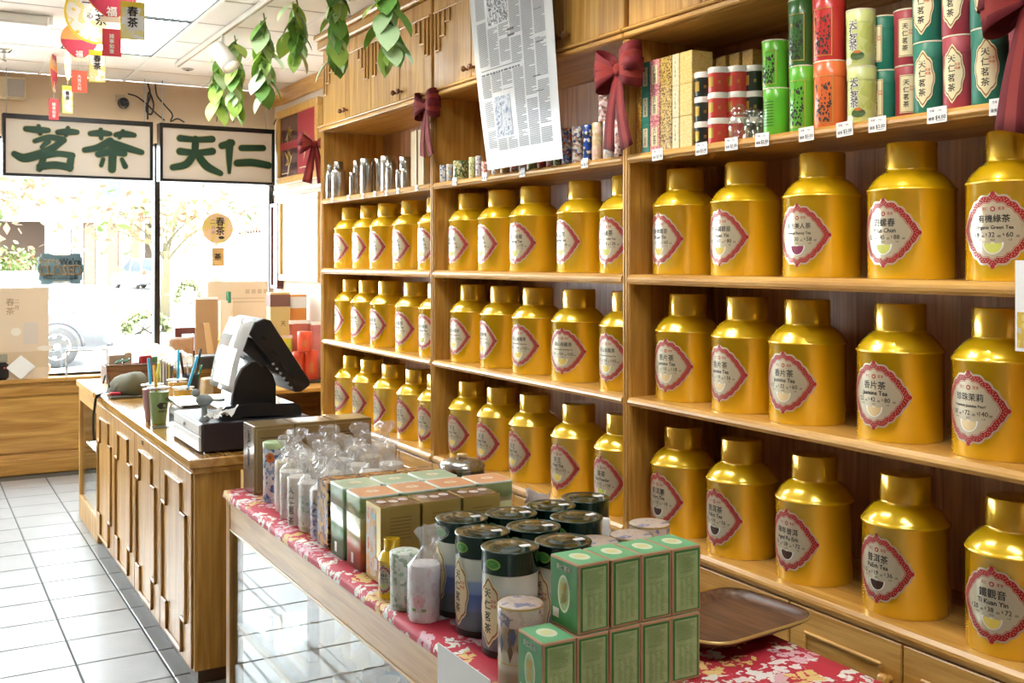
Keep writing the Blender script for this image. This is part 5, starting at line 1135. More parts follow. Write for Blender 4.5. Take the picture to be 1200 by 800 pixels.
for k in range(5): bundle('folder', ['pale green paper folder', 'white paper folder', 'grey paper folder', 'yellow edged paper folder', 'dark paper folder'][k] + ' standing behind the olive pouch', 'folder', 1.30 + k * .016, 6.42, GZ, .010, .14, .17 - .01 * k, [(.5, .6, .45), (.75, .75, .72), (.45, .45, .46), (.65, .6, .2), (.1, .1, .12)][k], -.25)
# --- pen holder, knives and small things behind the drinks
ph = thing('pen_holder', 'black pen holder filled with scissors and markers', 'pen holder', (1.36, 5.95, CZ)); obj('pot', MB().lathe([(.045, 0), (.05, .11), (.046, .11), (.042, .01)], 20, 0, None, True, False), ph, mats=blk)
for k, (x, y, h, c) in enumerate([(-.02, 0, .23, (.02, .02, .02)), (.01, .015, .21, (.02, .02, .02)), (.02, -.015, .16, (.02, .22, .10)), (-.01, -.02, .18, (.6, .6, .6)), (.025, .02, .24, (.02, .02, .02))]): obj('pen', MB().tube([(x, y, .012), (x * 2.2, y * 2.2, h * .7), (x * 2.8, y * 2.5, h)], [.006, .007, .009] if k in (0, 4) else .005, 8), ph, mats=mat('pen_%d' % k, c, .4))
obj('scissor_loop', MB().tube([(.018 * math.cos(a) + .0, .006, .18 + .035 * math.sin(a)) for a in [2 * PI * i / 14 for i in range(14)]], .004, 8, closed=True), ph, mats=mat('loop_white', (.72, .72, .68), .4))
bundle('kraft_box', 'open kraft box beside the pen holder', 'box', 1.385, 6.13, CZ, .09, .09, .14, (.36, .22, .12), .2); bundle('note_tent', 'folded tan card tent near the till', 'card', 1.39, 5.72, CZ, .06, .05, .11, (.62, .52, .36), .3, .15)
bundle('brown_box', 'reddish brown carton near the till', 'box', 1.37, 5.2, CZ, .12, .14, .07, (.40, .20, .08), .1)
# ================================================================== side rack, work table, wall pictures
rk = thing('side_rack', 'open oak rack against the wall beyond the shelves', 'rack', (0, 0, 0))
obj('top', MB().box(1.98, 2.64, 6.72, 7.45, .725, .75, 0, .004), rk, mats=OAKX)
for x in (1.98, 2.615): obj('side', MB().box(x, x + .025, 6.72, 7.45, 0, .7245, 0, .003), rk, mats=PALEZ)
obj('back', MB().box(2.005, 2.615, 7.42, 7.445, 0, .7245), rk, mats=OAKX); obj('shelf', MB().box(2.006, 2.614, 6.74, 7.42, .34, .36), rk, mats=OAKX)
redc = mat('red_carton', (.72, .085, .03), .4, var=(30, .12))
def can(label, u, v, z, r, h, m):
    p = on_z(u, v, z); t = tin('red_tea_can', label, 'tin', p.x, p.y, z + .0005, r, h, m, m, .2, 'red tea cans on the side rack')
    q = MB(); put2d(q, rect2d(-.018, .018, h * .2, h * .6, 3), cyl_map(r + .001), 0)
    for i in range(4): put2d(q, rect2d(-.012, .012, h * (.27 + .08 * i), h * (.29 + .08 * i), 2), cyl_map(r + .0016), 1)
    obj('label', q, t, None, (0, 0, -.35), mats=[mat('can_label', (.62, .12, .05), .4), goldp]); return p
tr = thing('black_tray', 'flat black tray under the red tea cans', 'tray', (2.44, 7.08, .7505)); obj('dish', MB().box(-.16, .16, -.09, .09, 0, .012, 0, .004), tr, mats=blk); obj('lip', MB().box(-.165, .165, -.098, -.09, .002, .022, 0, .003), tr, mats=blk)
pa_ = can('red tea can on the black tray, next to the till', 350, 443.5, .763, .046, .19, redc); pb2 = can('red tea can on the black tray, by the shelf end', 365, 443.5, .763, .048, .20, redc)
can('red tea can stacked on top of two others', 357, 411, .9635 + .0, .05, .135, redc)
# carton and pouches behind
def pouch(label, x, y, z, w_, h_, col, rz=0., top=None):
    t = thing('tea_pouch', label, 'pouch', (x, y, z), rz, 'foil tea pouches on the side rack'); q = MB(); n = 10; prs = [(.0, .03), (.25, .034), (.6, .026), (.85, .010), (1, .003)]
    for f, d in prs:
        for k in range(n): a = 2 * PI * k / n; q.v.append((w_ / 2 * math.copysign(abs(math.cos(a)) ** .5, math.cos(a)), d * math.sin(a), f * h_))
    for i in range(len(prs) - 1):
        for k in range(n): q.f.append((i * n + k, i * n + (k + 1) % n, (i + 1) * n + (k + 1) % n, (i + 1) * n + k)); q.m.append(0); q.sm.append(True)
    q.f.append(tuple(range(n))); q.m.append(0); q.sm.append(False)
    obj('pouch', q, t, mats=mat('pouch_' + label.replace(' ', '_'), col, .25, .2, var=(20, .3)))
    obj('seal_strip', MB().box(-w_ / 2, w_ / 2, -.004, .004, h_ * .97, h_ * 1.04), t, mats=mat('foil_strip', (.74, .72, .68), .25, .4))
pouch('yellow green foil pouch behind the till', 2.23, 7.20, .7505, .10, .30, (.45, .48, .03), .2); pouch('yellow green foil pouch beside its twin and the red cans', 2.335, 7.31, .7505, .10, .30, (.50, .50, .04), .1)
pouch('red and silver foil pouch behind the red cans', 2.45, 7.34, .7505, .16, .40, (.42, .10, .06), 0); pouch('rose foil pouch at the shelf end behind the red cans', 2.58, 7.31, .7505, .12, .39, (.50, .16, .15), 0)
def label_box(label, x, y, z, w_, d_, h_, c1, c2):
    t = thing('tea_carton', label, 'box', (x, y, z), 0, 'tea cartons near the window'); obj('carton', MB().box(-w_ / 2, w_ / 2, -d_ / 2, d_ / 2, 0, h_, 0, .003), t, mats=mat('tc_' + label.replace(' ', '_'), c1, .45)); obj('band', MB().box(-w_ / 2 - .0012, w_ / 2 + .0012, -d_ / 2 - .0012, d_ / 2 + .0012, h_ * .8, h_ * .97), t, mats=mat('tb_' + label.replace(' ', '_'), c2, .45))
    q = MB(); 
    for i, ch in enumerate('天仁'): put2d(q, text2d(ch, w_ * .3), flat_map((w_ * .15, -d_ / 2 - .001, h_ * (.55 - .25 * i)), (1, 0, 0), (0, 0, 1)), 0)
    obj('print', q, t, mats=inkb)
# work table along the window
wt = thing('work_table', 'pale work table along the shop window behind the counter', 'table', (0, 0, 0))
obj('tabletop', MB().box(1.42, 2.64, 7.56, 8.58, .80, .835, 0, .004), wt, mats=OAKX)
for x in (1.47, 2.58):
    for y in (7.62, 8.52): obj('leg', MB().box(x - .025, x + .025, y - .025, y + .025, 0, .7995, 0, .003), wt, mats=OAKZ)
WZ = .8355
label_box('tan tea carton with dark band near the window corner', 2.41, 7.72, WZ, .15, .1, .52, (.58, .42, .16), (.16, .06, .04)); label_box('orange tea carton with white band near the window corner', 2.562, 7.76, WZ, .13, .1, .50, (.70, .26, .04), (.74, .72, .68))
# yellow flowered tins
yf = pattern('yellow_flower_print', [(.74, .70, .50), (.62, .52, .05), (.78, .76, .62), (.55, .46, .05)], 45)
for k, u in enumerate((240.5, 255)):
    p = on_z(u, 419, WZ); tin('yellow_tin', ['yellow flowered tin next to the mahogany frame', 'yellow flowered tin closest to the till'][k], 'tin', p.x, p.y, WZ, .046, .14, yf, mat('yellow_lid', (.62, .45, .03), .4), .18, 'yellow flowered tins')
p = on_z(247, 437, WZ); bundle('black_case', 'flat black document case on the work table', 'case', p.x + .14, p.y + .35, WZ, .3, .18, .09, (.02, .02, .022))
p = on_z(205, 418, WZ); bundle('kraft_carton', 'open brown kraft carton among the plastic bags', 'box', p.x, p.y - .12, WZ, .2, .12, .16, (.34, .21, .13), .3)
p = on_z(217, 416, WZ); bundle('red_packet_box', 'glossy dark red packet box on the work table', 'box', p.x + .08, p.y, WZ, .12, .1, .15, (.36, .03, .02))
for k, (u, v) in enumerate([(179, 424), (195, 429), (211, 434)]):
    p = on_z(u, v, WZ); rnd = random.Random(k); q = MB(); n = 14; pr = [(.03, 0), (.09, .02), (.1, .06), (.07, .1), (.03, .13), (.001, .135)]
    q.add([((r + rnd.uniform(-.02, .02)) * math.cos(2 * PI * j / n), (r + rnd.uniform(-.02, .02)) * math.sin(2 * PI * j / n), z + rnd.uniform(-.01, .012) * (z > 0)) for r, z in pr for j in range(n)], [(i * n + j, i * n + (j + 1) % n, (i + 1) * n + (j + 1) % n, (i + 1) * n + j) for i in range(len(pr) - 1) for j in range(n)], 0, False)
    tag(obj('plastic_bag', q, None, (p.x, min(p.y, 8.4), WZ), mats=mat('white_poly', (.74, .72, .68), .3)), 'crumpled white plastic bag on the work table', 'plastic bag', 'crumpled bags on the work table')
# mahogany frame, easel backed photo stand, wrapped packet, big card
mah = mat('mahogany', (.10, .02, .018), .3)
p0, p1 = on_y(205, 384, 8.47), on_y(235, 384, 8.47); q = MB()
w_ = p1.x - p0.x; ht = p0.z - WZ
q.box(0, .05, -.015, .015, 0, ht).box(w_ - .05, w_, -.015, .015, 0, ht).box(.05, w_ - .05, -.015, .015, ht - .05, ht).box(.05, w_ - .05, -.015, .015, 0, .05)
t = thing('picture_frame', 'empty mahogany frame standing by the window', 'frame', (p0.x, 8.47, WZ)); obj('frame', q, t, mats=mah); obj('prop', MB().box(w_ / 2 - .02, w_ / 2 + .02, .016, .1, 0, .012), t, mats=mah)
p0, p1 = on_y(229, 347, 8.2), on_y(255, 347, 8.2); w_ = p1.x - p0.x; ht = on_y(240, 351, 8.2).z - WZ
t = thing('photo_stand', 'brown backed photo stand with an easel leg', 'photo stand', (p0.x, 8.2, WZ)); kb = mat('brown_board', (.40, .25, .13), .7)
obj('board', MB().box(0, w_, .0, .012, .0, ht, 0, .002, Matrix.Shear('XZ', 4, (.0, .0))), t, mats=kb); obj('easel_leg', MB().prism([(w_ * .3, ht * .62), (w_ * .55, ht * .62), (w_ * .8, .0), (w_ * .5, .0)], -.05, -.04, 'XZ'), t, mats=mat('tan_leg', (.58, .40, .22), .7)); obj('hinge', MB().box(w_ * .3, w_ * .55, -.04, -.0005, ht * .58, ht * .62), t, mats=kb); obj('top_edge', MB().box(-.002, w_ + .002, -.002, .014, ht, ht + .02), t, mats=whitem)
p0, p1 = on_y(257, 352, 8.42), on_y(272, 352, 8.42)
t = thing('clipped_packet', 'pale paper packet closed with a green clip', 'packet', (p0.x, 8.42, WZ)); w_ = p1.x - p0.x; ht = p0.z - WZ; obj('packet', MB().box(0, w_, -.02, .02, 0, ht, 0, .006), t, mats=mat('pale_packet', (.70, .60, .50), .6)); obj('clip', MB().box(w_ * .6, w_ * .85, -.03, .03, ht - .02, ht + .07, 0, .004), t, mats=mat('clip_green', (.04, .22, .12), .4))
bcard = mat('beige_card', (.70, .56, .40), .6)
def flat_card(name, label, cat, u0, v0, u1, v1, y, zb=None, m=bcard, th=.006):
    a, b = on_y(u0, v0, y), on_y(u1, v1, y); t = thing(name, label, cat, (a.x, y, zb if zb is not None else b.z))
    obj('card', MB().box(0, b.x - a.x, 0, th, 0, a.z - (zb if zb is not None else b.z), 0, .001), t, mats=m); return t, b.x - a.x, a.z - (zb if zb is not None else b.z)
t, w_, h_ = flat_card('window_card', 'large beige card standing in the window corner', 'card', 243, 330, 314, 395, 8.54, WZ)
q = MB(); tx = mat('beige_ink', (.52, .40, .27), .6)
for i in range(5): put2d(q, rect2d(w_ * .62 + i * .05, w_ * .62 + i * .05 + .035, h_ * .83, h_ * .83 + .035, 1), flat_map((0, -.001, 0), (1, 0, 0), (0, 0, 1)), 0)
for i in range(2): put2d(q, rect2d(w_ * .35, w_ * .95, h_ * (.76 - .05 * i), h_ * (.76 - .05 * i) + .008, 1), flat_map((0, -.001, 0), (1, 0, 0), (0, 0, 1)), 0)
obj('print', q, t, mats=tx)
t, w_, h_ = flat_card('tea_poster', 'beige tea poster leaning on the window sill', 'poster', -40, 338, 57, 421, 8.605, .7155)
q = MB(); fm = flat_map((0, -.001, 0), (1, 0, 0), (0, 0, 1)); bx_ = .26   # visible part starts here
put2d(q, rect2d(bx_ + .12, bx_ + .22, h_ * .38, h_ * .62, 1), fm, 0); put2d(q, ell2d(bx_ + .07, h_ * .52, .035, .03, 12), fm, 1); put2d(q, ell2d(bx_ + .27, h_ * .33, .06, .02, 14), fm, 1); put2d(q, rect2d(0, w_, h_ * .12, h_ * .30, 1), fm, 2)
for i, ch in enumerate('春茶'): put2d(q, text2d(ch, .06), lambda x, y: fm(x + bx_ + .03, y + h_ * (.84 - .1 * i)), 3)
for i, ch in enumerate('二月'): put2d(q, text2d(ch, .035), lambda x, y: fm(x + bx_ + .075, y + h_ * (.85 - .07 * i)), 3)
obj('print', q, t, mats=[mat('poster_glass', (.62, .54, .46), .6), mat('poster_white', (.78, .72, .62), .6), mat('poster_sand', (.62, .47, .30), .6), mat('poster_ink', (.30, .20, .10), .6)])
t = thing('paper_diamond', 'plain white paper square turned on its corner below the poster', 'paper', (.735, 8.595 - .02, .7155)); obj('sheet', MB().prism([(0, .0), (.10, .09), (0, .18), (-.10, .09)], 0, .002, 'XZ'), t, mats=whitem)
p0 = on_y(78, 411, 8.55); p1 = on_y(128, 441, 8.55); t = thing('sign_stand', 'thin grey metal sign frame on the sill', 'frame', (p0.x, 8.60, .7155)); w_ = p1.x - p0.x; h_ = p0.z - .7155
obj('rail', MB().box(0, w_, -.006, .006, h_ - .012, h_), t, mats=greyp); obj('post', MB().box(0, .012, -.006, .006, 0, h_ - .012), t, mats=greyp); obj('post', MB().box(w_ - .012, w_, -.006, .006, 0, h_ - .012), t, mats=greyp)
t = thing('sill_gadget', 'small black device with coloured buttons on the sill', 'device', (.615, 8.60, .7155)); obj('body', MB().box(-.06, .04, -.03, .03, 0, .13, 0, .02), t, mats=blk); obj('button', MB().ball((.01, -.032, .09), .008, 8), t, mats=redc); obj('stand', MB().box(-.06, .03, -.02, .02, .13, .19, 0, .005), t, mats=mat('olive_grey', (.3, .28, .2), .6))
# CLOSED sign on the glass
cs0, cs1 = on_y(44, 296.5, 8.68), on_y(98.5, 332.5, 8.68); cw_, ch_ = (cs1.x - cs0.x) / 2, (cs0.z - cs1.z) / 2
t = thing('closed_sign', 'slate blue closed sign with scalloped edge on the window', 'sign', ((cs0.x + cs1.x) / 2, 8.68, (cs0.z + cs1.z) / 2))
co_ = [(.86, 1), (.84, .82), (.95, .70), (.92, .35), (1, .18), (1, -.18), (.92, -.35), (.95, -.70), (.84, -.82), (.86, -1)]
out_ = [(x * cw_, z * ch_) for x, z in co_]; out_ = [(0.35 * cw_, ch_ * .92), (.5 * cw_, ch_)] + out_ + [(.5 * cw_, -ch_), (.35 * cw_, -ch_ * .92)]; out_ += [(-x, z) for x, z in out_[::-1]]
obj('board', MB().prism(out_, 0, .008, 'XZ'), t, mats=mat('slate_blue', (.105, .185, .23), .6))
q = MB(); fm = flat_map((0, -.0012, 0), (1, 0, 0), (0, 0, 1)); f2 = flat_map((0, -.002, 0), (1, 0, 0), (0, 0, 1))
put2d(q, text2d('Sorry,', .058, .03), lambda x, y: fm(x - cw_ * .50, y + ch_ * .52), 0); put2d(q, text2d("We're", .066, .03), lambda x, y: fm(x * .9 + cw_ * .40, y + ch_ * .44), 1)
put2d(q, text2d('CLOSED', .098, .06), lambda x, y: fm(x * .82, y * 1.15 - ch_ * .16), 1); put2d(q, text2d('CLOSED', .098, .02), lambda x, y: f2(x * .82 - .003, y * 1.15 - ch_ * .15), 0); put2d(q, text2d('Please come again', .034, .02), lambda x, y: fm(x, y - ch_ * .60), 1)
put2d(q, rect2d(-.05, .05, ch_ * .86, ch_ * .9, 1), fm, 0); put2d(q, rect2d(-.06, .06, -ch_ * .86, -ch_ * .82, 1), fm, 0)
obj('lettering', q, t, mats=[mat('cream_paint', (.90, .76, .52), .6), inkb]); obj('suction_cup', MB().lathe([(.006, .008), (.01, .03), (.02, .061)], 16, 0, Matrix.Translation((0, 0, ch_ * .6)) @ Matrix.Rotation(-PI / 2, 4, 'X')), t, mats=MATS['jar_lid'])
# round yellow hanger with small card
rc = on_y(255, 267.5, 8.66); rr_ = 18 * (rc.x * SY + 8.66 * CY) / F
t = thing('round_hanger', 'round yellow flowered tea sign hanging at the window', 'sign', (rc.x, 8.66, rc.z)); obj('disc', MB().lathe([(rr_, 0), (rr_, .004)], 40, 0, Matrix.Rotation(PI / 2, 4, 'X')), t, mats=pattern('yellow_blossom', [(.66, .46, .12), (.68, .50, .15), (.70, .48, .30), (.66, .46, .14)], 9, 'noise', .6))
q = MB(); fm = flat_map((0, -.0055, 0), (1, 0, 0), (0, 0, 1))
for i, ch in enumerate('春茶'): put2d(q, text2d(ch, .075, .02), lambda x, y: fm(x + .02, y + .05 - .075 * i), 0)
put2d(q, text2d('二', .045), lambda x, y: fm(x - .04, y + .05), 0); put2d(q, text2d('月', .035), lambda x, y: fm(x - .035, y), 1); put2d(q, text2d('新', .03), lambda x, y: fm(x - .035, y - .035), 1); put2d(q, ell2d(.03, -.075, .025, .012, 10), fm, 0)
obj('print', q, t, mats=[inkb, mat('violet_ink', (.25, .08, .30), .5)]); obj('cord', MB().tube([(0, 0, rr_), (0, 0, rr_ + .05)], .002, 6), t, mats=whitem); obj('suction_cup', MB().lathe([(.006, -.006), (.01, .03), (.02, .081)], 16, 0, Matrix.Translation((0, 0, rr_ + .05)) @ Matrix.Rotation(-PI / 2, 4, 'X')), t, mats=MATS['jar_lid'])
c0, c1 = on_y(248.5, 290, 8.66), on_y(262.5, 312, 8.66); dz_ = c0.z - rc.z
obj('tag', MB().box(c0.x - rc.x, c1.x - rc.x, -.004, 0, c1.z - rc.z, dz_, 0, .001), t, mats=mat('tag_ochre', (.50, .30, .10), .6)); obj('cord', MB().tube([(0, 0, -rr_), (0, 0, dz_)], .0015, 6), t, mats=whitem)
q = MB(); put2d(q, text2d('茶', .06, .02), lambda x, y: fm(x, y + dz_ - .08), 0); obj('tag_print', q, t, mats=inkb)
# framed posters on the side wall
gfr = wood('gilt_oak_frame', (.55, .30, .06), (.70, .43, .12), 'Z', .3, 2.)
def wall_picture(label, y0, y1, z0, z1, art, fm_, fw=.07):
    t = thing('framed_poster', label, 'picture', (XW - .03, (y0 + y1) / 2, (z0 + z1) / 2)); a, b = (y1 - y0) / 2, (z1 - z0) / 2
    q = MB().box(-.02, .028, -a, a, -b, -b + fw, 0, .005).box(-.02, .028, -a, a, b - fw, b, 0, .005).box(-.02, .028, -a, -a + fw, -b + fw, b - fw, 0, .005).box(-.02, .028, a - fw, a, -b + fw, b - fw, 0, .005); obj('frame', q, t, mats=fm_)
    obj('artwork', MB().box(.0, .01, -a + fw, a - fw, -b + fw, b - fw), t, mats=art); return t, a - fw, b - fw
t, a, b = wall_picture('gilt framed dark red poster of gold ginseng above the window corner', 7.46, 8.46, 2.20, 2.80, mat('poster_maroon', (.085, .02, .022), .25, coat=.4), gfr, .06)
q = MB(); fm = flat_map((-.0012, 0, 0), (0, -1, 0), (0, 0, 1)); f2 = flat_map((-.002, 0, 0), (0, -1, 0), (0, 0, 1))
put2d(q, rect2d(0, a, -b, b, 1), fm, 0); put2d(q, rect2d(-a, 0, -b * .1, b * .15, 1), fm, 0)
for cx_, cz_, s in ((-a * .5, b * .45, .09), (-a * .45, -b * .55, .13), (a * .45, -b * .1, .13)):
    rnd = random.Random(int(cx_ * 100)); pts = []
    for i in range(9):
        an = rnd.uniform(0, 6.28); L2 = rnd.uniform(.6, 1.2) * s; w2 = .022
        p_ = [(cx_ - w2 * math.sin(an), cz_ + w2 * math.cos(an)), (cx_ + w2 * math.sin(an), cz_ - w2 * math.cos(an)), (cx_ + L2 * math.cos(an), cz_ + L2 * math.sin(an))]; put2d(q, (p_, [(0, 1, 2)]), f2, 1 if i % 3 else 2)
put2d(q, rect2d(-a * .9, -a * .5, -b * .9, -b * .86, 1), f2, 2); put2d(q, rect2d(a * .1, a * .7, -b * .82, -b * .78, 1), f2, 2)
obj('print', q, t, mats=[mat('poster_crimson', (.38, .03, .05), .3), mat('root_gold', (.62, .38, .06), .4), mat('root_pale', (.72, .58, .35), .4)])
t, a, b = wall_picture('wood framed pale photograph of a woman on the side wall', 7.45, 8.40, 1.43, 2.10, mat('photo_pale', (.60, .60, .55), .25, coat=.3, var=(5, .3)), gfr, .05)
q = MB(); put2d(q, ell2d(a * .3, b * .05, a * .30, b * .40, 18), fm, 0); put2d(q, ell2d(a * .38, b * .0, a * .20, b * .28, 18), f2, 1); put2d(q, rect2d(a * .1, a * .8, -b, -b * .35, 1), fm, 2); put2d(q, ell2d(-a * .5, -b * .4, a * .3, b * .15, 14), fm, 2); obj('print', q, t, mats=[mat('photo_dark', (.05, .04, .035), .4), mat('photo_skin', (.40, .28, .2), .4), mat('photo_grey', (.26, .26, .24), .4)])
struct('trim_6', MB().box(XW - .02, XW, 6.36, YF - .02, 2.135, 2.165, 0, .003), mat('white_rail', (.78, .74, .68), .5))
wall_picture('small dark framed notice in the window corner', 8.42, 8.62, 1.36, 2.06, whitem, mah, .03)

# ================================================================== hanging shop signs with raised green characters
sgn_black = mat('sign_frame', (.012, .010, .009), .35, .3); panel = mat('sign_panel', (.66, .60, .52), .5); greenp = mat('sign_green', (.003, .045, .018), .5); giltl = mat('sign_outline', (.42, .38, .16), .5)
YS = 8.42
def SP(a, b): p = on_y(a / 3.636, 120 + b / 3.636, YS); return p.x, p.z
def stroke(mb, pts, grow, y, mi):
    P3 = [Vector((SP(a, b)[0], SP(a, b)[1], w2 * .00195 / 2 * 1.0 + grow)) for a, b, w2 in pts]
    P3 = smooth_line(P3, 6) if len(P3) > 2 else [P3[0].lerp(P3[1], i / 6) for i in range(7)]
    L3, R3 = [], []
    for i, p in enumerate(P3):
        d = (P3[min(i + 1, len(P3) - 1)] - P3[max(i - 1, 0)]); d = Vector((d.x, d.y)); d.normalize(); nn_ = Vector((-d.y, d.x)) * p.z; L3.append((p.x + nn_.x, p.y + nn_.y)); R3.append((p.x - nn_.x, p.y - nn_.y))
    def capp(p, d): 
        b0 = math.atan2(d.y, d.x); return [(p.x + p.z * math.cos(b0 + PI / 2 - PI * k / 6), p.y + p.z * math.sin(b0 + PI / 2 - PI * k / 6)) for k in range(1, 6)]
    dv = P3[-1] - P3[-2]; d0 = P3[0] - P3[1]
    poly_ = L3 + capp(P3[-1], dv) + R3[::-1] + capp(P3[0], d0)
    n = len(L3); o = len(mb.v)
    ring_f = [(x, y[1], z) for x, z in poly_]; ring_b = [(x, y[0], z) for x, z in poly_]; N_ = len(poly_)
    fs = [(i, i + 1, 2 * n + 5 - 2 - i, 2 * n + 5 - 1 - i) for i in range(n - 1)]
    fs += [tuple([n - 1] + list(range(n, n + 5)) + [n + 5]), tuple([2 * n + 4] + list(range(2 * n + 5, 2 * n + 10)) + [0])]
    mb.add(ring_f + ring_b, fs + [(i, (i + 1) % N_, N_ + (i + 1) % N_, N_ + i) for i in range(N_)], mi)
G = {'茗': [[(112, 112, 20), (160, 116, 24), (205, 118, 18)], [(165, 100, 14), (172, 132, 14)], [(247, 126, 18), (290, 124, 24), (328, 126, 18)], [(290, 108, 14), (282, 140, 12)], [(150, 164, 16), (210, 148, 20), (270, 158, 22)], [(272, 160, 20), (215, 200, 26), (150, 226, 32), (100, 236, 30), (62, 218, 20)], [(205, 165, 20), (178, 190, 12)],
           [(190, 226, 22), (250, 218, 20), (308, 226, 22)], [(186, 224, 22), (180, 255, 22), (168, 284, 20)], [(172, 272, 26), (235, 266, 26), (298, 276, 26)], [(306, 226, 20), (300, 255, 24), (298, 282, 20)]],
     '茶': [[(386, 132, 18), (430, 130, 24), (470, 133, 16)], [(430, 115, 14), (432, 152, 14)], [(495, 137, 18), (535, 134, 24), (572, 139, 18)], [(525, 122, 14), (510, 150, 12)], [(470, 166, 30), (415, 192, 24), (362, 202, 20)], [(465, 168, 26), (530, 190, 28), (604, 212, 20)], [(420, 220, 24), (475, 210, 26), (530, 218, 22)], [(482, 196, 28), (478, 285, 28)], [(440, 242, 14), (432, 268, 14)], [(520, 242, 14), (534, 272, 20)]],
     '天': [[(768, 152, 26), (836, 158, 22), (905, 156, 26)], [(768, 208, 28), (836, 214, 24), (906, 208, 28)], [(834, 156, 26), (832, 214, 26)], [(832, 212, 26), (795, 262, 28), (738, 276, 24)], [(838, 214, 26), (880, 270, 32), (940, 302, 22)]],
     '仁': [[(946, 184, 26), (988, 172, 28)], [(980, 172, 30), (978, 230, 24), (978, 298, 12)], [(1030, 194, 24), (1122, 194, 24)], [(1012, 258, 28), (1075, 256, 30), (1145, 268, 28)]]}
for nm, chars, ua, ub in (('long white sign with two green characters near the ceiling cameras', '茗茶', 3, 179.5), ('white sign with two green characters beside the gilt poster', '天仁', 187.5, 322)):
    a, b = on_y(ua, 150, YS).x, on_y(ub, 150, YS).x; z0, z1 = 2.205, 2.655
    t = thing('shop_sign', nm, 'sign', (0, 0, 0), 0, 'green character signs over the window')
    q = MB().box(a, b, YS, YS + .12, z0, z0 + .02).box(a, b, YS, YS + .12, z1 - .035, z1).box(a, a + .022, YS, YS + .12, z0 + .02, z1 - .035).box(b - .022, b, YS, YS + .12, z0 + .02, z1 - .035); obj('frame', q, t, mats=sgn_black)
    obj('panel', MB().box(a + .022, b - .022, YS + .012, YS + .11, z0 + .02, z1 - .035), t, mats=panel)
    for ch in chars:
        q = MB(); q2 = MB()
        for i_, st_ in enumerate(G[ch]): stroke(q, st_, 0, (YS + .010, YS + .002 - i_ * .0003), 0); stroke(q2, st_, .006, (YS + .0119, YS + .0105), 0)
        c_ = obj('character', q, t, mats=greenp); obj('gilt_outline', q2, c_, mats=giltl)
    for x in (a + .03, b - .05): obj('hanger_rod', MB().tube([(x, YS + .06, z1), (x, YS + .06, ZC - .001)], .004, 6), t, mats=greyp)
# camera, cables, speaker, sprinkler, ceiling bits
t = thing('security_camera', 'small black security camera on the tan header wall', 'camera', (*on_y(143, 122, YF)[:2], on_y(143, 122, YF).z)); obj('mount', MB().box(-.05, .02, -.02, 0, .02, .07, 0, .004), t, mats=mat('mount_tan', (.4, .32, .22), .6)); obj('lens_ball', MB().ball((0, -.06, 0), .045, 16), t, mats=blk2); obj('lens_ring', MB().tube([(.03 * math.cos(i * PI / 8), -.1, .03 * math.sin(i * PI / 8)) for i in range(16)], .006, 6, closed=True), t, mats=blk)
def cable(label, pts, r=.006):
    P_ = [on_y(u, v, YF - .03 - .02 * (i % 2)) for i, (u, v) in enumerate(pts)]; tag(obj('power_cable', MB().tube(smooth_line(P_, 5), r, 7), mats=blk), label, 'cable')
cable('black cable arching from the camera to the sign', [(150, 110), (160, 113), (172, 122), (182, 132), (193, 141)]); cable('black cable looping above the sign gap', [(173, 97), (176, 112), (171, 128), (177, 134), (180, 122), (174, 108), (173, 140)], .007); cable('black cable drooping across the second sign top', [(182, 99), (184, 112), (192, 122), (202, 134), (200, 142), (208, 139), (216, 143)]); cable('thin black cable beside the gilt poster', [(321, 107), (323, 120), (325, 133), (321, 146)], .005)
sp_ = on_y(12, 104, YF); t = thing('wall_speaker', 'cream wall speaker with grey grille under the ceiling', 'speaker', (sp_.x, YF, sp_.z)); obj('cabinet', MB().box(-.12, .10, -.07, 0, -.08, .08, 0, .008), t, mats=mat('cream_plastic', (.62, .50, .32), .5)); obj('grille', MB().box(-.02, .09, -.078, -.0705, -.065, .065, 0, .004), t, mats=mat('grey_grille', (.42, .38, .35), .6, bump=(400, .5)))
p = on_z(5, 58, ZC); t = thing('sprinkler_head', 'chrome fire sprinkler on the ceiling', 'sprinkler', (p.x, p.y, ZC)); obj('plate', MB().lathe([(.001, -.004), (.035, -.018), (.05, 0)], 20), t, mats=steel2); obj('stem', MB().lathe([(.006, -.08), (.016, -.078), (.008, -.06), (.008, -.018)], 12), t, mats=steel2)
p = on_z(220, 80.5, ZC); t = thing('ceiling_sensor', 'small grey ceiling sensor near the storefront', 'sensor', (p.x, p.y, ZC)); obj('disc', MB().lathe([(.03, -.012), (.045, 0)], 20), t, mats=mat('grey_sensor', (.45, .42, .40), .5)); obj('lens', MB().lathe([(.012, -.016), (.014, -.012)], 12), t, mats=blk)
p = on_z(18, 17, ZC); t = thing('emergency_light', 'white emergency light box on the ceiling', 'light box', (p.x, p.y, ZC)); obj('housing', MB().box(-.13, .17, -.07, .07, -.06, 0, 0, .01), t, mats=mat('white_plastic', (.80, .79, .76), .4)); obj('end_cap', MB().box(.17, .19, -.06, .06, -.05, 0), t, mats=mat('white_plastic', (.8, .79, .76), .4))
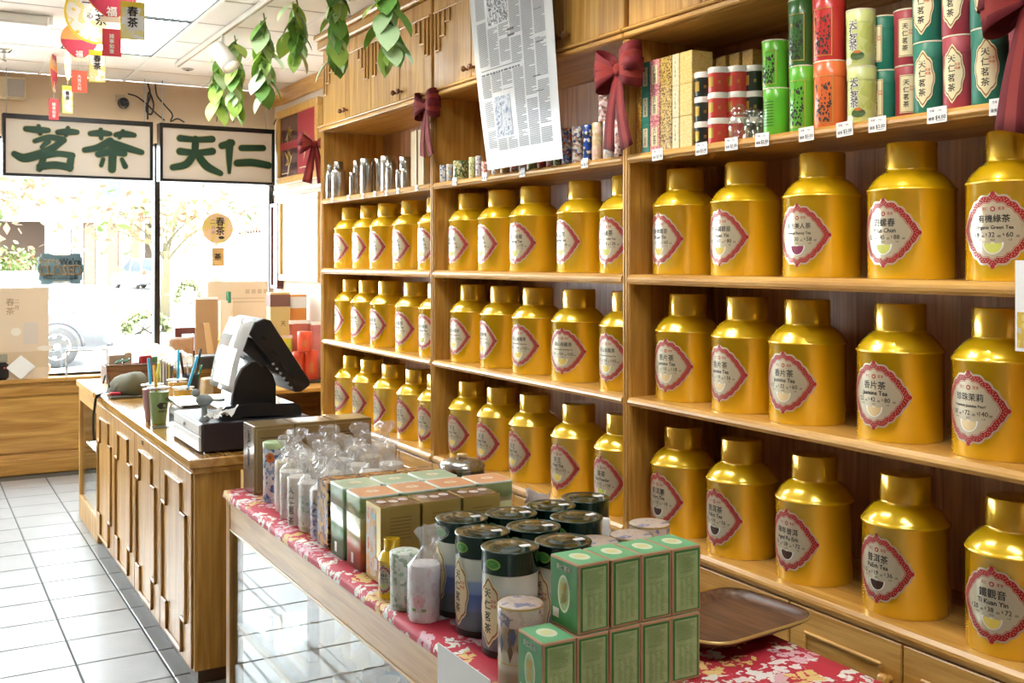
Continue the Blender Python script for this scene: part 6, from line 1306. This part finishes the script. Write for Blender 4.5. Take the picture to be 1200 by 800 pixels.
# --- ceiling track with lamp heads
tk = thing('light_track', 'white ceiling track rail for spot lamps', 'track', (0, 0, 0)); obj('rail', MB().box(1.645, 1.675, -.6, 7.65, ZC - .035, ZC - .005), tk, mats=mat('track_white', (.74, .70, .64), .4)); obj('slot', MB().box(1.655, 1.665, -.55, 7.62, ZC - .037, ZC - .0352), tk, mats=mat('track_slot', (.35, .22, .12), .5))
wl_ = mat('lamp_white', (.74, .73, .68), .4)
for k, (y, tgt) in enumerate([(6.42, (2.3, 5.6, 1.2)), (4.35, (2.35, 4.15, 1.5)), (3.1, (2.35, 2.85, 1.5)), (1.9, (2.35, 2.0, 1.4)), (.6, (2.35, 1.2, 1.4))]):
    t = thing('track_lamp' + ('' if k == 0 else '_offscreen'), 'white cylinder spot lamp on the ceiling track' if k == 0 else 'white cylinder spot lamp on the track out over the aisle', 'spot lamp', (1.66, y, ZC - .037), 0, 'track spot lamps')
    obj('arm', MB().box(-.008, .008, -.008, .008, -.09, 0), t, mats=wl_); c_ = Vector((0, 0, -.12)); d_ = (Vector(tgt) - Vector((1.66, y, ZC - .157))).normalized(); d_.z = max(d_.z, -.62); d_.normalize()
    R_ = Matrix.Translation(c_) @ d_.to_track_quat('Z', 'Y').to_matrix().to_4x4()
    obj('shade', MB().lathe([(.03, -.085), (.052, -.07), (.056, .10), (.052, .10), (.045, .06)], 24, 0, R_, True, False), t, mats=wl_); obj('bulb' if k == 0 else 'bulb_offscreen', MB().lathe([(.001, .03), (.03, .045), (.044, .059)], 20, 0, R_, False, True), t, mats=mat('lamp_glow', (.9, .85, .7), .4, emit=(1, .86, .66), es=6))
    ln = 'spot_light' if k == 0 else 'spot_light_offscreen'; li = bpy.data.lights.new(ln, 'SPOT'); li.energy = TRACK; li.color = (1, .88, .70); li.spot_size = 1.5; li.spot_blend = .8; li.shadow_soft_size = .045
    lo = bpy.data.objects.new(ln, li); COL.objects.link(lo); lo.parent = t; pos = c_ + d_ * .105; lo.location = pos
    lo.rotation_euler = (Vector(tgt) - (Vector((1.66, y, ZC - .037)) + pos)).to_track_quat('-Z', 'Y').to_euler()
# --- leafy garlands from the ceiling
lmats = [mat('leaf_mid', (.16, .36, .06), .45, var=(20, .25)), mat('leaf_light', (.36, .55, .10), .4, var=(20, .25)), mat('leaf_pale', (.46, .62, .32), .35, var=(20, .2)), mat('leaf_deep', (.08, .22, .04), .45, var=(20, .25))]
def leaf_mesh(m, bend):
    q = MB(); n = 7; Lf = .165; pr = [0, .55, .9, 1, .88, .55, 0]
    for i in range(n):
        f = i / (n - 1); y = bend * math.sin(f * 1.6) * Lf; w2 = .043 * pr[i]; z = -f * Lf
        q.v += [(-w2, y + .006 * pr[i], z), (0, y, z), (w2, y + .006 * pr[i], z)]
    for i in range(n - 1): q.f += [(3 * i, 3 * i + 1, 3 * i + 4, 3 * i + 3), (3 * i + 1, 3 * i + 2, 3 * i + 5, 3 * i + 4)]; q.m += [0, 0]; q.sm += [True, True]
    return q.mesh('leaf', m)
lms = [leaf_mesh(m, b_) for m in lmats for b_ in (.12, .35)]
stemm = mat('vine_stem', (.14, .26, .06), .6); rnd = random.Random(12)
vines = [(1.79, 7.04, 2.47, 'beside the track lamp, closest to the window'), (1.77, 6.55, 2.40, 'just behind the track lamp'), (1.75, 5.87, 2.42, 'between the track lamp and the wall cabinets'), (1.77, 5.37, 2.55, 'ahead of the wall cabinet end'), (1.77, 4.76, 2.43, 'ahead of the first cabinet doors'), (1.77, 4.15, 2.355, 'closest to the hanging newspaper')]
for x, y, zb, wh in vines:
    t = thing('leaf_garland', 'hanging green leaf garland ' + wh, 'garland', (x, y, ZC), 0, 'leaf garlands hanging from the ceiling'); Lg = ZC - zb
    obj('stem', MB().tube([(.01 * math.sin(i * 1.3), .01 * math.cos(i * 1.7), -Lg * .92 * i / 8) for i in range(9)], .004, 6), t, mats=stemm)
    n = int(Lg * 40)
    for i in range(n):
        f = i / n; a = i * 2.4 + rnd.uniform(-.5, .5); z = -.02 - f * (Lg - .17); o = obj('leaf', lms[rnd.choice((0, 0, 1, 2, 2, 3, 4, 5, 5, 6))], t, (.022 * math.cos(a), .022 * math.sin(a), z))
        o.rotation_euler = (rnd.uniform(.05, .5), rnd.uniform(-.15, .15), a + PI / 2); s = rnd.uniform(.85, 1.25); o.scale = (s, s, s)
# --- paper mobiles hung from the ceiling bar
def mobile(label, u, vc, rd, vt0, vt1, wt_, face, balloon, disc, tagm, txt):
    x = .868; a = (u - 600) / F; d = x / (SY + CY * a); y = d * (CY - SY * a)
    Z = lambda v: H + (HZ - v) * d / F; k_ = d / F
    fa = math.atan2(-x, y) if face else math.atan2(-x, y) + 1.38
    t = thing('paper_mobile', label, 'mobile', (x, y, ZC - .004), fa, 'paper mobiles under the ceiling'); zc = Z(vc) - ZC + .004; r = rd * k_
    obj('thread', MB().tube([(0, 0, 0), (0, 0, zc)], .0012, 5), t, mats=whitem)
    ol = [(r * math.cos(2 * PI * i / 40), r * math.sin(2 * PI * i / 40)) for i in range(40)]
    if balloon: ol = [(px_ * (1 if pz > 0 else 1 - .55 * (-pz / r) ** 2), pz * (1 if pz > 0 else 1.12)) for px_, pz in ol]
    dd = obj('disc', MB().prism([(p_[0], p_[1] + zc) for p_ in ol], -.0015, .0015, 'XZ'), t, mats=disc)
    q = MB()
    if balloon: 
        q.add([(px_ * .97, -.0025, pz * .97 + zc) for px_, pz in ol if pz < r * .15], [tuple(range(len([1 for p_ in ol if p_[1] < r * .15])))], 0); q.box(-r * .42, r * .42, -.003, -.002, zc - r * 1.22, zc - r * 1.0, 1)
        put2d(q, text2d('福到', r * .36, .03), flat_map((0, -.003, zc + r * .45), (1, 0, 0), (0, 0, 1)), 2); put2d(q, text2d('福', r * .4, .03), flat_map((0, -.0032, zc - r * .82), (1, 0, 0), (0, 0, 1)), 2); q.add([(px_ * .6 + r * .1, -.0022, pz * .35 + zc + r * .78) for px_, pz in ol], [tuple(range(40))], 0)
        obj('print', q, dd, mats=[mat('mobile_red', (.50, .03, .06), .45, var=(12, .4)), mat('mobile_tan', (.62, .46, .30), .5), mat('mobile_cream', (.80, .72, .60), .5)])
    else:

        for i, ch in enumerate('新茶'): put2d(q, text2d(ch, r * .4, .02), flat_map((r * .12, -.003, zc + r * (.2 - .42 * i)), (1, 0, 0), (0, 0, 1)), 1)
        put2d(q, text2d('一', r * .34, .02), flat_map((-r * .3, -.003, zc + r * .3), (1, 0, 0), (0, 0, 1)), 1); put2d(q, text2d('心', r * .2, .02), flat_map((-r * .22, -.003, zc - r * .1), (1, 0, 0), (0, 0, 1)), 1)
        q.add([(px_ * k2, -.0024, pz * k2 + zc) for k2 in (.93, 1) for px_, pz in ol], [(i, (i + 1) % 40, 40 + (i + 1) % 40, 40 + i) for i in range(40)], 0); obj('print', q, dd, mats=[mat('mobile_yellow', (.80, .62, .03), .45), inkb])
    z1, z0 = Z(vt0) - ZC, Z(vt1) - ZC; w2 = wt_ * k_ / 2
    obj('thread', MB().tube([(0, 0, zc - r), (0, 0, z1)], .0012, 5), t, mats=whitem); tg = obj('tag', MB().box(-w2, w2, -.0015, .0015, z0, z1), t, None, (0, 0, 0 if face else -1.1), tagm); q = MB(); h_ = z1 - z0
    if txt == 'y': q.box(-w2, w2, -.0028, -.002, z1 - h_ * .16, z1, 0); q.box(-w2, -w2 + .004, -.0028, -.002, z0, z1, 0).box(w2 - .004, w2, -.0028, -.002, z0, z1, 0).box(-w2, w2, -.0028, -.002, z0, z0 + .005, 0)
    cs = {'y': '春茶', 'r': '諸事如意', 'o': '大吉大利'}[txt]; s_ = min(h_ * .7 / len(cs), w2 * .9)
    for i, ch in enumerate(cs): put2d(q, text2d(ch, s_, .03), flat_map((0, -.0034, z1 - h_ * .28 - s_ * 1.05 * i), (1, 0, 0), (0, 0, 1)), 1)
    obj('tag_print', q, tg, mats=[mat('mobile_yellow', (.8, .62, .03), .45), inkb if txt == 'y' else mat('mobile_cream', (.8, .72, .6), .5)])
yw = pattern('white_yellow_paper', [(.80, .78, .72), (.78, .70, .30), (.82, .80, .76), (.80, .78, .70), (.74, .60, .12)], 16, 'noise', .5); orp = mat('mobile_orange', (.76, .33, .08), .45, var=(10, .25)); rdp = mat('mobile_tag_red', (.56, .03, .04), .45); vrm = mat('mobile_tag_vermilion', (.64, .09, .04), .45)
mobile('orange and red balloon mobile seen edge on with a red tag', 63, 83, 20, 115, 139.5, 11, False, True, orp, rdp, 'r')
mobile('thin paper mobile seen edge on with a yellow flowered tag', 79, 76, 18, 100, 132, 12, False, False, yw, yw, 'y')
mobile('orange and red balloon mobile with vermilion tag', 93, 47, 20.5, 82, 107.5, 17, True, True, orp, vrm, 'o')
mobile('round white and yellow mobile with yellow flowered tag', 114, 16, 36, 58, 95.5, 18.5, True, False, yw, yw, 'y')
mobile('big red balloon mobile with a red tag', 131, -10, 30, 33, 65, 21, True, True, orp, rdp, 'r')
mobile('big round yellow mobile with a large yellow tag', 155.5, -50, 34, 1, 45.5, 27, True, False, yw, yw, 'y')
# ================================================================== street outside the window
ZG = -.1
gm = mat('street_asphalt', (.25, .25, .25), .8, var=(.6, .12))
o = struct('ground_street', MB().box(-60, 90, YF + .2, 160, ZG - .2, ZG), gm)
struct('ground_sidewalk', MB().box(-30, 40, YF + .2, 12.6, ZG, ZG + .12), mat('sidewalk', (.60, .58, .55), .8, var=(2, .1)))
# --- brick planter right outside
bp_ = thing('brick_planter', 'low brick planter right outside the shop window', 'planter', (0, 0, 0)); brk = mat('orange_brick', (.24, .09, .03), .8, var=(30, .3)); mort = mat('mortar', (.35, .33, .3), .9)
obj('core', MB().box(-2.2, 1.03, 9.42, 9.78, ZG + .12, .735), bp_, mats=mort)
bm_ = fix_normals(MB().box(-.094, .094, -.01, .05, 0, .056, 0, .004).mesh('brick', brk))
for r in range(5):
    for c in range(16):
        x = .925 - c * .203 - (.1 if r % 2 else 0)
        if x - .1 > -2.2: obj('brick', bm_, bp_, (x, 9.41, .68 - r * .067))
obj('planting', MB().box(-2.1, .95, 9.5, 9.7, .735, .76), bp_, mats=mat('soil', (.1, .07, .05), .9))
# --- cars
rub = mat('tyre', (.02, .02, .02), .7); rim_ = mat('alloy', (.6, .6, .62), .25, .9); cgl = mat('car_glass', (.03, .04, .05), .06); hl = mat('headlamp', (.75, .76, .78), .1, .3); tl_ = mat('tail_lamp', (.55, .04, .02), .2)
def car(label, loc, rz, col, suv=False):
    t = thing('parked_car', label, 'car', loc, rz); pm_ = mat('car_paint_' + label.split()[0], col, .22, .3, .5, 1.)
    Lc, Wc = 4.5, 1.8; top = 1.72 if suv else 1.45; belt = 1.0 if suv else .92
    low = [(-2.25, .45), (-2.25, .72), (-2.15, belt), (.75, belt), (1.5, belt - .06), (2.1, belt - .2), (2.25, .62), (2.22, .35), (1.86, .26), (-1.86, .26)]
    def ring(y, k): return [(x, y, z) for x, z in low]
    ws = [(-.9, .90), (-.84, 1), (.84, 1), (.9, .90)]
    q = MB(); n = len(low); 
    for y, k in ws:
        for x, z in low: q.v.append((x * (1 if k == 1 else .985), y * Wc / 1.8, .26 + (z - .26) * (1 if k == 1 else .97)))
    for i in range(3):
        for j in range(n): q.f.append((i * n + j, i * n + (j + 1) % n, (i + 1) * n + (j + 1) % n, (i + 1) * n + j)); q.m.append(0); q.sm.append(False)
    q.f += [tuple(range(n - 1, -1, -1)), tuple(3 * n + j for j in range(n))]; q.m += [0, 0]; q.sm += [False, False]
    obj('body', q, t, mats=pm_)
    cab = [(-2.1 if suv else -1.75, belt), (-1.8 if suv else -1.15, top), (.05 if suv else -.1, top), (.85, belt)]
    q = MB(); y0, y1 = .83, .66; q.add([(x, s * (y0 if z == belt else y1), z) for s in (-1, 1) for x, z in cab], [(0, 1, 2, 3), (7, 6, 5, 4), (0, 4, 5, 1), (1, 5, 6, 2), (2, 6, 7, 3)]); obj('windows', q, t, mats=cgl)
    q = MB().box(cab[1][0] + .03, cab[2][0] - .03, -.66, .66, top - .01, top + .03, 0, .02)
    for s in (-1, 1):
        for (xa, za), (xb, zb) in ((cab[0], cab[1]), (cab[3], cab[2]), ((-.45, belt), (-.45, top))): q.tube([(xa, s * .835, za), (xb, s * .665, zb)], .035, 6)
    obj('roof', q, t, mats=pm_)
    for x in (-1.38, 1.40):
        for s in (-1, 1):
            M_ = Matrix.Translation((x, s * .80, .33)) @ Matrix.Rotation(-s * PI / 2, 4, 'X')
            wh = obj('wheel', MB().lathe([(.2, -.1), (.30, -.1), (.33, -.07), (.33, .07), (.30, .105), (.215, .11)], 28, 0, M_), t, mats=rub)
            q = MB().lathe([(.215, .08), (.205, .112), (.19, .112), (.185, .07)], 24, 0, M_, False, False)
            for k in range(7): a = 2 * PI * k / 7; q.add([(.03 * math.cos(a + 1.2), .03 * math.sin(a + 1.2), .105), (.2 * math.cos(a + .12), .2 * math.sin(a + .12), .112), (.2 * math.cos(a - .12), .2 * math.sin(a - .12), .112), (.03 * math.cos(a - 1.2), .03 * math.sin(a - 1.2), .105)], [(0, 1, 2, 3)], 0, False, M_)
            q.lathe([(.06, .1), (.05, .116), (.001, .118)], 14, 0, M_, False, False); obj('rim', q, wh, mats=rim_)
            ar = MB().tube([(x + .39 * math.cos(a), s * .905, .33 + .39 * math.sin(a)) for a in [PI * i / 12 for i in range(13)]], .03, 6); obj('wheel_arch', ar, t, mats=mat('arch_trim', (.04, .04, .045), .5))
    for s in (-1, 1):
        obj('headlight', MB().ball((2.05, s * .68, .70), .14, 14, 0, 1.1, .9, .6), t, mats=hl); obj('taillight', MB().box(-2.27, -2.1, s * .74 - .13, s * .74 + .13, .68 if not suv else .85, .86 if not suv else 1.1, 0, .03), t, mats=tl_); obj('fog_light', MB().ball((2.2, s * .6, .42), .07, 10), t, mats=hl)
    obj('bumper', MB().box(2.14, 2.3, -.82, .82, .30, .50, 0, .05), t, mats=mat('arch_trim', (.04, .04, .045), .5)); obj('bumper', MB().box(-2.31, -2.16, -.82, .82, .34, .56, 0, .05), t, mats=pm_); obj('number_plate', MB().box(-2.325, -2.312, -.25, .25, .60, .72), t, mats=whitem)
car('black car parked by the kerb behind the beige poster', (.62, 18.75, ZG), .03, (.02, .02, .022)); car('white car with red tail lamp parked beyond the black car', (1.20, 22.3, ZG), PI + .05, (.80, .80, .80)); car('grey estate car driving away down the street', (11.9, 64.6, ZG), PI / 2 + .22, (.30, .31, .33), True)
# --- arcade building across the street
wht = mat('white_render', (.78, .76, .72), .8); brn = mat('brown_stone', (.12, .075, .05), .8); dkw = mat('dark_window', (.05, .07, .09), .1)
A0 = on_y(92, 300, 78); A1 = on_y(181, 300, 78)
b = thing('street_arcade_building', 'pale building with a columned arcade across the street', 'building', (0, 0, 0))
A1.x -= .6
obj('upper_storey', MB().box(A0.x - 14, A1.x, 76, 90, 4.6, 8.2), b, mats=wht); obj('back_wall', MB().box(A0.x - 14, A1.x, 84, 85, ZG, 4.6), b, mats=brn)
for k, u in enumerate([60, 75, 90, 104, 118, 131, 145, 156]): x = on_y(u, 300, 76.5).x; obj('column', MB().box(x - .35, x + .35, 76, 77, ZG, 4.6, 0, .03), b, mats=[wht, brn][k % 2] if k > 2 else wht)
obj('fascia', MB().box(A0.x - 14, A1.x, 75.6, 76, 4.1, 5.0), b, mats=wht)
for k in range(5):
    x = A0.x - 12 + k * 3.2; wd = obj('window', MB().box(x, x + 1.8, 75.9, 76, 5.7, 7.4), b, mats=wht); obj('pane', MB().box(x + .15, x + 1.65, 75.86, 75.899, 5.85, 7.25), wd, mats=dkw)
for k in range(4):
    u = 110 + k * 12; x = on_y(u, 300, 76.5).x; obj('railing', MB().box(x, x + 1.1, 77.2, 77.3, ZG, 1.0), b, mats=mat('blue_railing', (.06, .09, .11), .5))
# --- white shop building at the right
b2 = thing('street_shop_building', 'tall white shop building with dark windows across the street', 'building', (0, 0, 0)); YB2 = 46
L2 = on_y(249, 300, YB2).x; obj('wall', MB().box(L2, L2 + 22, YB2, YB2 + 12, ZG, 12), b2, mats=wht)
for (u0, v0, u1, v1) in [(293, 219, 314, 231), (291, 236, 313, 250), (271, 284, 288, 291), (271, 296, 288, 316), (271, 322, 288, 327)]:
    a, c = on_y(u0, v0, YB2), on_y(u1, v1, YB2); wd = obj('window', MB().box(a.x - .08, c.x + .08, YB2 - .06, YB2 - .001, c.z - .08, a.z + .08), b2, mats=wht)
    n = 3
    for i in range(n): w2 = (c.x - a.x) / n; obj('pane', MB().box(a.x + i * w2 + .03, a.x + (i + 1) * w2 - .03, YB2 - .08, YB2 - .061, c.z, a.z), wd, mats=dkw)
q = MB(); rnd = random.Random(8)
for i in range(8):
    p = on_y(279.5 + i * 3.3, 269 - i * .3, YB2); h_ = rnd.uniform(.22, .36); q.box(p.x, p.x + .075, YB2 - .06, YB2 - .002, p.z - .2, p.z - .2 + h_); q.box(p.x, p.x + .09, YB2 - .06, YB2 - .002, p.z - .2, p.z - .12)
obj('sign_letters', q, b2, mats=mat('brown_letters', (.10, .03, .01), .6))
# --- brick block between
b3 = thing('street_block_building', 'brown building with balconies behind the street tree', 'building', (0, 0, 0)); X0, X1 = on_y(205, 300, 70).x, on_y(252, 300, 70).x
obj('wall', MB().box(X0, X1 + 4, 70, 80, ZG, 10), b3, mats=mat('beige_render', (.22, .17, .13), .8))
for i in range(3):
    for j in range(2): x = X0 + .5 + i * 1.1; wd = obj('window', MB().box(x, x + .7, 69.95, 70, 3.6 + j * 2.6, 5.2 + j * 2.6), b3, mats=brn); obj('pane', MB().box(x + .08, x + .62, 69.92, 69.949, 3.7 + j * 2.6, 5.1 + j * 2.6), wd, mats=dkw)
# --- no entry sign
p = on_z(229.5, 338, ZG); d_ = p.x * SY + p.y * CY; sgz = H + (HZ - 285.5) * d_ / F; t = thing('traffic_sign', 'round red no entry sign on a pole across the street', 'traffic sign', (p.x, p.y, ZG), -.5)
obj('pole', MB().tube([(0, 0, 0), (0, 0, sgz + .5 - ZG)], .04, 8), t, mats=greyp); rs = 7 * d_ / F; obj('disc', MB().lathe([(rs, 0), (rs, .03)], 28, 0, Matrix.Translation((0, -.05, sgz - ZG)) @ Matrix.Rotation(PI / 2, 4, 'X')), t, mats=mat('sign_red', (.22, .03, .01), .5)); obj('bar', MB().box(-rs * .65, rs * .65, -.10, -.082, sgz - ZG - rs * .18, sgz - ZG + rs * .18), t, mats=whitem)
# --- trees and shrubs
lfa = [mat('leaf_rust', (.16, .075, .03), .6), mat('leaf_spring', (.06, .095, .012), .6), mat('leaf_straw', (.20, .14, .07), .6)]; brk2 = mat('bark', (.07, .06, .03), .9)
def tree(label, x, y, z0, hc, rx, rz_, n, mix, seed, size=.16, trunk_h=None, branches=7):
    t = thing('street_tree', label, 'tree', (x, y, z0)); rnd = random.Random(seed); q = MB(); q.tube([(0, 0, 0), (.05, .02, hc * .5), (0, .05, hc)], [.16, .12, .07], 8)
    tips = []
    for i in range(branches):
        a = 2 * PI * i / branches + rnd.uniform(-.3, .3); r = rx * rnd.uniform(.5, .85); b0 = hc * rnd.uniform(.45, .8); tip = (r * math.cos(a), r * math.sin(a) * .8, hc + rz_ * rnd.uniform(-.2, .7)); q.tube(smooth_line([(0, .02, b0), (r * .4 * math.cos(a), r * .4 * math.sin(a), b0 + (tip[2] - b0) * .55), tip], 4), [.05 - .004 * k for k in range(9)], 6); tips.append(tip)
    obj('trunk', q, t, mats=brk2); q = MB()
    for i in range(n):
        c = rnd.choice(tips) if rnd.random() < .7 else (0, 0, hc + rz_ * .2); s = .33 if c[0] else .6
        px_ = Vector((c[0] + rnd.gauss(0, rx * s), c[1] + rnd.gauss(0, rx * s), c[2] + rnd.gauss(0, rz_ * s)))
        a, e = Vector((rnd.gauss(0, 1), rnd.gauss(0, 1), rnd.gauss(0, 1))).normalized(), Vector((rnd.gauss(0, 1), rnd.gauss(0, 1), rnd.gauss(0, 1))).normalized(); e = (e - a * e.dot(a)).normalized(); s = size * rnd.uniform(.6, 1.3)
        q.add([px_ - a * s, px_ + e * s * .5, px_ + a * s, px_ - e * s * .5], [(0, 1, 2, 3)], rnd.choices((0, 1, 2), mix)[0])
    o = obj('foliage', q.mesh('foliage', lfa), t); o['kind'] = 'stuff'
p = on_z(193, 372, ZG); tree('slender street tree with rust and green leaves behind the window post', p.x, p.y, ZG, 2.7, 2.4, 1.0, 600, (5, 3, 3), 3, .17)
p = on_z(70, 360, ZG); tree('broad street tree with sparse orange leaves over the parked cars', p.x - 3, p.y, ZG, 3.6, 3.3, 1.2, 600, (6, 2, 4), 5, .2)
p = on_z(11, 368, ZG); tree('small bright green tree beyond the beige poster', p.x - .2, p.y, ZG, 1.35, .8, .55, 900, (1, 6, 1), 9, .10, branches=6)
def shrub(label, u0, u1, v, h_, seed, mixc):
    a, c = on_z(u0, v, ZG), on_z(u1, v, ZG); w2 = (c.x - a.x) / 2; t = thing('shrub', label, 'shrub', ((a.x + c.x) / 2, (a.y + c.y) / 2, ZG)); rnd = random.Random(seed); q = MB()
    for i in range(6): q.tube([(rnd.uniform(-w2, w2) * .5, 0, 0), (rnd.uniform(-w2, w2), rnd.uniform(-.2, .2), h_ * .7)], .015, 5)
    obj('stem', q, t, mats=brk2); q = MB()
    for i in range(700):
        an = rnd.uniform(0, PI); rr = rnd.uniform(.5, 1) ** .5; px_ = Vector((w2 * math.cos(an) * rr, rnd.gauss(0, .25), .05 + h_ * math.sin(an) * rr)); aa = Vector((rnd.gauss(0, 1), rnd.gauss(0, 1), rnd.gauss(0, 1))).normalized(); e = aa.orthogonal().normalized(); s = .075 * rnd.uniform(.6, 1.4); q.add([px_ - aa * s, px_ + e * s * .6, px_ + aa * s, px_ - e * s * .6], [(0, 1, 2, 3)], rnd.choices((0, 1), (1, mixc))[0])
    o = obj('foliage', q.mesh('foliage', [mat('shrub_dark', (.05, .06, .02), .7), mat('shrub_green', (.08, .10, .03), .7)]), t); o['kind'] = 'stuff'
shrub('low round shrub on the kerb bed behind the window post', 140, 203, 391, .46, 1, 2); shrub('dark low hedge across the street', 203, 240, 356, .9, 2, 1); shrub('green hedge under the white shop building', 243, 268, 352, .9, 4, 3)
